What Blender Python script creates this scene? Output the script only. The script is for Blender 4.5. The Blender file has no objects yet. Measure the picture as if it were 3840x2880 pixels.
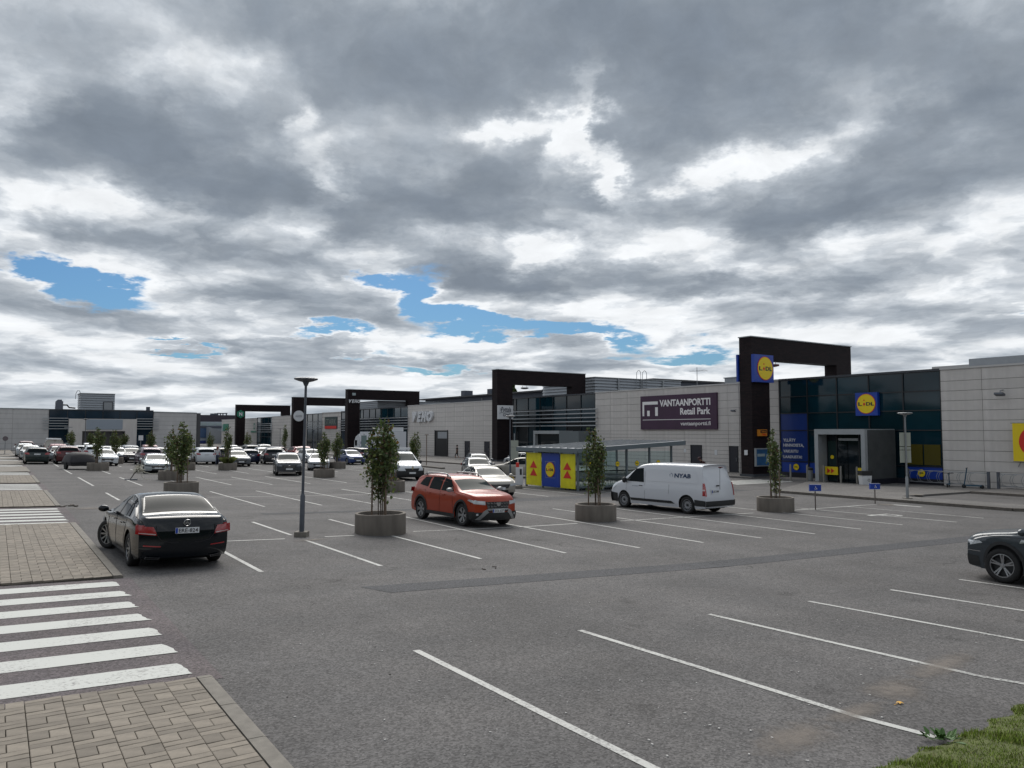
import bpy, bmesh, math, random
from math import radians, sin, cos, pi, sqrt, atan2, exp, hypot
from mathutils import Vector, Matrix

R = random.Random(7)
SC = bpy.context.scene
COL = SC.collection

# ---------------------------------------------------------------- camera
YAW, PITCH, EYE = radians(33.86), radians(3.53), 2.7
cam_d = bpy.data.cameras.new("camera"); cam = bpy.data.objects.new("camera", cam_d); COL.objects.link(cam)
cam.location = (0, 0, EYE); cam.rotation_euler = (pi/2 + PITCH, 0, -YAW)
cam_d.sensor_width = 36; cam_d.lens = 2885/3840*36; cam_d.clip_start = 0.1; cam_d.clip_end = 6000
SC.camera = cam
SC.render.resolution_x, SC.render.resolution_y = 1024, 768

# ---------------------------------------------------------------- sun, sky, exposure
SUN_AZ, SUN_EL = radians(24), radians(46)      # azimuth measured from +Y towards +X
sd = bpy.data.lights.new("sun", 'SUN'); sun = bpy.data.objects.new("sun", sd); COL.objects.link(sun)
sd.energy = 1.5; sd.angle = radians(46); sd.color = (1.0, 0.96, 0.9)
sun.rotation_euler = (pi/2 - SUN_EL, 0, pi - SUN_AZ)
SC.view_settings.view_transform = 'Standard'; SC.view_settings.look = 'None'
SC.view_settings.exposure = 1.0; SC.view_settings.gamma = 1.0; SC.view_settings.use_curve_mapping = False
try: SC.cycles.max_bounces = 5; SC.cycles.diffuse_bounces = 3; SC.cycles.glossy_bounces = 3; SC.cycles.transparent_max_bounces = 8
except Exception: pass

world = bpy.data.worlds.new("World"); SC.world = world; world.use_nodes = True
world.cycles.sampling_method = 'MANUAL'; world.cycles.sample_map_resolution = 256
def build_sky():
    nt = world.node_tree; N, Lk = nt.nodes, nt.links; N.clear()
    def nd(t, **k):
        n = N.new(t)
        for a, b in k.items(): setattr(n, a, b)
        return n
    def M(op, a, b=None, c=None, clamp=False):
        n = nd('ShaderNodeMath', operation=op); n.use_clamp = clamp
        for i, v in enumerate((a, b, c)):
            if v is None: continue
            if isinstance(v, (int, float)): n.inputs[i].default_value = v
            else: Lk.new(v, n.inputs[i])
        return n.outputs[0]
    def VM(op, a, b=None, out=0):
        n = nd('ShaderNodeVectorMath', operation=op)
        for i, v in enumerate((a, b)):
            if v is None: continue
            if isinstance(v, tuple): n.inputs[i].default_value = v
            else: Lk.new(v, n.inputs[i])
        return n.outputs[out]
    def SS(x, lo, hi):
        n = nd('ShaderNodeMapRange'); n.interpolation_type = 'SMOOTHSTEP'
        Lk.new(x, n.inputs[0]); n.inputs[1].default_value = lo; n.inputs[2].default_value = hi
        return n.outputs[0]
    tc = nd('ShaderNodeTexCoord'); D = tc.outputs['Generated']
    sp = nd('ShaderNodeSeparateXYZ'); Lk.new(D, sp.inputs[0]); x, y, z = sp.outputs
    az = M('MULTIPLY', M('ARCTAN2', x, y), 180/pi); el = M('MULTIPLY', M('ARCSINE', z), 180/pi)
    cx = nd('ShaderNodeCombineXYZ'); Lk.new(az, cx.inputs[0]); Lk.new(el, cx.inputs[1]); AE = cx.outputs[0]
    k = M('DIVIDE', 1.0, M('ADD', M('MAXIMUM', z, 0.0), 0.19))
    cp = nd('ShaderNodeCombineXYZ'); Lk.new(M('MULTIPLY', x, k), cp.inputs[0]); Lk.new(M('MULTIPLY', y, k), cp.inputs[1])
    P = cp.outputs[0]
    def noise(vec, sc, det, rough=.55, dist=0.0, off=(0, 0, 0)):
        n = nd('ShaderNodeTexNoise'); n.noise_dimensions = '2D'; n.inputs['Scale'].default_value = sc; n.inputs['Detail'].default_value = det
        n.inputs['Roughness'].default_value = rough; n.inputs['Distortion'].default_value = dist
        Lk.new(VM('ADD', vec, off), n.inputs['Vector']); return n
    # low clouds are seen from the side: their space runs along azimuth and the logarithm of elevation
    lg = M('LOGARITHM', M('ADD', M('MAXIMUM', el, 0.0), 5.5), 2.718282)
    cq = nd('ShaderNodeCombineXYZ'); Lk.new(M('MULTIPLY', az, .052), cq.inputs[0]); Lk.new(M('MULTIPLY', lg, 2.5), cq.inputs[1]); Q = cq.outputs[0]
    wob = noise(Q, 1.7, 6, .62, 0, (3.1, 7.7, 0))
    wv = VM('SUBTRACT', wob.outputs['Color'], (.5, .5, .5))
    AEw = VM('ADD', AE, VM('MULTIPLY', wv, (13, 5.5, 0)))
    PW = VM('ADD', P, VM('MULTIPLY', wv, (.45, .45, 0)))
    QW = VM('ADD', Q, VM('MULTIPLY', wv, (.35, .22, 0)))
    n1 = noise(PW, 1.25, 9, .56, .0, (11.3, 2.4, 0)).outputs[0]
    n2 = noise(QW, 2.0, 8, .56, .0, (1.3, 5.4, 0)).outputs[0]
    n2b = noise(QW, 2.0, 5, .56, .0, (1.3, 5.64, 0)).outputs[0]       # the same clouds a little higher up
    n3 = noise(Q, 5.0, 6, .62, .3, (8.3, 1.4, 0)).outputs[0]
    high = SS(el, 9, 26)
    def blob(px, py, rx, ry, amp, acc, ang=0):
        # px,py: where the cloud or gap stands, as azimuth and elevation in degrees
        v = VM('SUBTRACT', AEw, (px, py, 0))
        if ang:
            m = nd('ShaderNodeVectorRotate', rotation_type='Z_AXIS'); Lk.new(v, m.inputs[0]); m.inputs['Angle'].default_value = -radians(ang); v = m.outputs[0]
        v = VM('MULTIPLY', v, (1/rx, 1/ry, 0))
        l = VM('DOT_PRODUCT', v, v, 1)
        return M('MULTIPLY_ADD', M('EXPONENT', M('MULTIPLY', l, -1.0)), amp, acc)
    dens = M('MULTIPLY', M('MULTIPLY', M('SUBTRACT', n1, .5), 1.15), M('MULTIPLY_ADD', high, .75, .25))
    dens = M('ADD', dens, M('MULTIPLY', M('SUBTRACT', n2, .5), M('MULTIPLY_ADD', high, -.75, 1.30)))
    dens = M('ADD', dens, M('MULTIPLY_ADD', high, .22, .20))
    hole = M('ADD', M('MULTIPLY', M('SUBTRACT', .5, n2), .95), M('MULTIPLY', M('SUBTRACT', .5, n3), .42))
    for b in CLOUDS:
        if b[4] < -.78 or b[6:] : hole = blob(*b[:4], -b[4]*1.2, hole, *(b[5:6]))
        else: dens = blob(*b[:5], dens, *(b[5:6]))
    # rows: bright tops over grey undersides
    lit = M('MULTIPLY', M('SUBTRACT', n2b, n2), M('MULTIPLY_ADD', high, -1.9, 3.3))
    dens = M('ADD', dens, lit)
    dens = M('SUBTRACT', dens, M('MULTIPLY', SS(hole, .0, .4), .30))
    mask = M('SUBTRACT', 1.0, SS(hole, .24, .84))
    ramp = nd('ShaderNodeValToRGB'); Lk.new(M('MULTIPLY', M('MAXIMUM', M('ADD', dens, .20), .0), .55), ramp.inputs[0])
    cr = ramp.color_ramp; cr.interpolation = 'B_SPLINE'
    pts = [(0.0, (.78, .80, .82)), (.09, (.68, .71, .74)), (.20, (.52, .556, .597)), (.37, (.365, .403, .448)), (.60, (.240, .276, .320)), (1.0, (.170, .202, .246))]
    cr.elements[0].position, cr.elements[0].color = pts[0][0], (*pts[0][1], 1)
    cr.elements[1].position, cr.elements[1].color = pts[-1][0], (*pts[-1][1], 1)
    for p, c in pts[1:-1]: e = cr.elements.new(p); e.color = (*c, 1)
    tex = M('MULTIPLY_ADD', M('SUBTRACT', n3, .5), .34, .99)
    cl = nd('ShaderNodeMix', data_type='RGBA', blend_type='MULTIPLY'); cl.inputs[0].default_value = 1
    Lk.new(ramp.outputs[0], cl.inputs[6]); cc = nd('ShaderNodeCombineXYZ')
    for i in range(3): Lk.new(tex, cc.inputs[i])
    Lk.new(cc.outputs[0], cl.inputs[7])
    sky = nd('ShaderNodeTexSky'); sky.sky_type = 'NISHITA'; sky.sun_disc = False
    sky.sun_elevation = SUN_EL; sky.sun_rotation = SUN_AZ; sky.dust_density = 1.0; sky.ozone_density = 1.4
    skyc = nd('ShaderNodeMix', data_type='RGBA', blend_type='MULTIPLY'); skyc.inputs[0].default_value = 1
    Lk.new(sky.outputs[0], skyc.inputs[6]); skyc.inputs[7].default_value = SKYTINT
    bg1 = nd('ShaderNodeBackground'); Lk.new(skyc.outputs[2], bg1.inputs[0]); bg1.inputs[1].default_value = .05
    bg2 = nd('ShaderNodeBackground'); Lk.new(cl.outputs[2], bg2.inputs[0]); bg2.inputs[1].default_value = CLOUD_STRENGTH
    mx = nd('ShaderNodeMixShader'); Lk.new(mask, mx.inputs[0]); Lk.new(bg1.outputs[0], mx.inputs[1]); Lk.new(bg2.outputs[0], mx.inputs[2])
    out = nd('ShaderNodeOutputWorld'); Lk.new(mx.outputs[0], out.inputs[0])
CLOUD_STRENGTH = .60
SKYTINT = (.29, .50, .70, 1)
# clouds and gaps: azimuth, elevation, half widths (degrees), thickness, tilt
CLOUDS = [(12.6, 15.9, 8.1, 3.9, 0.85, -25), (5.5, 19.1, 4.1, 1.9, 0.5, 0), (8.4, 18.4, 5.6, 2.7, 0.45, -20), (0.4, 17.1, 3.4, 1.6, 0.4, 0), (24.0, 15.2, 7.8, 2.2, 0.5, -15), (27.7, 17.9, 6.8, 3.3, 0.75, 0), (36.5, 18.0, 6.0, 2.8, 0.75, -10), (23.1, 26.2, 11.8, 3.6, 0.7, -10), (35.4, 28.4, 13.5, 2.9, 0.7, 0), (47.5, 23.7, 8.8, 4.4, 0.8, 0), (50.9, 26.5, 13.1, 3.5, 0.6, 0), (62.9, 25.3, 9.4, 2.4, 0.35, 0), (59.9, 18.4, 9.1, 2.0, 0.6, 20), (65.4, 20.2, 5.3, 2.8, 0.55, 20), (61.2, 15.2, 9.5, 2.0, 0.65, 8), (51.9, 14.4, 4.0, 2.0, 0.6, 0), (31.6, 11.7, 5.2, 1.2, 1.0, -3), (36.4, 11.0, 2.4, 0.9, 0.6, 0), (49.3, 10.2, 5.6, 0.9, 0.95, 0), (55.2, 9.7, 3.1, 0.9, 0.5, 0), (46.1, 16.0, 3.5, 1.5, 0.35, 0), (5.0, 8.8, 2.8, 0.6, 0.25, 0), (13.1, 9.4, 4.2, 0.6, 0.45, 0), (2.8, 13.3, 4.7, 1.0, 0.35, 0), (65.0, 8.6, 3.5, 0.9, 0.4, 0), (31.9, 15.4, 6.4, 1.5, 0.35, 0), (42.3, 12.6, 4.7, 1.0, 0.3, 0), (15.6, 6.1, 3.2, 0.4, 0.35, 0), (7.8, 7.5, 1.9, 0.4, 0.2, 0), (1.5, 7.0, 2.6, 0.5, 0.2, 0), (26.8, 6.4, 3.5, 0.3, 0.25, 0), (17.4, 21.2, 1.5, 1.2, -0.65, -60), (19.9, 19.1, 1.7, 1.6, -0.52, -60), (19.3, 16.2, 1.1, 1.4, -0.72, 0), (38.6, 22.7, 1.0, 3.5, -0.72, 0), (40.1, 20.8, 4.8, 0.9, -0.78, -38), (34.4, 22.4, 5.3, 0.6, -0.65, 3), (43.1, 17.8, 0.9, 1.8, -0.65, 20), (31.9, 22.3, 3.6, 0.8, -0.45, 0), (51.4, 18.8, 5.5, 0.8, -0.72, 15), (47.1, 17.9, 1.5, 0.8, -0.52, 0), (1.0, 20.0, 3.2, 1.8, -0.45, 0), (8.2, 23.8, 5.0, 1.6, -0.39, -10), (12.4, 25.6, 4.2, 1.3, -0.33, 0), (1.3, 14.2, 1.7, 0.6, -0.45, 0), (6.0, 14.6, 3.5, 0.9, -0.39, 0), (10.5, 14.5, 2.4, 1.4, -0.2, -30), (46.7, 13.7, 7.6, 0.8, -0.4, 0), (56.8, 13.0, 7.5, 1.1, -0.35, 0), (34.4, 13.2, 10.4, 0.6, -0.35, 0), (40.6, 10.0, 3.5, 1.6, -0.3, 0), (56.7, 7.4, 10.2, 1.5, -0.2, 0), (21.6, 13.8, 5.8, 1.1, -0.25, 0), (11.2, 12.4, 8.6, 0.8, -0.3, 0), (40.6, 6.4, 2.4, 0.8, -0.3, 0), (4.8, 9.8, 4.6, 0.8, -1.2, -6), (1.4, 10.5, 2.0, 0.6, -1.0, -5), (24.3, 11.4, 1.9, 0.7, -1.2, 0), (26.6, 10.0, 1.7, 1.8, -1.25, 0), (29.5, 8.5, 4.0, 0.8, -1.15, -8), (34.7, 7.8, 6.0, 0.6, -1.0, -6), (39.5, 6.9, 3.6, 0.5, -0.8, -4), (46.3, 5.6, 3.4, 0.5, -0.9, 0), (20.1, 6.7, 2.1, 0.4, -0.9, 0), (8.4, 6.7, 2.0, 0.2, -0.79, 0), (10.7, 5.9, 2.0, 0.2, -0.79, 0), (67.3, 8.4, 1.1, 0.6, -0.9, 25), (27.5, 5.4, 4.3, 0.3, -0.8, 0), (22.7, 6.5, 7.7, 0.3, -0.4, 0), (22.0, 9.5, 3.4, 1.2, 0.25, 0), (12.2, 7.7, 9.7, 0.5, 0.1, 0), (31.9, 6.3, 8.0, 0.5, 0.45, 0), (43.9, 4.5, 6.2, 0.5, 0.35, 0), (23.4, 4.8, 6.2, 0.4, 0.2, 0), (3.0, 8.2, 4.1, 0.6, 0.25, 0), (30.2, 10.0, 1.6, 0.4, 0.3, 0), (37.1, 9.5, 2.4, 0.5, 0.2, 0)]
build_sky()

# ---------------------------------------------------------------- helpers
def gz(x):
    """height of the asphalt: 3 % fall to x = 14, gentler beyond, level from x = 46"""
    return -0.03*min(max(x, 0), 14) - 0.011*min(max(x-14, 0), 32)
class MB:
    def __init__(s): s.v = []; s.f = []; s.m = []
    def add(s, vs, fs, m=0):
        o = len(s.v); s.v += [tuple(p) for p in vs]; s.f += [tuple(i+o for i in f) for f in fs]; s.m += [m]*len(fs); return s
    def box(s, x0, x1, y0, y1, z0, z1, m=0):
        return s.add([(x0,y0,z0),(x1,y0,z0),(x1,y1,z0),(x0,y1,z0),(x0,y0,z1),(x1,y0,z1),(x1,y1,z1),(x0,y1,z1)],
                     [(0,3,2,1),(4,5,6,7),(0,1,5,4),(1,2,6,5),(2,3,7,6),(3,0,4,7)], m)
    def obox(s, c, size, rot=None, m=0):
        hx, hy, hz = size[0]/2, size[1]/2, size[2]/2
        P = [Vector((a*hx, b*hy, d*hz)) for d in (-1,1) for a, b in ((-1,-1),(1,-1),(1,1),(-1,1))]
        if rot is not None: P = [rot @ p for p in P]
        P = [p + Vector(c) for p in P]
        return s.add(P, [(0,3,2,1),(4,5,6,7),(0,1,5,4),(1,2,6,5),(2,3,7,6),(3,0,4,7)], m)
    def bar(s, a, b, w, h=None, m=0):
        a, b = Vector(a), Vector(b); d = (b-a); L = d.length
        if L < 1e-6: return s
        q = d.to_track_quat('X', 'Z').to_matrix(); return s.obox((a+b)/2, (L, w, h or w), q, m)
    def tube(s, pts, r, n=8, m=0, cap=True):
        pts = [Vector(p) for p in pts]; rr = r if isinstance(r, (list, tuple)) else [r]*len(pts); o = len(s.v); up = None
        for i, p in enumerate(pts):
            d = (pts[min(i+1, len(pts)-1)] - pts[max(i-1, 0)]).normalized()
            if up is None: up = Vector((0,0,1)) if abs(d.z) < .9 else Vector((1,0,0))
            a = d.cross(up).normalized(); b = a.cross(d).normalized(); up = b
            for k in range(n):
                t = 2*pi*k/n; s.v.append(tuple(p + (a*cos(t) + b*sin(t))*rr[i]))
        for i in range(len(pts)-1):
            for k in range(n):
                s.f.append((o+i*n+k, o+i*n+(k+1)%n, o+(i+1)*n+(k+1)%n, o+(i+1)*n+k)); s.m.append(m)
        if cap:
            s.f.append(tuple(o+k for k in range(n))[::-1]); s.m.append(m)
            s.f.append(tuple(o+(len(pts)-1)*n+k for k in range(n))); s.m.append(m)
        return s
    def lathe(s, prof, n=24, c=(0,0,0), axis='Z', m=0, close=False):
        o = len(s.v)
        for r, h in prof:
            for k in range(n):
                t = 2*pi*k/n
                if axis == 'Z': p = (c[0]+r*cos(t), c[1]+r*sin(t), c[2]+h)
                elif axis == 'Y': p = (c[0]+r*cos(t), c[1]+h, c[2]+r*sin(t))
                else: p = (c[0]+h, c[1]+r*cos(t), c[2]+r*sin(t))
                s.v.append(p)
        q = len(prof)
        for i in range(q if close else q-1):
            for k in range(n):
                a, b = i*n, ((i+1) % q)*n; s.f.append((o+a+k, o+a+(k+1)%n, o+b+(k+1)%n, o+b+k)); s.m.append(m)
        return s
    def poly(s, pts, m=0): return s.add(pts, [tuple(range(len(pts)))], m)
    def prism(s, pts, d, m=0):
        n = len(pts); d = Vector(d); P = [Vector(p) for p in pts]
        return s.add(P + [p+d for p in P], [tuple(range(n))[::-1], tuple(range(n, 2*n))] + [(i, (i+1)%n, n+(i+1)%n, n+i) for i in range(n)], m)
    def mesh(s, name, mats, smooth=None):
        me = bpy.data.meshes.new(name); me.from_pydata(s.v, [], s.f)
        for mt in (mats if isinstance(mats, (list, tuple)) else [mats]): me.materials.append(mt)
        if any(s.m): me.polygons.foreach_set('material_index', s.m)
        me.validate(); me.update()
        bm = bmesh.new(); bm.from_mesh(me); bmesh.ops.recalc_face_normals(bm, faces=bm.faces)
        if smooth:
            for f in bm.faces: f.smooth = True
            for e in bm.edges:
                if len(e.link_faces) == 2 and e.calc_face_angle(0) > smooth: e.smooth = False
        bm.to_mesh(me); bm.free(); return me
    def build(s, name, mats, parent=None, loc=None, smooth=None, **k):
        return link(name, s.mesh(name, mats, smooth), parent, loc, **k)
def tag(o, label=None, cat=None, group=None, kind=None):
    if label: o['label'] = label
    if cat: o['category'] = cat
    if group: o['group'] = group
    if kind: o['kind'] = kind
    return o
def link(name, me, parent=None, loc=None, rot=None, **k):
    o = bpy.data.objects.new(name, me); COL.objects.link(o)
    if parent is not None: o.parent = parent
    if loc is not None: o.location = loc
    if rot is not None: o.rotation_euler = rot
    return tag(o, **k) if k else o
def empty(name, loc=(0,0,0), rz=0, label=None, cat=None, group=None):
    o = bpy.data.objects.new(name, None); COL.objects.link(o); o.location = loc; o.rotation_euler = (0,0,rz); o.empty_display_size = .1
    return tag(o, label, cat, group)
def copy_tree(o, parent=None):
    c = o.copy(); COL.objects.link(c); c.parent = parent
    for ch in list(o.children): copy_tree(ch, c)
    return c
def text_mesh(txt, size, bold=0.0, ext=.004, align='LEFT', shear=0.0, space=1.0, wscale=1.0):
    cu = bpy.data.curves.new('lettering', 'FONT'); cu.body = txt; cu.size = size; cu.extrude = ext; cu.offset = bold
    cu.align_x = align; cu.shear = shear; cu.space_character = space; cu.resolution_u = 2
    o = bpy.data.objects.new('lettering', cu); COL.objects.link(o)
    bpy.context.view_layer.update(); dg = bpy.context.evaluated_depsgraph_get()
    me = bpy.data.meshes.new_from_object(o.evaluated_get(dg)); bpy.data.objects.remove(o)
    if wscale != 1: me.transform(Matrix.Diagonal((wscale, 1, 1, 1)))
    return me
# text planes: FACE_X: read by someone looking towards +X ; FACE_Y: read by someone looking towards +Y
ROT_LOOK_X = Matrix(((0,0,-1,0),(-1,0,0,0),(0,1,0,0),(0,0,0,1)))
ROT_LOOK_Y = Matrix(((1,0,0,0),(0,0,-1,0),(0,1,0,0),(0,0,0,1)))
def letter(txt, size, mat, parent, loc, look='X', name='lettering', **k):
    me = text_mesh(txt, size, **k); me.transform(ROT_LOOK_X if look == 'X' else ROT_LOOK_Y); me.materials.clear(); me.materials.append(mat)
    return link(name, me, parent, loc)

# ---------------------------------------------------------------- materials
def mat(name, col, rough=.6, metal=0, spec=.5, emit=None, coat=0, noise=None, bump=None, alpha=None):
    """noise = (scale, strength, detail, [vector stretch]) varies the colour; bump = (scale, strength)"""
    m = bpy.data.materials.new(name); m.use_nodes = True; nt = m.node_tree; b = nt.nodes['Principled BSDF']
    b.inputs['Base Color'].default_value = (*col, 1); b.inputs['Roughness'].default_value = rough; b.inputs['Metallic'].default_value = metal
    b.inputs['Specular IOR Level'].default_value = spec; b.inputs['Coat Weight'].default_value = coat; b.inputs['Coat Roughness'].default_value = .04
    if alpha is not None: b.inputs['Alpha'].default_value = alpha
    if noise or bump:
        tc = nt.nodes.new('ShaderNodeTexCoord'); src = tc.outputs['Object']
    if noise:
        st = noise[3] if len(noise) > 3 else (1,1,1)
        mp = nt.nodes.new('ShaderNodeMapping'); mp.inputs['Scale'].default_value = st; nt.links.new(src, mp.inputs[0])
        n = nt.nodes.new('ShaderNodeTexNoise'); n.inputs['Scale'].default_value = noise[0]; n.inputs['Detail'].default_value = noise[2]; nt.links.new(mp.outputs[0], n.inputs['Vector'])
        r = nt.nodes.new('ShaderNodeMapRange'); r.inputs[1].default_value = .25; r.inputs[2].default_value = .75; r.inputs[3].default_value = 1-noise[1]; r.inputs[4].default_value = 1+noise[1]
        nt.links.new(n.outputs[0], r.inputs[0])
        v = nt.nodes.new('ShaderNodeVectorMath'); v.operation = 'SCALE'; v.inputs[0].default_value = col; nt.links.new(r.outputs[0], v.inputs['Scale'])
        nt.links.new(v.outputs[0], b.inputs['Base Color'])
    if bump:
        n2 = nt.nodes.new('ShaderNodeTexNoise'); n2.inputs['Scale'].default_value = bump[0]; n2.inputs['Detail'].default_value = 4; nt.links.new(src, n2.inputs['Vector'])
        bp = nt.nodes.new('ShaderNodeBump'); bp.inputs['Strength'].default_value = bump[1]; bp.inputs['Distance'].default_value = .02
        nt.links.new(n2.outputs[0], bp.inputs['Height']); nt.links.new(bp.outputs[0], b.inputs['Normal'])
    return m
def asphalt(name, c1, c2, stain=.16):
    m = mat(name, c1, .88, spec=.3); nt = m.node_tree; b = nt.nodes['Principled BSDF']; L = nt.links
    tc = nt.nodes.new('ShaderNodeTexCoord')
    def nz(s, d, st=(1,1,1), r=.6):
        mp = nt.nodes.new('ShaderNodeMapping'); mp.inputs['Scale'].default_value = st; L.new(tc.outputs['Object'], mp.inputs[0])
        n = nt.nodes.new('ShaderNodeTexNoise'); n.inputs['Scale'].default_value = s; n.inputs['Detail'].default_value = d; n.inputs['Roughness'].default_value = r
        L.new(mp.outputs[0], n.inputs['Vector']); return n.outputs[0]
    vo = nt.nodes.new('ShaderNodeTexVoronoi'); vo.inputs['Scale'].default_value = 48; L.new(tc.outputs['Object'], vo.inputs['Vector'])
    sep = nt.nodes.new('ShaderNodeSeparateColor'); L.new(vo.outputs['Color'], sep.inputs[0])
    def MR(x, a, b_, c, d):
        r = nt.nodes.new('ShaderNodeMapRange'); L.new(x, r.inputs[0])
        for i, v in enumerate((a, b_, c, d)): r.inputs[i+1].default_value = v
        return r.outputs[0]
    def MU(a, c, op='MULTIPLY'):
        n = nt.nodes.new('ShaderNodeMath'); n.operation = op; L.new(a, n.inputs[0])
        if isinstance(c, float): n.inputs[1].default_value = c
        else: L.new(c, n.inputs[1])
        return n.outputs[0]
    k = MU(MR(sep.outputs[0], 0, 1, .58, 1.42), MR(nz(180, 2), .3, .7, .8, 1.2))
    k = MU(k, MR(nz(9, 5, (1,1,1), .7), .3, .7, .90, 1.10))
    k = MU(k, MR(nz(.35, 6), .3, .7, 1-stain, 1+stain))
    k = MU(k, MR(nz(.16, 4, (.25, 3.0, 1)), .35, .65, .93, 1.07))
    # hairline cracks, oil drips, wheel-worn lanes
    wn = nt.nodes.new('ShaderNodeTexNoise'); wn.inputs['Scale'].default_value = 1.3; wn.inputs['Detail'].default_value = 5; L.new(tc.outputs['Object'], wn.inputs['Vector'])
    wa = nt.nodes.new('ShaderNodeVectorMath'); wa.operation = 'ADD'; L.new(tc.outputs['Object'], wa.inputs[0]); L.new(wn.outputs['Color'], wa.inputs[1])
    cv_ = nt.nodes.new('ShaderNodeTexVoronoi'); cv_.feature = 'DISTANCE_TO_EDGE'; cv_.inputs['Scale'].default_value = .17; L.new(wa.outputs[0], cv_.inputs['Vector'])
    ck = MU(MR(cv_.outputs[0], .0, .0035, .45, 0), MR(nz(.25, 3), .50, .58, 0, 1)); ck2 = nt.nodes.new('ShaderNodeMath'); ck2.operation = 'SUBTRACT'; ck2.inputs[0].default_value = 1; L.new(ck, ck2.inputs[1]); k = MU(k, ck2.outputs[0])
    ov = nt.nodes.new('ShaderNodeTexVoronoi'); ov.inputs['Scale'].default_value = .55; L.new(tc.outputs['Object'], ov.inputs['Vector'])
    od = nt.nodes.new('ShaderNodeMath'); od.operation = 'MULTIPLY_ADD'; L.new(nz(6, 4), od.inputs[0]); od.inputs[1].default_value = .16; L.new(ov.outputs['Distance'], od.inputs[2])
    k = MU(k, MR(od.outputs[0], .12, .22, .70, 1))
    k = MU(k, MR(nz(.5, 4, (1, .12, 1)), .35, .65, .94, 1.06))
    gl = MR(sep.outputs[1], .972, .985, 0, .30)      # a few pale chips
    k = MU(k, gl, 'ADD')
    mx = nt.nodes.new('ShaderNodeMix'); mx.data_type = 'RGBA'; mx.inputs[6].default_value = (*c1, 1); mx.inputs[7].default_value = (*c2, 1)
    L.new(MR(nz(.8, 3), .35, .65, 0, 1), mx.inputs[0])
    v = nt.nodes.new('ShaderNodeVectorMath'); v.operation = 'SCALE'; L.new(mx.outputs[2], v.inputs[0]); L.new(k, v.inputs['Scale']); L.new(v.outputs[0], b.inputs['Base Color'])
    bp = nt.nodes.new('ShaderNodeBump'); bp.inputs['Strength'].default_value = .35; bp.inputs['Distance'].default_value = .012
    L.new(sep.outputs[2], bp.inputs['Height']); L.new(bp.outputs[0], b.inputs['Normal'])
    return m
M_ASPH = asphalt('asphalt', (.108,.1025,.101), (.097,.0935,.0935), .2)
M_ASPH2 = asphalt('asphalt_repaved', (.070,.070,.075), (.064,.065,.070), .06)
M_ASPH3 = asphalt('asphalt_crossing', (.118,.100,.102), (.096,.084,.09), .2)
M_PALE = asphalt('asphalt_walkway', (.148,.140,.134), (.132,.126,.122))
def paint_line(name, c, wear):
    m = mat(name, c, .7); nt = m.node_tree; b = nt.nodes['Principled BSDF']; L = nt.links
    tc = nt.nodes.new('ShaderNodeTexCoord'); n = nt.nodes.new('ShaderNodeTexNoise'); n.inputs['Scale'].default_value = 22; n.inputs['Detail'].default_value = 6; n.inputs['Roughness'].default_value = .7
    n3 = nt.nodes.new('ShaderNodeTexNoise'); n3.inputs['Scale'].default_value = 1.1; n3.inputs['Detail'].default_value = 3
    L.new(tc.outputs['Object'], n.inputs['Vector']); L.new(tc.outputs['Object'], n3.inputs['Vector'])
    a = nt.nodes.new('ShaderNodeMath'); a.operation = 'MULTIPLY_ADD'; L.new(n3.outputs[0], a.inputs[0]); a.inputs[1].default_value = .5; L.new(n.outputs[0], a.inputs[2])
    r = nt.nodes.new('ShaderNodeMapRange'); L.new(a.outputs[0], r.inputs[0]); r.inputs[1].default_value = .45+wear; r.inputs[2].default_value = .62+wear
    mx = nt.nodes.new('ShaderNodeMix'); mx.data_type = 'RGBA'; mx.inputs[7].default_value = (*c, 1); mx.inputs[6].default_value = (.2,.195,.19,1); L.new(r.outputs[0], mx.inputs[0]); L.new(mx.outputs[2], b.inputs['Base Color'])
    return m
M_LINE = paint_line('line_paint', (.48,.48,.46), .15)
M_ZEBRA = paint_line('zebra_paint', (.50,.51,.485), .08)
M_PAVER = mat('paving_stone', (.205,.178,.146), .85, noise=(9, .2, 7), bump=(90, .08))
def island_tint(m, amt):
    nt = m.node_tree; b = nt.nodes['Principled BSDF']; lk = b.inputs['Base Color'].links[0].from_socket
    g = nt.nodes.new('ShaderNodeObjectInfo'); ge = nt.nodes.new('ShaderNodeNewGeometry')
    s = nt.nodes.new('ShaderNodeMath'); s.operation = 'ADD'; nt.links.new(g.outputs['Random'], s.inputs[0]); nt.links.new(ge.outputs['Random Per Island'], s.inputs[1])
    f = nt.nodes.new('ShaderNodeMath'); f.operation = 'FRACT'; nt.links.new(s.outputs[0], f.inputs[0])
    r = nt.nodes.new('ShaderNodeMapRange'); r.inputs[3].default_value = 1-amt; r.inputs[4].default_value = 1+amt; nt.links.new(f.outputs[0], r.inputs[0])
    v = nt.nodes.new('ShaderNodeVectorMath'); v.operation = 'SCALE'; nt.links.new(lk, v.inputs[0]); nt.links.new(r.outputs[0], v.inputs['Scale']); nt.links.new(v.outputs[0], b.inputs['Base Color'])
island_tint(M_PAVER, .2)
M_JOINT = mat('joint_sand', (.075,.068,.056), .95, noise=(30,.3,4))
M_KERB = mat('kerb_concrete', (.185,.170,.148), .85, noise=(8,.2,6), bump=(120,.3))
M_KERB2 = mat('kerb_dirty', (.13,.115,.10), .9, noise=(6,.25,6))
def panel_mat(name, col, amt):
    m = mat(name, col, .8, noise=(2.2, amt, 7, (1, 1, .28)), bump=(60,.1)); island_tint(m, .035); return m
M_PANEL = panel_mat('facade_panel', (.56,.53,.505), .10)
M_PANEL_FAR = panel_mat('facade_panel_far', (.50,.49,.485), .08)
M_PJOINT = mat('panel_joint', (.20,.19,.18), .9)
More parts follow.
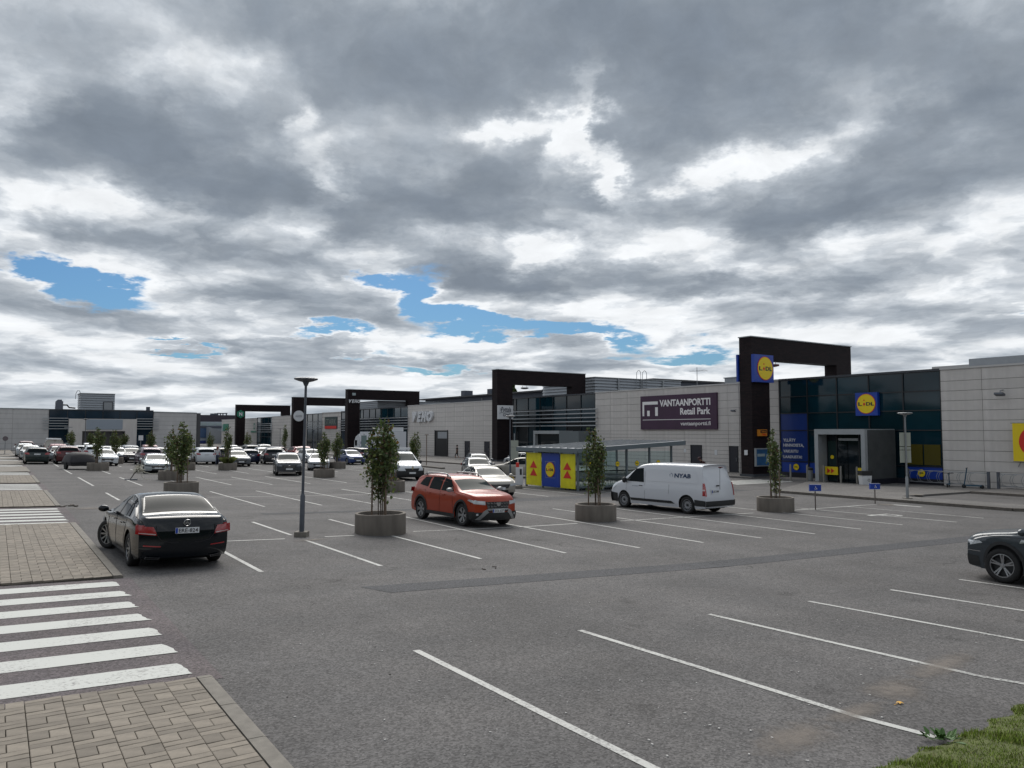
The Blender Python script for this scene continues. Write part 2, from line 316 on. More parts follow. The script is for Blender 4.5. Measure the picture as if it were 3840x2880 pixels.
M_BRICK = mat('dark_brick', (.032,.0185,.019), .7)
def brickify(m, c1, c2, mort):
    nt = m.node_tree; b = nt.nodes['Principled BSDF']; L = nt.links; tc = nt.nodes.new('ShaderNodeTexCoord')
    sp = nt.nodes.new('ShaderNodeSeparateXYZ'); L.new(tc.outputs['Object'], sp.inputs[0])
    a = nt.nodes.new('ShaderNodeMath'); a.operation = 'ADD'; L.new(sp.outputs[0], a.inputs[0]); L.new(sp.outputs[1], a.inputs[1])
    cx = nt.nodes.new('ShaderNodeCombineXYZ'); L.new(a.outputs[0], cx.inputs[0]); L.new(sp.outputs[2], cx.inputs[1])
    br = nt.nodes.new('ShaderNodeTexBrick'); L.new(cx.outputs[0], br.inputs['Vector']); br.inputs['Scale'].default_value = 1
    br.inputs['Brick Width'].default_value = .40; br.inputs['Row Height'].default_value = .10; br.inputs['Mortar Size'].default_value = .012
    br.inputs['Color1'].default_value = (*c1,1); br.inputs['Color2'].default_value = (*c2,1); br.inputs['Mortar'].default_value = (*mort,1)
    L.new(br.outputs[0], b.inputs['Base Color'])
    bp = nt.nodes.new('ShaderNodeBump'); bp.inputs['Strength'].default_value = .6; bp.inputs['Distance'].default_value = .02; bp.invert = True; L.new(br.outputs['Fac'], bp.inputs['Height']); L.new(bp.outputs[0], b.inputs['Normal'])
brickify(M_BRICK, (.022,.0125,.0135), (.011,.007,.009), (.005,.004,.005))
M_BRICK.node_tree.nodes['Principled BSDF'].inputs['Specular IOR Level'].default_value = .2
M_COPE = mat('coping', (.30,.32,.33), .5, metal=.4)
M_COPED = mat('dark_coping', (.04,.045,.055), .5)
M_FASC = mat('pale_fascia', (.50,.49,.48), .6)
def glassm(name, col, rough=.06, amt=.35):
    m = mat(name, col, rough, spec=.38, noise=(.35, amt, 3)); island_tint(m, .3); return m
M_GLASS = glassm('teal_glass', (.004,.024,.036))
M_GLASSB = glassm('blue_glass', (.008,.022,.040))
M_DARKGLASS = glassm('dark_glass', (.005,.010,.014), .04)  # near-black glass of lobbies, doors and some panes
M_MULL = mat('mullion', (.010,.012,.016), .4)
M_LOUV = mat('louvre_steel', (.36,.38,.40), .35, metal=.5)
M_STEEL = mat('galvanised', (.26,.275,.29), .45, metal=.6, noise=(6,.12,3))
M_POLE = mat('pole_paint', (.075,.085,.105), .45, noise=(5,.2,3))
M_ROOF = mat('roof_felt', (.08,.08,.085), .9)
M_DOOR = mat('dark_door', (.010,.011,.019), .5)
M_BLACK = mat('black', (.008,.008,.010), .6)
M_SHEET = mat('sheet_metal', (.30,.32,.345), .5, metal=.3, noise=(3,.06,2))
M_SHEETD = mat('sheet_metal_dark', (.06,.07,.095), .6)
M_WHITE = mat('white_sign', (.62,.63,.65), .5)
M_TXTW = mat('white_letter', (.82,.80,.80), .5)
M_PLUM = mat('plum_sign', (.050,.018,.048), .55, noise=(1.2,.12,3))
M_BLUE = mat('shop_blue', (.004,.042,.32), .4)
M_YEL = mat('shop_yellow', (.78,.58,.006), .5)
M_YELG = mat('shop_yellow_panel', (.72,.66,.006), .5, noise=(3,.12,4))
M_RED = mat('shop_red', (.62,.022,.014), .5)
M_NAVY = mat('navy_letter', (.006,.012,.03), .5)
M_GREYB = mat('grey_board', (.30,.36,.37), .6)
M_ORANGE = mat('orange_sign', (.60,.22,.02), .5)
M_GREEN = mat('green_sign', (.01,.17,.10), .5)
M_CONC = mat('planter_concrete', (.175,.155,.135), .9, noise=(3.2,.32,7,(1,1,.22)), bump=(70,.35))
M_SOIL = mat('soil', (.03,.022,.017), 1, noise=(25,.4,5), bump=(50,.6))
M_WOOD = mat('stake_wood', (.16,.115,.085), .85, noise=(12,.25,4,(1,1,.1)))
M_BARK = mat('bark', (.085,.065,.05), .9, noise=(20,.3,4))
M_SHELT = mat('shelter_frame', (.135,.165,.185), .5, metal=.3)

# ---------------------------------------------------------------- the ground
def sheet(name, xs, ys, m, dz=0.0, parent=None, zf=None, kind='structure', **k):
    b = MB(); zf = zf or gz
    b.v = [(x, y, zf(x)+dz) for y in ys for x in xs]; n = len(xs)
    for j in range(len(ys)-1):
        for i in range(n-1): b.f.append((j*n+i, j*n+i+1, (j+1)*n+i+1, (j+1)*n+i)); b.m.append(0)
    o = b.build(name, m, parent)
    if kind and parent is None: o['kind'] = kind
    return o
GX = [-2500, -400, -60, -20, 0, 7, 14, 22, 30, 38, 46, 60, 120, 500, 2500]
lot = sheet('asphalt_lot', GX, [-2500, -400, -60, 0, 60, 120, 200, 400, 3000], M_ASPH)
lot['label'] = 'grey worn asphalt of the car park'
def strip(name, pts, w, m, parent, dz=.006):
    """painted line along world points, following the fall of the ground"""
    P = []
    for a, b_ in zip(pts, pts[1:]):
        n = max(1, int(hypot(b_[0]-a[0], b_[1]-a[1])/2)); P += [(a[0]+(b_[0]-a[0])*i/n, a[1]+(b_[1]-a[1])*i/n) for i in range(n)]
    P.append(pts[-1]); b = MB()
    for i, (x, y) in enumerate(P):
        q0, q1 = P[max(0, i-1)], P[min(len(P)-1, i+1)]; dx, dy = q1[0]-q0[0], q1[1]-q0[1]; L = hypot(dx, dy); nx, ny = -dy/L*w/2, dx/L*w/2
        j = R.uniform(-.008, .008); b.v += [(x+nx+j, y+ny, gz(x+nx)+dz), (x-nx+j, y-ny, gz(x-nx)+dz)]
        if i: k = 2*i; b.f.append((k-2, k-1, k+1, k)); b.m.append(0)
    return b.build(name, m, parent)
# repaved trench and older darker patches
def quad_sheet(name, c, m, parent, dz=.004, nx=14):
    b = MB(); (ax, ay), (bx, by), (cx, cy), (dx, dy) = c
    for i in range(nx+1):
        t = i/nx; x0, y0 = ax+(bx-ax)*t, ay+(by-ay)*t; x1, y1 = dx+(cx-dx)*t, dy+(cy-dy)*t
        b.v += [(x0, y0, gz(x0)+dz), (x1, y1, gz(x1)+dz)]
        if i: k = 2*i; b.f.append((k-2, k, k+1, k-1)); b.m.append(0)
    return b.build(name, m, parent)
quad_sheet('asphalt_patch', [(5.97,12.80), (25.5,11.35), (25.5,12.1), (5.7,13.55)], M_ASPH2, lot)
quad_sheet('asphalt_patch', [(19.8,29.2), (36,29.0), (36,30.9), (17.6,30.4)], M_ASPH2, lot)
quad_sheet('asphalt_patch', [(8.0,27.6), (16.0,27.7), (16.0,28.3), (8.0,28.2)], M_ASPH2, lot)
LW = .10
near_rows = [(4.64,9.15,4.75,3.2), (7.24,9.0,7.45,4.75), (9.83,8.85,10.16,4.8), (12.34,8.75,12.75,4.9), (14.82,8.65,15.2,4.9), (17.2,8.5,17.55,4.6), (19.6,8.4,20.0,4), (22.0,8.3,22.3,4)]
for i, (x0, y0, x1, y1) in enumerate(near_rows):
    pts = [(x0,y0), (x1,y1)]
    if i == 1: pts.append((7.60, 4.02))
    if i == 2: pts.append((10.33, 4.35))
    strip('bay_line', pts, LW, M_LINE, lot)
row2 = [(4.58,15.9), (7.05,15.6), (9.58,15.6), (12.05,15.53), (14.49,15.45), (16.8,15.3), (19.1,15.1), (21.4,14.9), (23.9,14.9), (26.4,14.9), (29.1,14.4)]
ends2 = [(4.6,20.3), (6.98,25.4), (9.55,25.4), (12.4,26.0), (14.5,26.6), (17.2,25.8), (19.2,25.6), (21.6,25.6), (24.0,25.6), (26.4,25.6), (28.7,20.6)]
for i, ((x0, y0), (x1, y1)) in enumerate(zip(row2, ends2)):
    if i in (1, 2):
        mid = x0+(x1-x0)*.48; strip('bay_line', [(x0,y0), (mid,20.4)], LW, M_LINE, lot); strip('bay_line', [(mid,21.6 if i == 1 else 23.2), (x1,y1)], LW, M_LINE, lot)
    else: strip('bay_line', [(x0,y0), (x1,y1)], LW, M_LINE, lot)
strip('row_line', [(5.1,20.95), (6.6,20.85)], LW, M_LINE, lot); strip('row_line', [(7.75,20.9), (8.6,20.87)], LW, M_LINE, lot)
strip('row_line', [(10.6,21.15), (16.7,20.85)], LW, M_LINE, lot); strip('row_line', [(18.5,20.7), (25.2,20.3)], LW, M_LINE, lot); strip('row_line', [(27.1,20.25), (33.8,20.2)], LW, M_LINE, lot)
strip('row_line', [(31.5,14.6), (31.4,20.2)], LW, M_LINE, lot)
XB = [4.36, 6.65, 8.95, 11.3, 13.6, 15.9, 18.2, 20.6, 22.9, 25.2, 27.5, 29.9, 32.2]
for ya, yb, n in ((30.9,40.2,13), (45.5,54.5,11), (59.1,67.4,13), (72.2,80,13), (86,94,13)):
    for i, x in enumerate(XB[:n]):
        if ya == 45.5 and i > 6: continue
        strip('bay_line', [(x, ya + (4.6 if i == 0 and ya < 40 else 0)), (x - (.1 if i > 2 else 0), yb)], LW, M_LINE, lot)
for y, x0, x1 in ((36.35,8.0,33), (51.2,11.0,18.5), (64.2,7,33)): strip('row_line', [(x0,y), (x1,y)], LW*.9, M_LINE, lot)
# wheelchair symbols, arrows and the crossing near the shop
def ground_text(txt, x, y, size, rz):
    me = text_mesh(txt, size, bold=.01, ext=0); me.transform(Matrix.Translation((x, y, 0)) @ Matrix.Rotation(rz, 4, 'Z'))
    for v in me.vertices: v.co.z = gz(v.co.x) + .006
    me.materials.clear(); me.materials.append(M_LINE); link('painted_mark', me, lot)
ground_text('P', 28.4, 17.6, 2.0, radians(-90)); strip('painted_mark', [(34.2,18.4), (34.2,20.0)], .3, M_LINE, lot)
for k in range(5): strip('zebra_stripe', [(39.6, 33.3+k*.62), (46.4, 33.8+k*.62)], .32, M_ZEBRA, lot)

# ---------------------------------------------------------------- the paved promenade on the left
KX = 1.93
prom = sheet('promenade', [-9, -2, 0, KX+.14], [-30, 0, 60, 110, 134], M_JOINT, .003, zf=gz)
prom['label'] = 'paved promenade along the edge of the car park'
sections = [(5.0, 9.14), (16.3, 26.5), (32.8, 41.75), (48.1, 56.5), (61.4, 70.3), (75.4, 84.4), (89.6, 94.2), (100, 134)]
crossings = [(9.14,16.3,9.45,7), (26.5,32.8,26.65,6), (41.75,48.1,41.9,6), (56.5,61.4,56.7,5), (70.3,75.4,70.5,5), (84.4,89.6,84.6,5), (94.2,100,94.4,5)]
PT = .055
def paver_cells(y0, y1, xs):
    for ci, x in enumerate(xs):
        y = y0 + (.0 if ci % 2 else -.2)
        while y < y1:
            for (a, b_, c, d) in ((0,.16,0,.2), (.16,.32,0,.2), (0,.32,.2,.3), (0,.32,.3,.4)):
                q0, q1 = max(y+c, y0), min(y+d, y1)
                if q1-q0 > .03: yield (x+a, x+b_, q0, q1)
            y += .4
def slab(b, x0, x1, y0, y1, z, rr):
    g, h = .004, .006; t = rr.uniform(-.0016, .0016); t2 = rr.uniform(-.0016, .0016)
    x0 += g; x1 -= g; y0 += g; y1 -= g
    b.add([(x0,y0,z-.04), (x1,y0,z-.04), (x1,y1,z-.04), (x0,y1,z-.04), (x0,y0,z-h/2+t), (x1,y0,z-h/2-t), (x1,y1,z-h/2+t2), (x0,y1,z-h/2-t2),
           (x0+h,y0+h,z+t), (x1-h,y0+h,z-t), (x1-h,y1-h,z+t2), (x0+h,y1-h,z-t2)],
          [(8,9,10,11), (4,5,9,8), (5,6,10,9), (6,7,11,10), (7,4,8,11), (0,1,5,4), (1,2,6,5), (2,3,7,6), (3,0,4,7)])
colx = [KX - .32*(i+1) for i in range(19)]
slab_mesh = {}
for (y0, y1) in sections[:1]:
    for (a, b_, c, d) in paver_cells(y0+.35, y1, colx[:6]):
        key = (round(b_-a, 2), round(d-c, 2), R.randrange(3))
        if key not in slab_mesh:
            q = MB(); slab(q, 0, b_-a, 0, d-c, 0, R); slab_mesh[key] = q.mesh('paving_slab', M_PAVER)
        link('paving_slab', slab_mesh[key], prom, (a, c, gz((a+b_)/2)+PT))
for k, (y0, y1) in enumerate(sections[:4]):
    q = MB()
    for (a, b_, c, d) in paver_cells(y0+(.35 if k == 0 else 0), y1, colx[6:] if k == 0 else colx): slab(q, a, b_, c, d, gz((a+b_)/2)+PT, R)
    o = q.build('paving_slabs', M_PAVER, prom); o['kind'] = 'stuff'
M_PAVFAR = mat('paving_far', (.215,.20,.178), .85, noise=(1.2,.12,6)); brickify(M_PAVFAR, (.20,.18,.155), (.18,.162,.14), (.13,.118,.10))
for k, (y0, y1) in enumerate(sections):
    q = MB(); q.box(-9, KX+.0, y0, y1, -.3, (gz(1)+PT-.03) if k < 4 else gz(1)+PT)
    q.build('paving_bed', M_JOINT if k < 4 else M_PAVFAR, prom)
    # kerb stones, one metre each, the last one laid down at the crossing
    y = y0 + (.05 if k == 0 else 0); q2 = None
    n = 0
    while y < y1-.05 and y < 95:
        e = min(y+1.0, y1); x0, x1 = KX+.01, KX+.18; z = gz(KX)+PT
        b = MB(); h = .02
        pr = [(x0, z-.3), (x1, z-.3), (x1, z-.03), (x1-.012, z-.008), (x1-.04, z+.004), (x0, z+.006)]
        b.prism([(px, y+.006, pz) for px, pz in pr], (0, e-y-.012, 0)); b.build('kerb_stone', M_KERB, prom); y = e
for (y0, y1, ys, n) in crossings:
    q_ = KX+.30
    b = MB(); b.add([(-9,y0,.008), (0,y0,.008), (q_,y0,gz(q_)+.004), (q_,y1,gz(q_)+.004), (0,y1,.008), (-9,y1,.008)], [(0,1,4,5), (1,2,3,4)])
    b.build('crossing_asphalt', M_ASPH3, prom)
    for k in range(n):
        b = MB(); a = ys+k*1.0; e = a+.5; xr = 1.965
        b.poly([(-9,a,.012), (0,a,.012), (0,e,.012), (-9,e,.012)])
        P = [(0, a), (xr+R.uniform(-.02,.05), a)]
        for t in (.2,.4,.6,.8): P.append((xr-.03*t+R.uniform(-.035,.025), a+.5*t))
        P += [(xr-.08, e), (0, e)]
        b.poly([(px, py, .012+gz(px)) for px, py in P]); b.build('zebra_stripe', M_ZEBRA, prom)
# debris of a broken kerb end
b = MB()
for i in range(14):
    a = R.uniform(0, 6.3); r = R.uniform(.02,.09); b.obox((2.25+R.uniform(-.3,.35), 33.0+R.uniform(-.35,.35), gz(2.2)+.02), (r*2, r, r*.6), Matrix.Rotation(a, 3, 'Z'))
b.build('rubble', M_KERB2, None, kind='stuff', label='broken bits of kerb lying at the promenade edge')

# ---------------------------------------------------------------- pavements on the shop side
def slab_area(name, pts, h, m, parent=None):
    b = MB(); n = len(pts); b.v = [(x, y, gz(x)+h) for x, y in pts] + [(x, y, gz(x)-.3) for x, y in pts]
    b.f = [tuple(range(n))] + [(i, (i+1) % n, n+(i+1) % n, n+i) for i in range(n)]; b.m = [0]*len(b.f)
    return b.build(name, m, parent)
pav = slab_area('shop_pavement', [(46,37.2), (60,37.2), (60,222), (46,222)], .14, M_PALE); pav['kind'] = 'structure'; pav['label'] = 'raised pavement in front of the shops'
slab_area('pavement_part', [(40.2,40), (46,40), (46,222), (40.2,222)], .13, M_PALE, pav)
slab_area('pavement_part', [(46,21.8), (60,21.8), (60,37.2), (46,37.2)], .02, M_PALE, pav)
slab_area('pavement_part', [(35.95,21.8), (46,21.8), (46,32.4), (35.95,27.5)], .10, M_PALE, pav)
slab_area('pavement_part', [(35.95,15.2), (38.6,15.2), (38.7,21.8), (35.95,21.8)], .10, M_PALE, pav)
slab_area('pavement_part', [(45.4,8), (60,8), (60,21.8), (45.6,21.8)], .10, M_PALE, pav)
def kerb_run(pts, w=.16, h=.13):
    for a, c in zip(pts, pts[1:]):
        L = hypot(c[0]-a[0], c[1]-a[1]); n = max(1, round(L/2.0))
        for i in range(n):
            p = [a[k]+(c[k]-a[k])*i/n for k in (0,1)]; q = [a[k]+(c[k]-a[k])*(i+1)/n for k in (0,1)]
            b = MB(); d = Vector((q[0]-p[0], q[1]-p[1], 0)); d.normalize(); q = [q[0]-d.x*.015, q[1]-d.y*.015]
            b.bar((p[0], p[1], gz(p[0])+h/2-.05), (q[0], q[1], gz(q[0])+h/2-.05), w, h+.1); b.build('kerb_stone', M_KERB2, pav)
kerb_run([(35.85,27.5), (35.8,15.4), (36.2,15.0), (38.6,15.0)]); kerb_run([(45.5,21.7), (45.3,10)]); kerb_run([(40.1,40), (40.1,110)]); kerb_run([(33.2,60.5), (34.9,76)], .4)

# ---------------------------------------------------------------- the row of shops
FX = 50.5
_pm = {}
M_PJOINT2 = mat('panel_joint_far', (.30,.29,.285), .9)
def panel_piece(w, h, far):
    key = (round(w, 2), round(h, 2), far)
    if key not in _pm:
        b = MB(); b.add([(-.03,0,0),(-.03,w,0),(-.03,w,h),(-.03,0,h),(.02,0,0),(.02,w,0),(.02,w,h),(.02,0,h)], [(0,1,2,3),(0,4,5,1),(3,2,6,7),(0,3,7,4),(1,5,6,2)])
        _pm[key] = b.mesh('wall_panel', M_PANEL_FAR if far else M_PANEL)
    return _pm[key]
ROWS = [6.58, 5.91, 5.28, 4.65, 4.02, 3.39, 2.76, 2.44, 2.11, 1.78, 1.45, 1.12, .79, .46, .13, -.23, -.75]
ROWSW = [6.58, 5.91, 5.28, 4.65, 4.02, 3.39, 2.76, 2.13, 1.5, .87, .24, -.39, -.75]
def panels(parent, y0, y1, ztop, single=True, c0=None, wide=None, step=2.45):
    """separate facade panels with open joints on a dark backing"""
    b = MB(); b.box(FX+.02, FX+.3, y0, y1, -1.0, ztop); b.build('wall_backing', M_PJOINT if single else M_PJOINT2, parent)
    ys = [y0]; y = c0 if c0 is not None else y0 + step
    while y < y1-.2:
        if y > y0+.2: ys.append(y)
        y += step
    ys.append(y1); J = MB(); g = .012 if single else .03
    for ci, (a, c) in enumerate(zip(ys, ys[1:])):
        rows = [ztop-.12] + [r for r in (ROWSW if (wide and ci in wide) else ROWS) if r < ztop-.25]
        for t, u in zip(rows, rows[1:]):
            if single: link('wall_panel', panel_piece(c-a-2*g, t-u-2*g, False), parent, (FX, a+g, u+g))
            else: J.box(FX-.03, FX+.02, a+g, c-g, u+g, t-g)
    if not single: o = J.build('wall_panels', M_PANEL, parent); o['kind'] = 'stuff'
    b = MB(); b.box(FX-.10, FX+.6, y0, y1, ztop-.12, ztop); b.build('coping', M_FASC, parent)
def glass_wall(parent, ys, zs, mats=None, ztop=None, special=None):
    """curtain wall: one pane object per cell, mullions in front"""
    y0, y1 = ys[0], ys[-1]
    b = MB(); b.box(FX+.12, FX+.3, y0, y1, -1, ztop); b.build('wall_backing', M_BLACK, parent)
    for a, c in zip(ys, ys[1:]):
        for u, t in zip(zs, zs[1:]):
            mm = (special or {}).get((ys.index(a), zs.index(u)), R.choice(mats or [M_GLASS]))
            b = MB(); j = R.uniform(-.006, .006); b.add([(FX+.05+j, a+.03, u+.03), (FX+.05-j, c-.03, u+.03), (FX+.05-j, c-.03, t-.03), (FX+.05+j, a+.03, t-.03), (FX+.09, a+.03, u+.03), (FX+.09, c-.03, u+.03), (FX+.09, c-.03, t-.03), (FX+.09, a+.03, t-.03)],
                  [(0,1,2,3), (4,7,6,5), (0,4,5,1), (3,2,6,7), (0,3,7,4), (1,5,6,2)]); b.build('window_pane', mm, parent)
    for y in ys: b = MB(); b.box(FX-.02, FX+.12, y-.04, y+.04, zs[0], zs[-1]); b.build('mullion', M_MULL, parent)
    for z in zs: b = MB(); b.box(FX-.005, FX+.115, y0, y1, z-.035, z+.035); b.build('transom', M_MULL, parent)
    b = MB(); b.box(FX-.06, FX+.6, y0, y1, zs[-1], ztop); b.build('coping', M_COPED, parent)
def louvres(parent, y0, y1, zs, x=FX-.30, ext=.7):
    for z in zs:
        b = MB(); b.box(x-.06, x+.06, y0-ext, y1+ext, z-.05, z+.05); b.build('louvre', M_LOUV, parent)
    b = MB(); n = max(1, round((y1-y0)/2.45))
    for i in range(n+1):
        y = y0+(y1-y0)*i/n
        for z in zs: b.box(x+.06, FX, y-.02, y+.02, z-.02, z+.02)
    b.build('louvre_bracket', M_MULL, parent)
def shop(y0, label, y1, ztop):
    t = empty('shop_building', (FX, y0, -.77), label=label, cat='shop', group='shops in the retail row'); t.matrix_world = Matrix.Identity(4)
    b = MB(); b.box(FX+.3, 98, y0, y1, -1, ztop-.35); b.build('roof', M_ROOF, t); return t
# grocery
s1 = shop(8, 'nearest shop of the row, dark teal glass front around a grey framed entrance', 41.86, 6.75)
panels(s1, 8, 25.7, 6.77, c0=10.95, wide=(4, 5, 6))
b = MB(); b.box(FX+.8, FX+7, 8, 24.3, 6.5, 7.3); b.build('roof_upstand', M_SHEET, s1)
b = MB(); b.box(FX+1.5, FX+1.8, 8, 27, 6.7, 7.02); b.build('roof_edge', M_FASC, s1)
panels(s1, 38.05, 41.86, 6.70, c0=40.5)
M_POSTER = mat('poster_blue', (.004,.028,.17), .35); M_DIMYEL = mat('dim_yellow', (.075,.062,.008), .15)
GY = [25.72, 28.2, 30.65, 33.1, 35.55, 38.0]; GZ = [-.42, .42, 2.78, 4.08, 5.35, 6.62]
glass_wall(s1, GY, GZ, [M_GLASS], 6.76, {(4,1): M_POSTER, (4,2): M_POSTER, (4,0): M_BLUE, (0,0): M_BLUE, (3,0): M_BLUE})
b = MB(); b.box(FX-.03, FX+.04, 25.85, 26.9, .52, 1.85); b.box(FX-.03, FX+.04, 27.0, 28.1, .52, 1.85); b.build('dimmed_poster', M_DIMYEL, s1)  # posters inside the pane, their dimness behind dark glass painted into the yellow
b = MB(); b.box(FX-.16, FX+.1, 25.72, 38.0, -1, -.42); b.build('plinth', M_DOOR, s1)
for y, tx in zip((2.12, 1.6-.12, 1.05, .55), ('YLLÄTY', 'HINNOISTA,', 'IHASTUTU' if 0 else 'IHASTU', 'LAADUSTA!')): pass
def fit_text(txt, w, h, mt, parent, loc, look='X', bold=.02, ext=.006, shear=0, name='lettering', right=False, space=1.0):
    """lettering scaled to a measured width and height; loc is its lower left (or right) corner"""
    me = text_mesh(txt, 1.0, bold=bold, ext=ext, shear=shear, space=space)
    xs = [v.co.x for v in me.vertices]; ys = [v.co.y for v in me.vertices]; x0, x1, y0, y1 = min(xs), max(xs), min(ys), max(ys)
    k = Matrix.Translation((-w if right else 0, 0, 0)) @ Matrix.Diagonal((w/(x1-x0), h/(y1-y0), 1, 1)) @ Matrix.Translation((-x0, -y0, 0)); me.transform(k)
    me.transform(ROT_LOOK_X if look == 'X' else ROT_LOOK_Y); me.materials.clear(); me.materials.append(mt)
    return link(name, me, parent, loc)
for (tx, w, z, h) in (('YLLÄTY', 1.10, 1.93, .27), ('HINNOISTA,', 1.80, 1.50, .27), ('VAKUUTU', 1.30, 1.09, .22), ('LAADUSTA!', 1.62, .66, .22)):
    fit_text(tx, w, h, M_WHITE, s1, (FX-.035, 37.70, z))
def disc(cx, cy, cz, r, mt, name, parent, look='X', t=.02, n=40):
    b = MB(); P = []
    for k in range(n):
        a = 2*pi*k/n; P.append((cx, cy-r*cos(a), cz+r*sin(a)) if look == 'X' else (cx+r*cos(a), cy, cz+r*sin(a)))
    b.prism(P, (-t,0,0) if look == 'X' else (0,-t,0)); return b.build(name, mt, parent)
def shop_logo(parent, c, s, look='X', wide=1.0):
    """blue square with a red ringed yellow disc and the letters; c = centre of the face"""
    x, y, z = c; r = s*.44
    o1 = disc(x, y, z, r, M_RED, 'ring', parent, look, .02); 
    d = (-.022,0,0) if look == 'X' else (0,-.022,0)
    disc(x+d[0], y+d[1], z, r*.945, M_YEL, 'disc', parent, look, .01)
    f = .036; h = s*.155; L = s*.19
    def P(u, w): return (x-f, y-u, z+w) if look == 'X' else (x+u, y-f, z+w)
    fit_text('L', L*.95, h, M_NAVY, parent, P(-r*.82, -h*.55), look, .035)
    fit_text('DL', L*1.95, h, M_NAVY, parent, P(r*.02, -h*.55), look, .035)
    b = MB(); q = h*.34; cu = -r*.19
    pts = [(cu-q*1.15, -h*.1), (cu, -h*.1-q*1.5), (cu+q*1.15, -h*.1), (cu, h*.05+q*1.1)]; dd = (-.008,0,0) if look == 'X' else (0,-.008,0)
    b.prism([P(u, w) for u, w in pts], dd); n = 10
    b.prism([P(cu-.0+q*.62*cos(2*pi*k/n), h*1.02+q*.62*sin(2*pi*k/n)) for k in range(n)], dd); b.build('logo_figure', M_RED, parent)
t = empty('shop_sign', (FX-.3, 30.65, 4.57), label='square blue sign with a yellow disc, on the teal glass above the entrance', cat='sign'); t.matrix_world = Matrix.Identity(4)
b = MB(); b.box(FX-.30, FX-.02, 29.84, 31.47, 3.80, 5.40); b.build('sign_box', M_BLUE, t); shop_logo(t, (FX-.302, 30.66, 4.62), 1.58)
# small round stickers on the blue band
for y, z, nm in ((36.6, .02, 'right'), (27.1, -.02, 'left')):
    t = empty('round_sticker', (FX, y, z), label='small yellow round sticker on the blue band, ' + ('under the blue poster' if y > 30 else 'under the dim yellow window film'), cat='sticker'); t.matrix_world = Matrix.Identity(4)
    disc(FX-.03, y, z, .24, M_YEL, 'disc', t); disc(FX-.027, y, z, .255, M_NAVY, 'ring', t)
    fit_text('LiDL', .30, .09, M_NAVY, t, (FX-.055, y+.15, z-.04), bold=.03)
# entrance box
ent = empty('entrance_lobby', (47, 30.6, -.77), label='grey framed entrance lobby with glass doors below the square blue sign', cat='entrance'); ent.matrix_world = Matrix.Identity(4)
M_FRAME = mat('entrance_frame', (.32,.34,.355), .5, metal=.2, noise=(2,.06,3)); M_SIDE = mat('entrance_side', (.055,.06,.062), .6, noise=(2,.2,5))
E0, E1 = 28.75, 32.45
b = MB(); b.box(46.8, 50.3, E1-.28, E1, -.7, 2.86); b.build('frame_post', M_FRAME, ent)
b = MB(); b.box(46.8, 50.3, E0, E0+.28, -.7, 2.86); b.build('frame_post', M_FRAME, ent)
b = MB(); b.box(46.8, 50.3, E0+.28, E1-.28, 2.50, 2.86); b.build('frame_lintel', M_FRAME, ent)
b = MB(); b.box(47.1, 50.29, E0-.05, E0-.003, -.4, 2.80); b.build('side_wall', M_SIDE, ent)
b = MB(); b.box(47.1, 50.29, E0-.06, E0-.001, -.8, -.4); b.build('plinth', M_DOOR, ent)
b = MB(); b.box(47.9, 48.0, E0+.28, E1-.28, -.77, 2.5); b.build('glazing', M_DARKGLASS, ent)
M_DOORG = glassm('door_glass', (.02,.045,.045), .05)
for a, c in ((E0+.34, 29.75), (29.8, 30.6), (30.65, 31.4), (31.45, E1-.34)):
    b = MB(); b.box(47.84, 47.88, a, c, -.7, 2.05); b.build('glass_door', M_DOORG if a in (E0+.34, 31.45) else M_DARKGLASS, ent)
for y in (E0+.3, 29.77, 31.43, E1-.31): b = MB(); b.box(47.78, 47.9, y-.03, y+.03, -.7, 2.49); b.build('door_post', M_MULL, ent)
b = MB(); b.box(47.80, 47.87, 29.85, 31.3, 2.08, 2.24); b.build('door_track', M_FRAME, ent)
def arrows_sign(y0, y1, z0, z1, parent, dirn):
    b = MB(); b.box(47.5, 47.55, y0, y1, z0, z1); b.build('yellow_panel', M_YEL, parent)
    b = MB(); zc = (z0+z1)/2; s = (z1-z0)*.33; ym = (y0+y1)/2
    for k in ((-1, 1) if dirn > 0 else (0,)):
        yc = ym - k*s*.8
        b.prism([(47.49, yc+dirn*s*.9, zc+s), (47.49, yc-dirn*s*.5, zc), (47.49, yc+dirn*s*.9, zc-s)], (-.01,0,0))
    b.build('red_arrow', M_RED, parent)
arrows_sign(31.2, 32.15, -.25, .30, ent, 1); arrows_sign(29.05, 29.75, -.25, .30, ent, -1)
disc(47.83, 31.8, .95, .13, M_YEL, 'door_sticker', ent); disc(47.83, 29.4, .9, .14, M_YEL, 'door_sticker', ent)
b = MB(); b.box(47.8, 47.83, 29.08, 29.28, .62, 1.0); b.build('door_notice', M_GREYB, ent)
# second unit
s2 = shop(41.9, 'pale panelled shop with the wide plum billboard and a louvred glass front', 75.1, 6.68)
panels(s2, 41.9, 60.05, 6.70, c0=43.04)
glass_wall(s2, [60.07, 62.45, 64.88, 67.25, 69.65, 72.0, 74.4, 75.1], [-.6, 1.5, 3.6, 5.1, 6.5], [M_GLASS, M_GLASS, M_DARKGLASS], 6.62)
louvres(s2, 60.2, 74.6, [4.97, 4.55, 4.13, 3.72, 3.31])
s3 = shop(75.12, 'long pale panelled shop with raised white letters and an open garage door', 120.7, 6.5)
panels(s3, 75.12, 102.78, 6.52, c0=76.65)
glass_wall(s3, [102.8, 105.33, 107.6, 109.9, 112.2, 114.6, 117, 119.5, 120.7], [-.6, 1.2, 3.2, 4.85, 6.3], [M_GLASS, M_GLASSB], 6.42)
louvres(s3, 102.9, 120.6, [4.75, 4.35, 3.95, 3.55, 3.1])
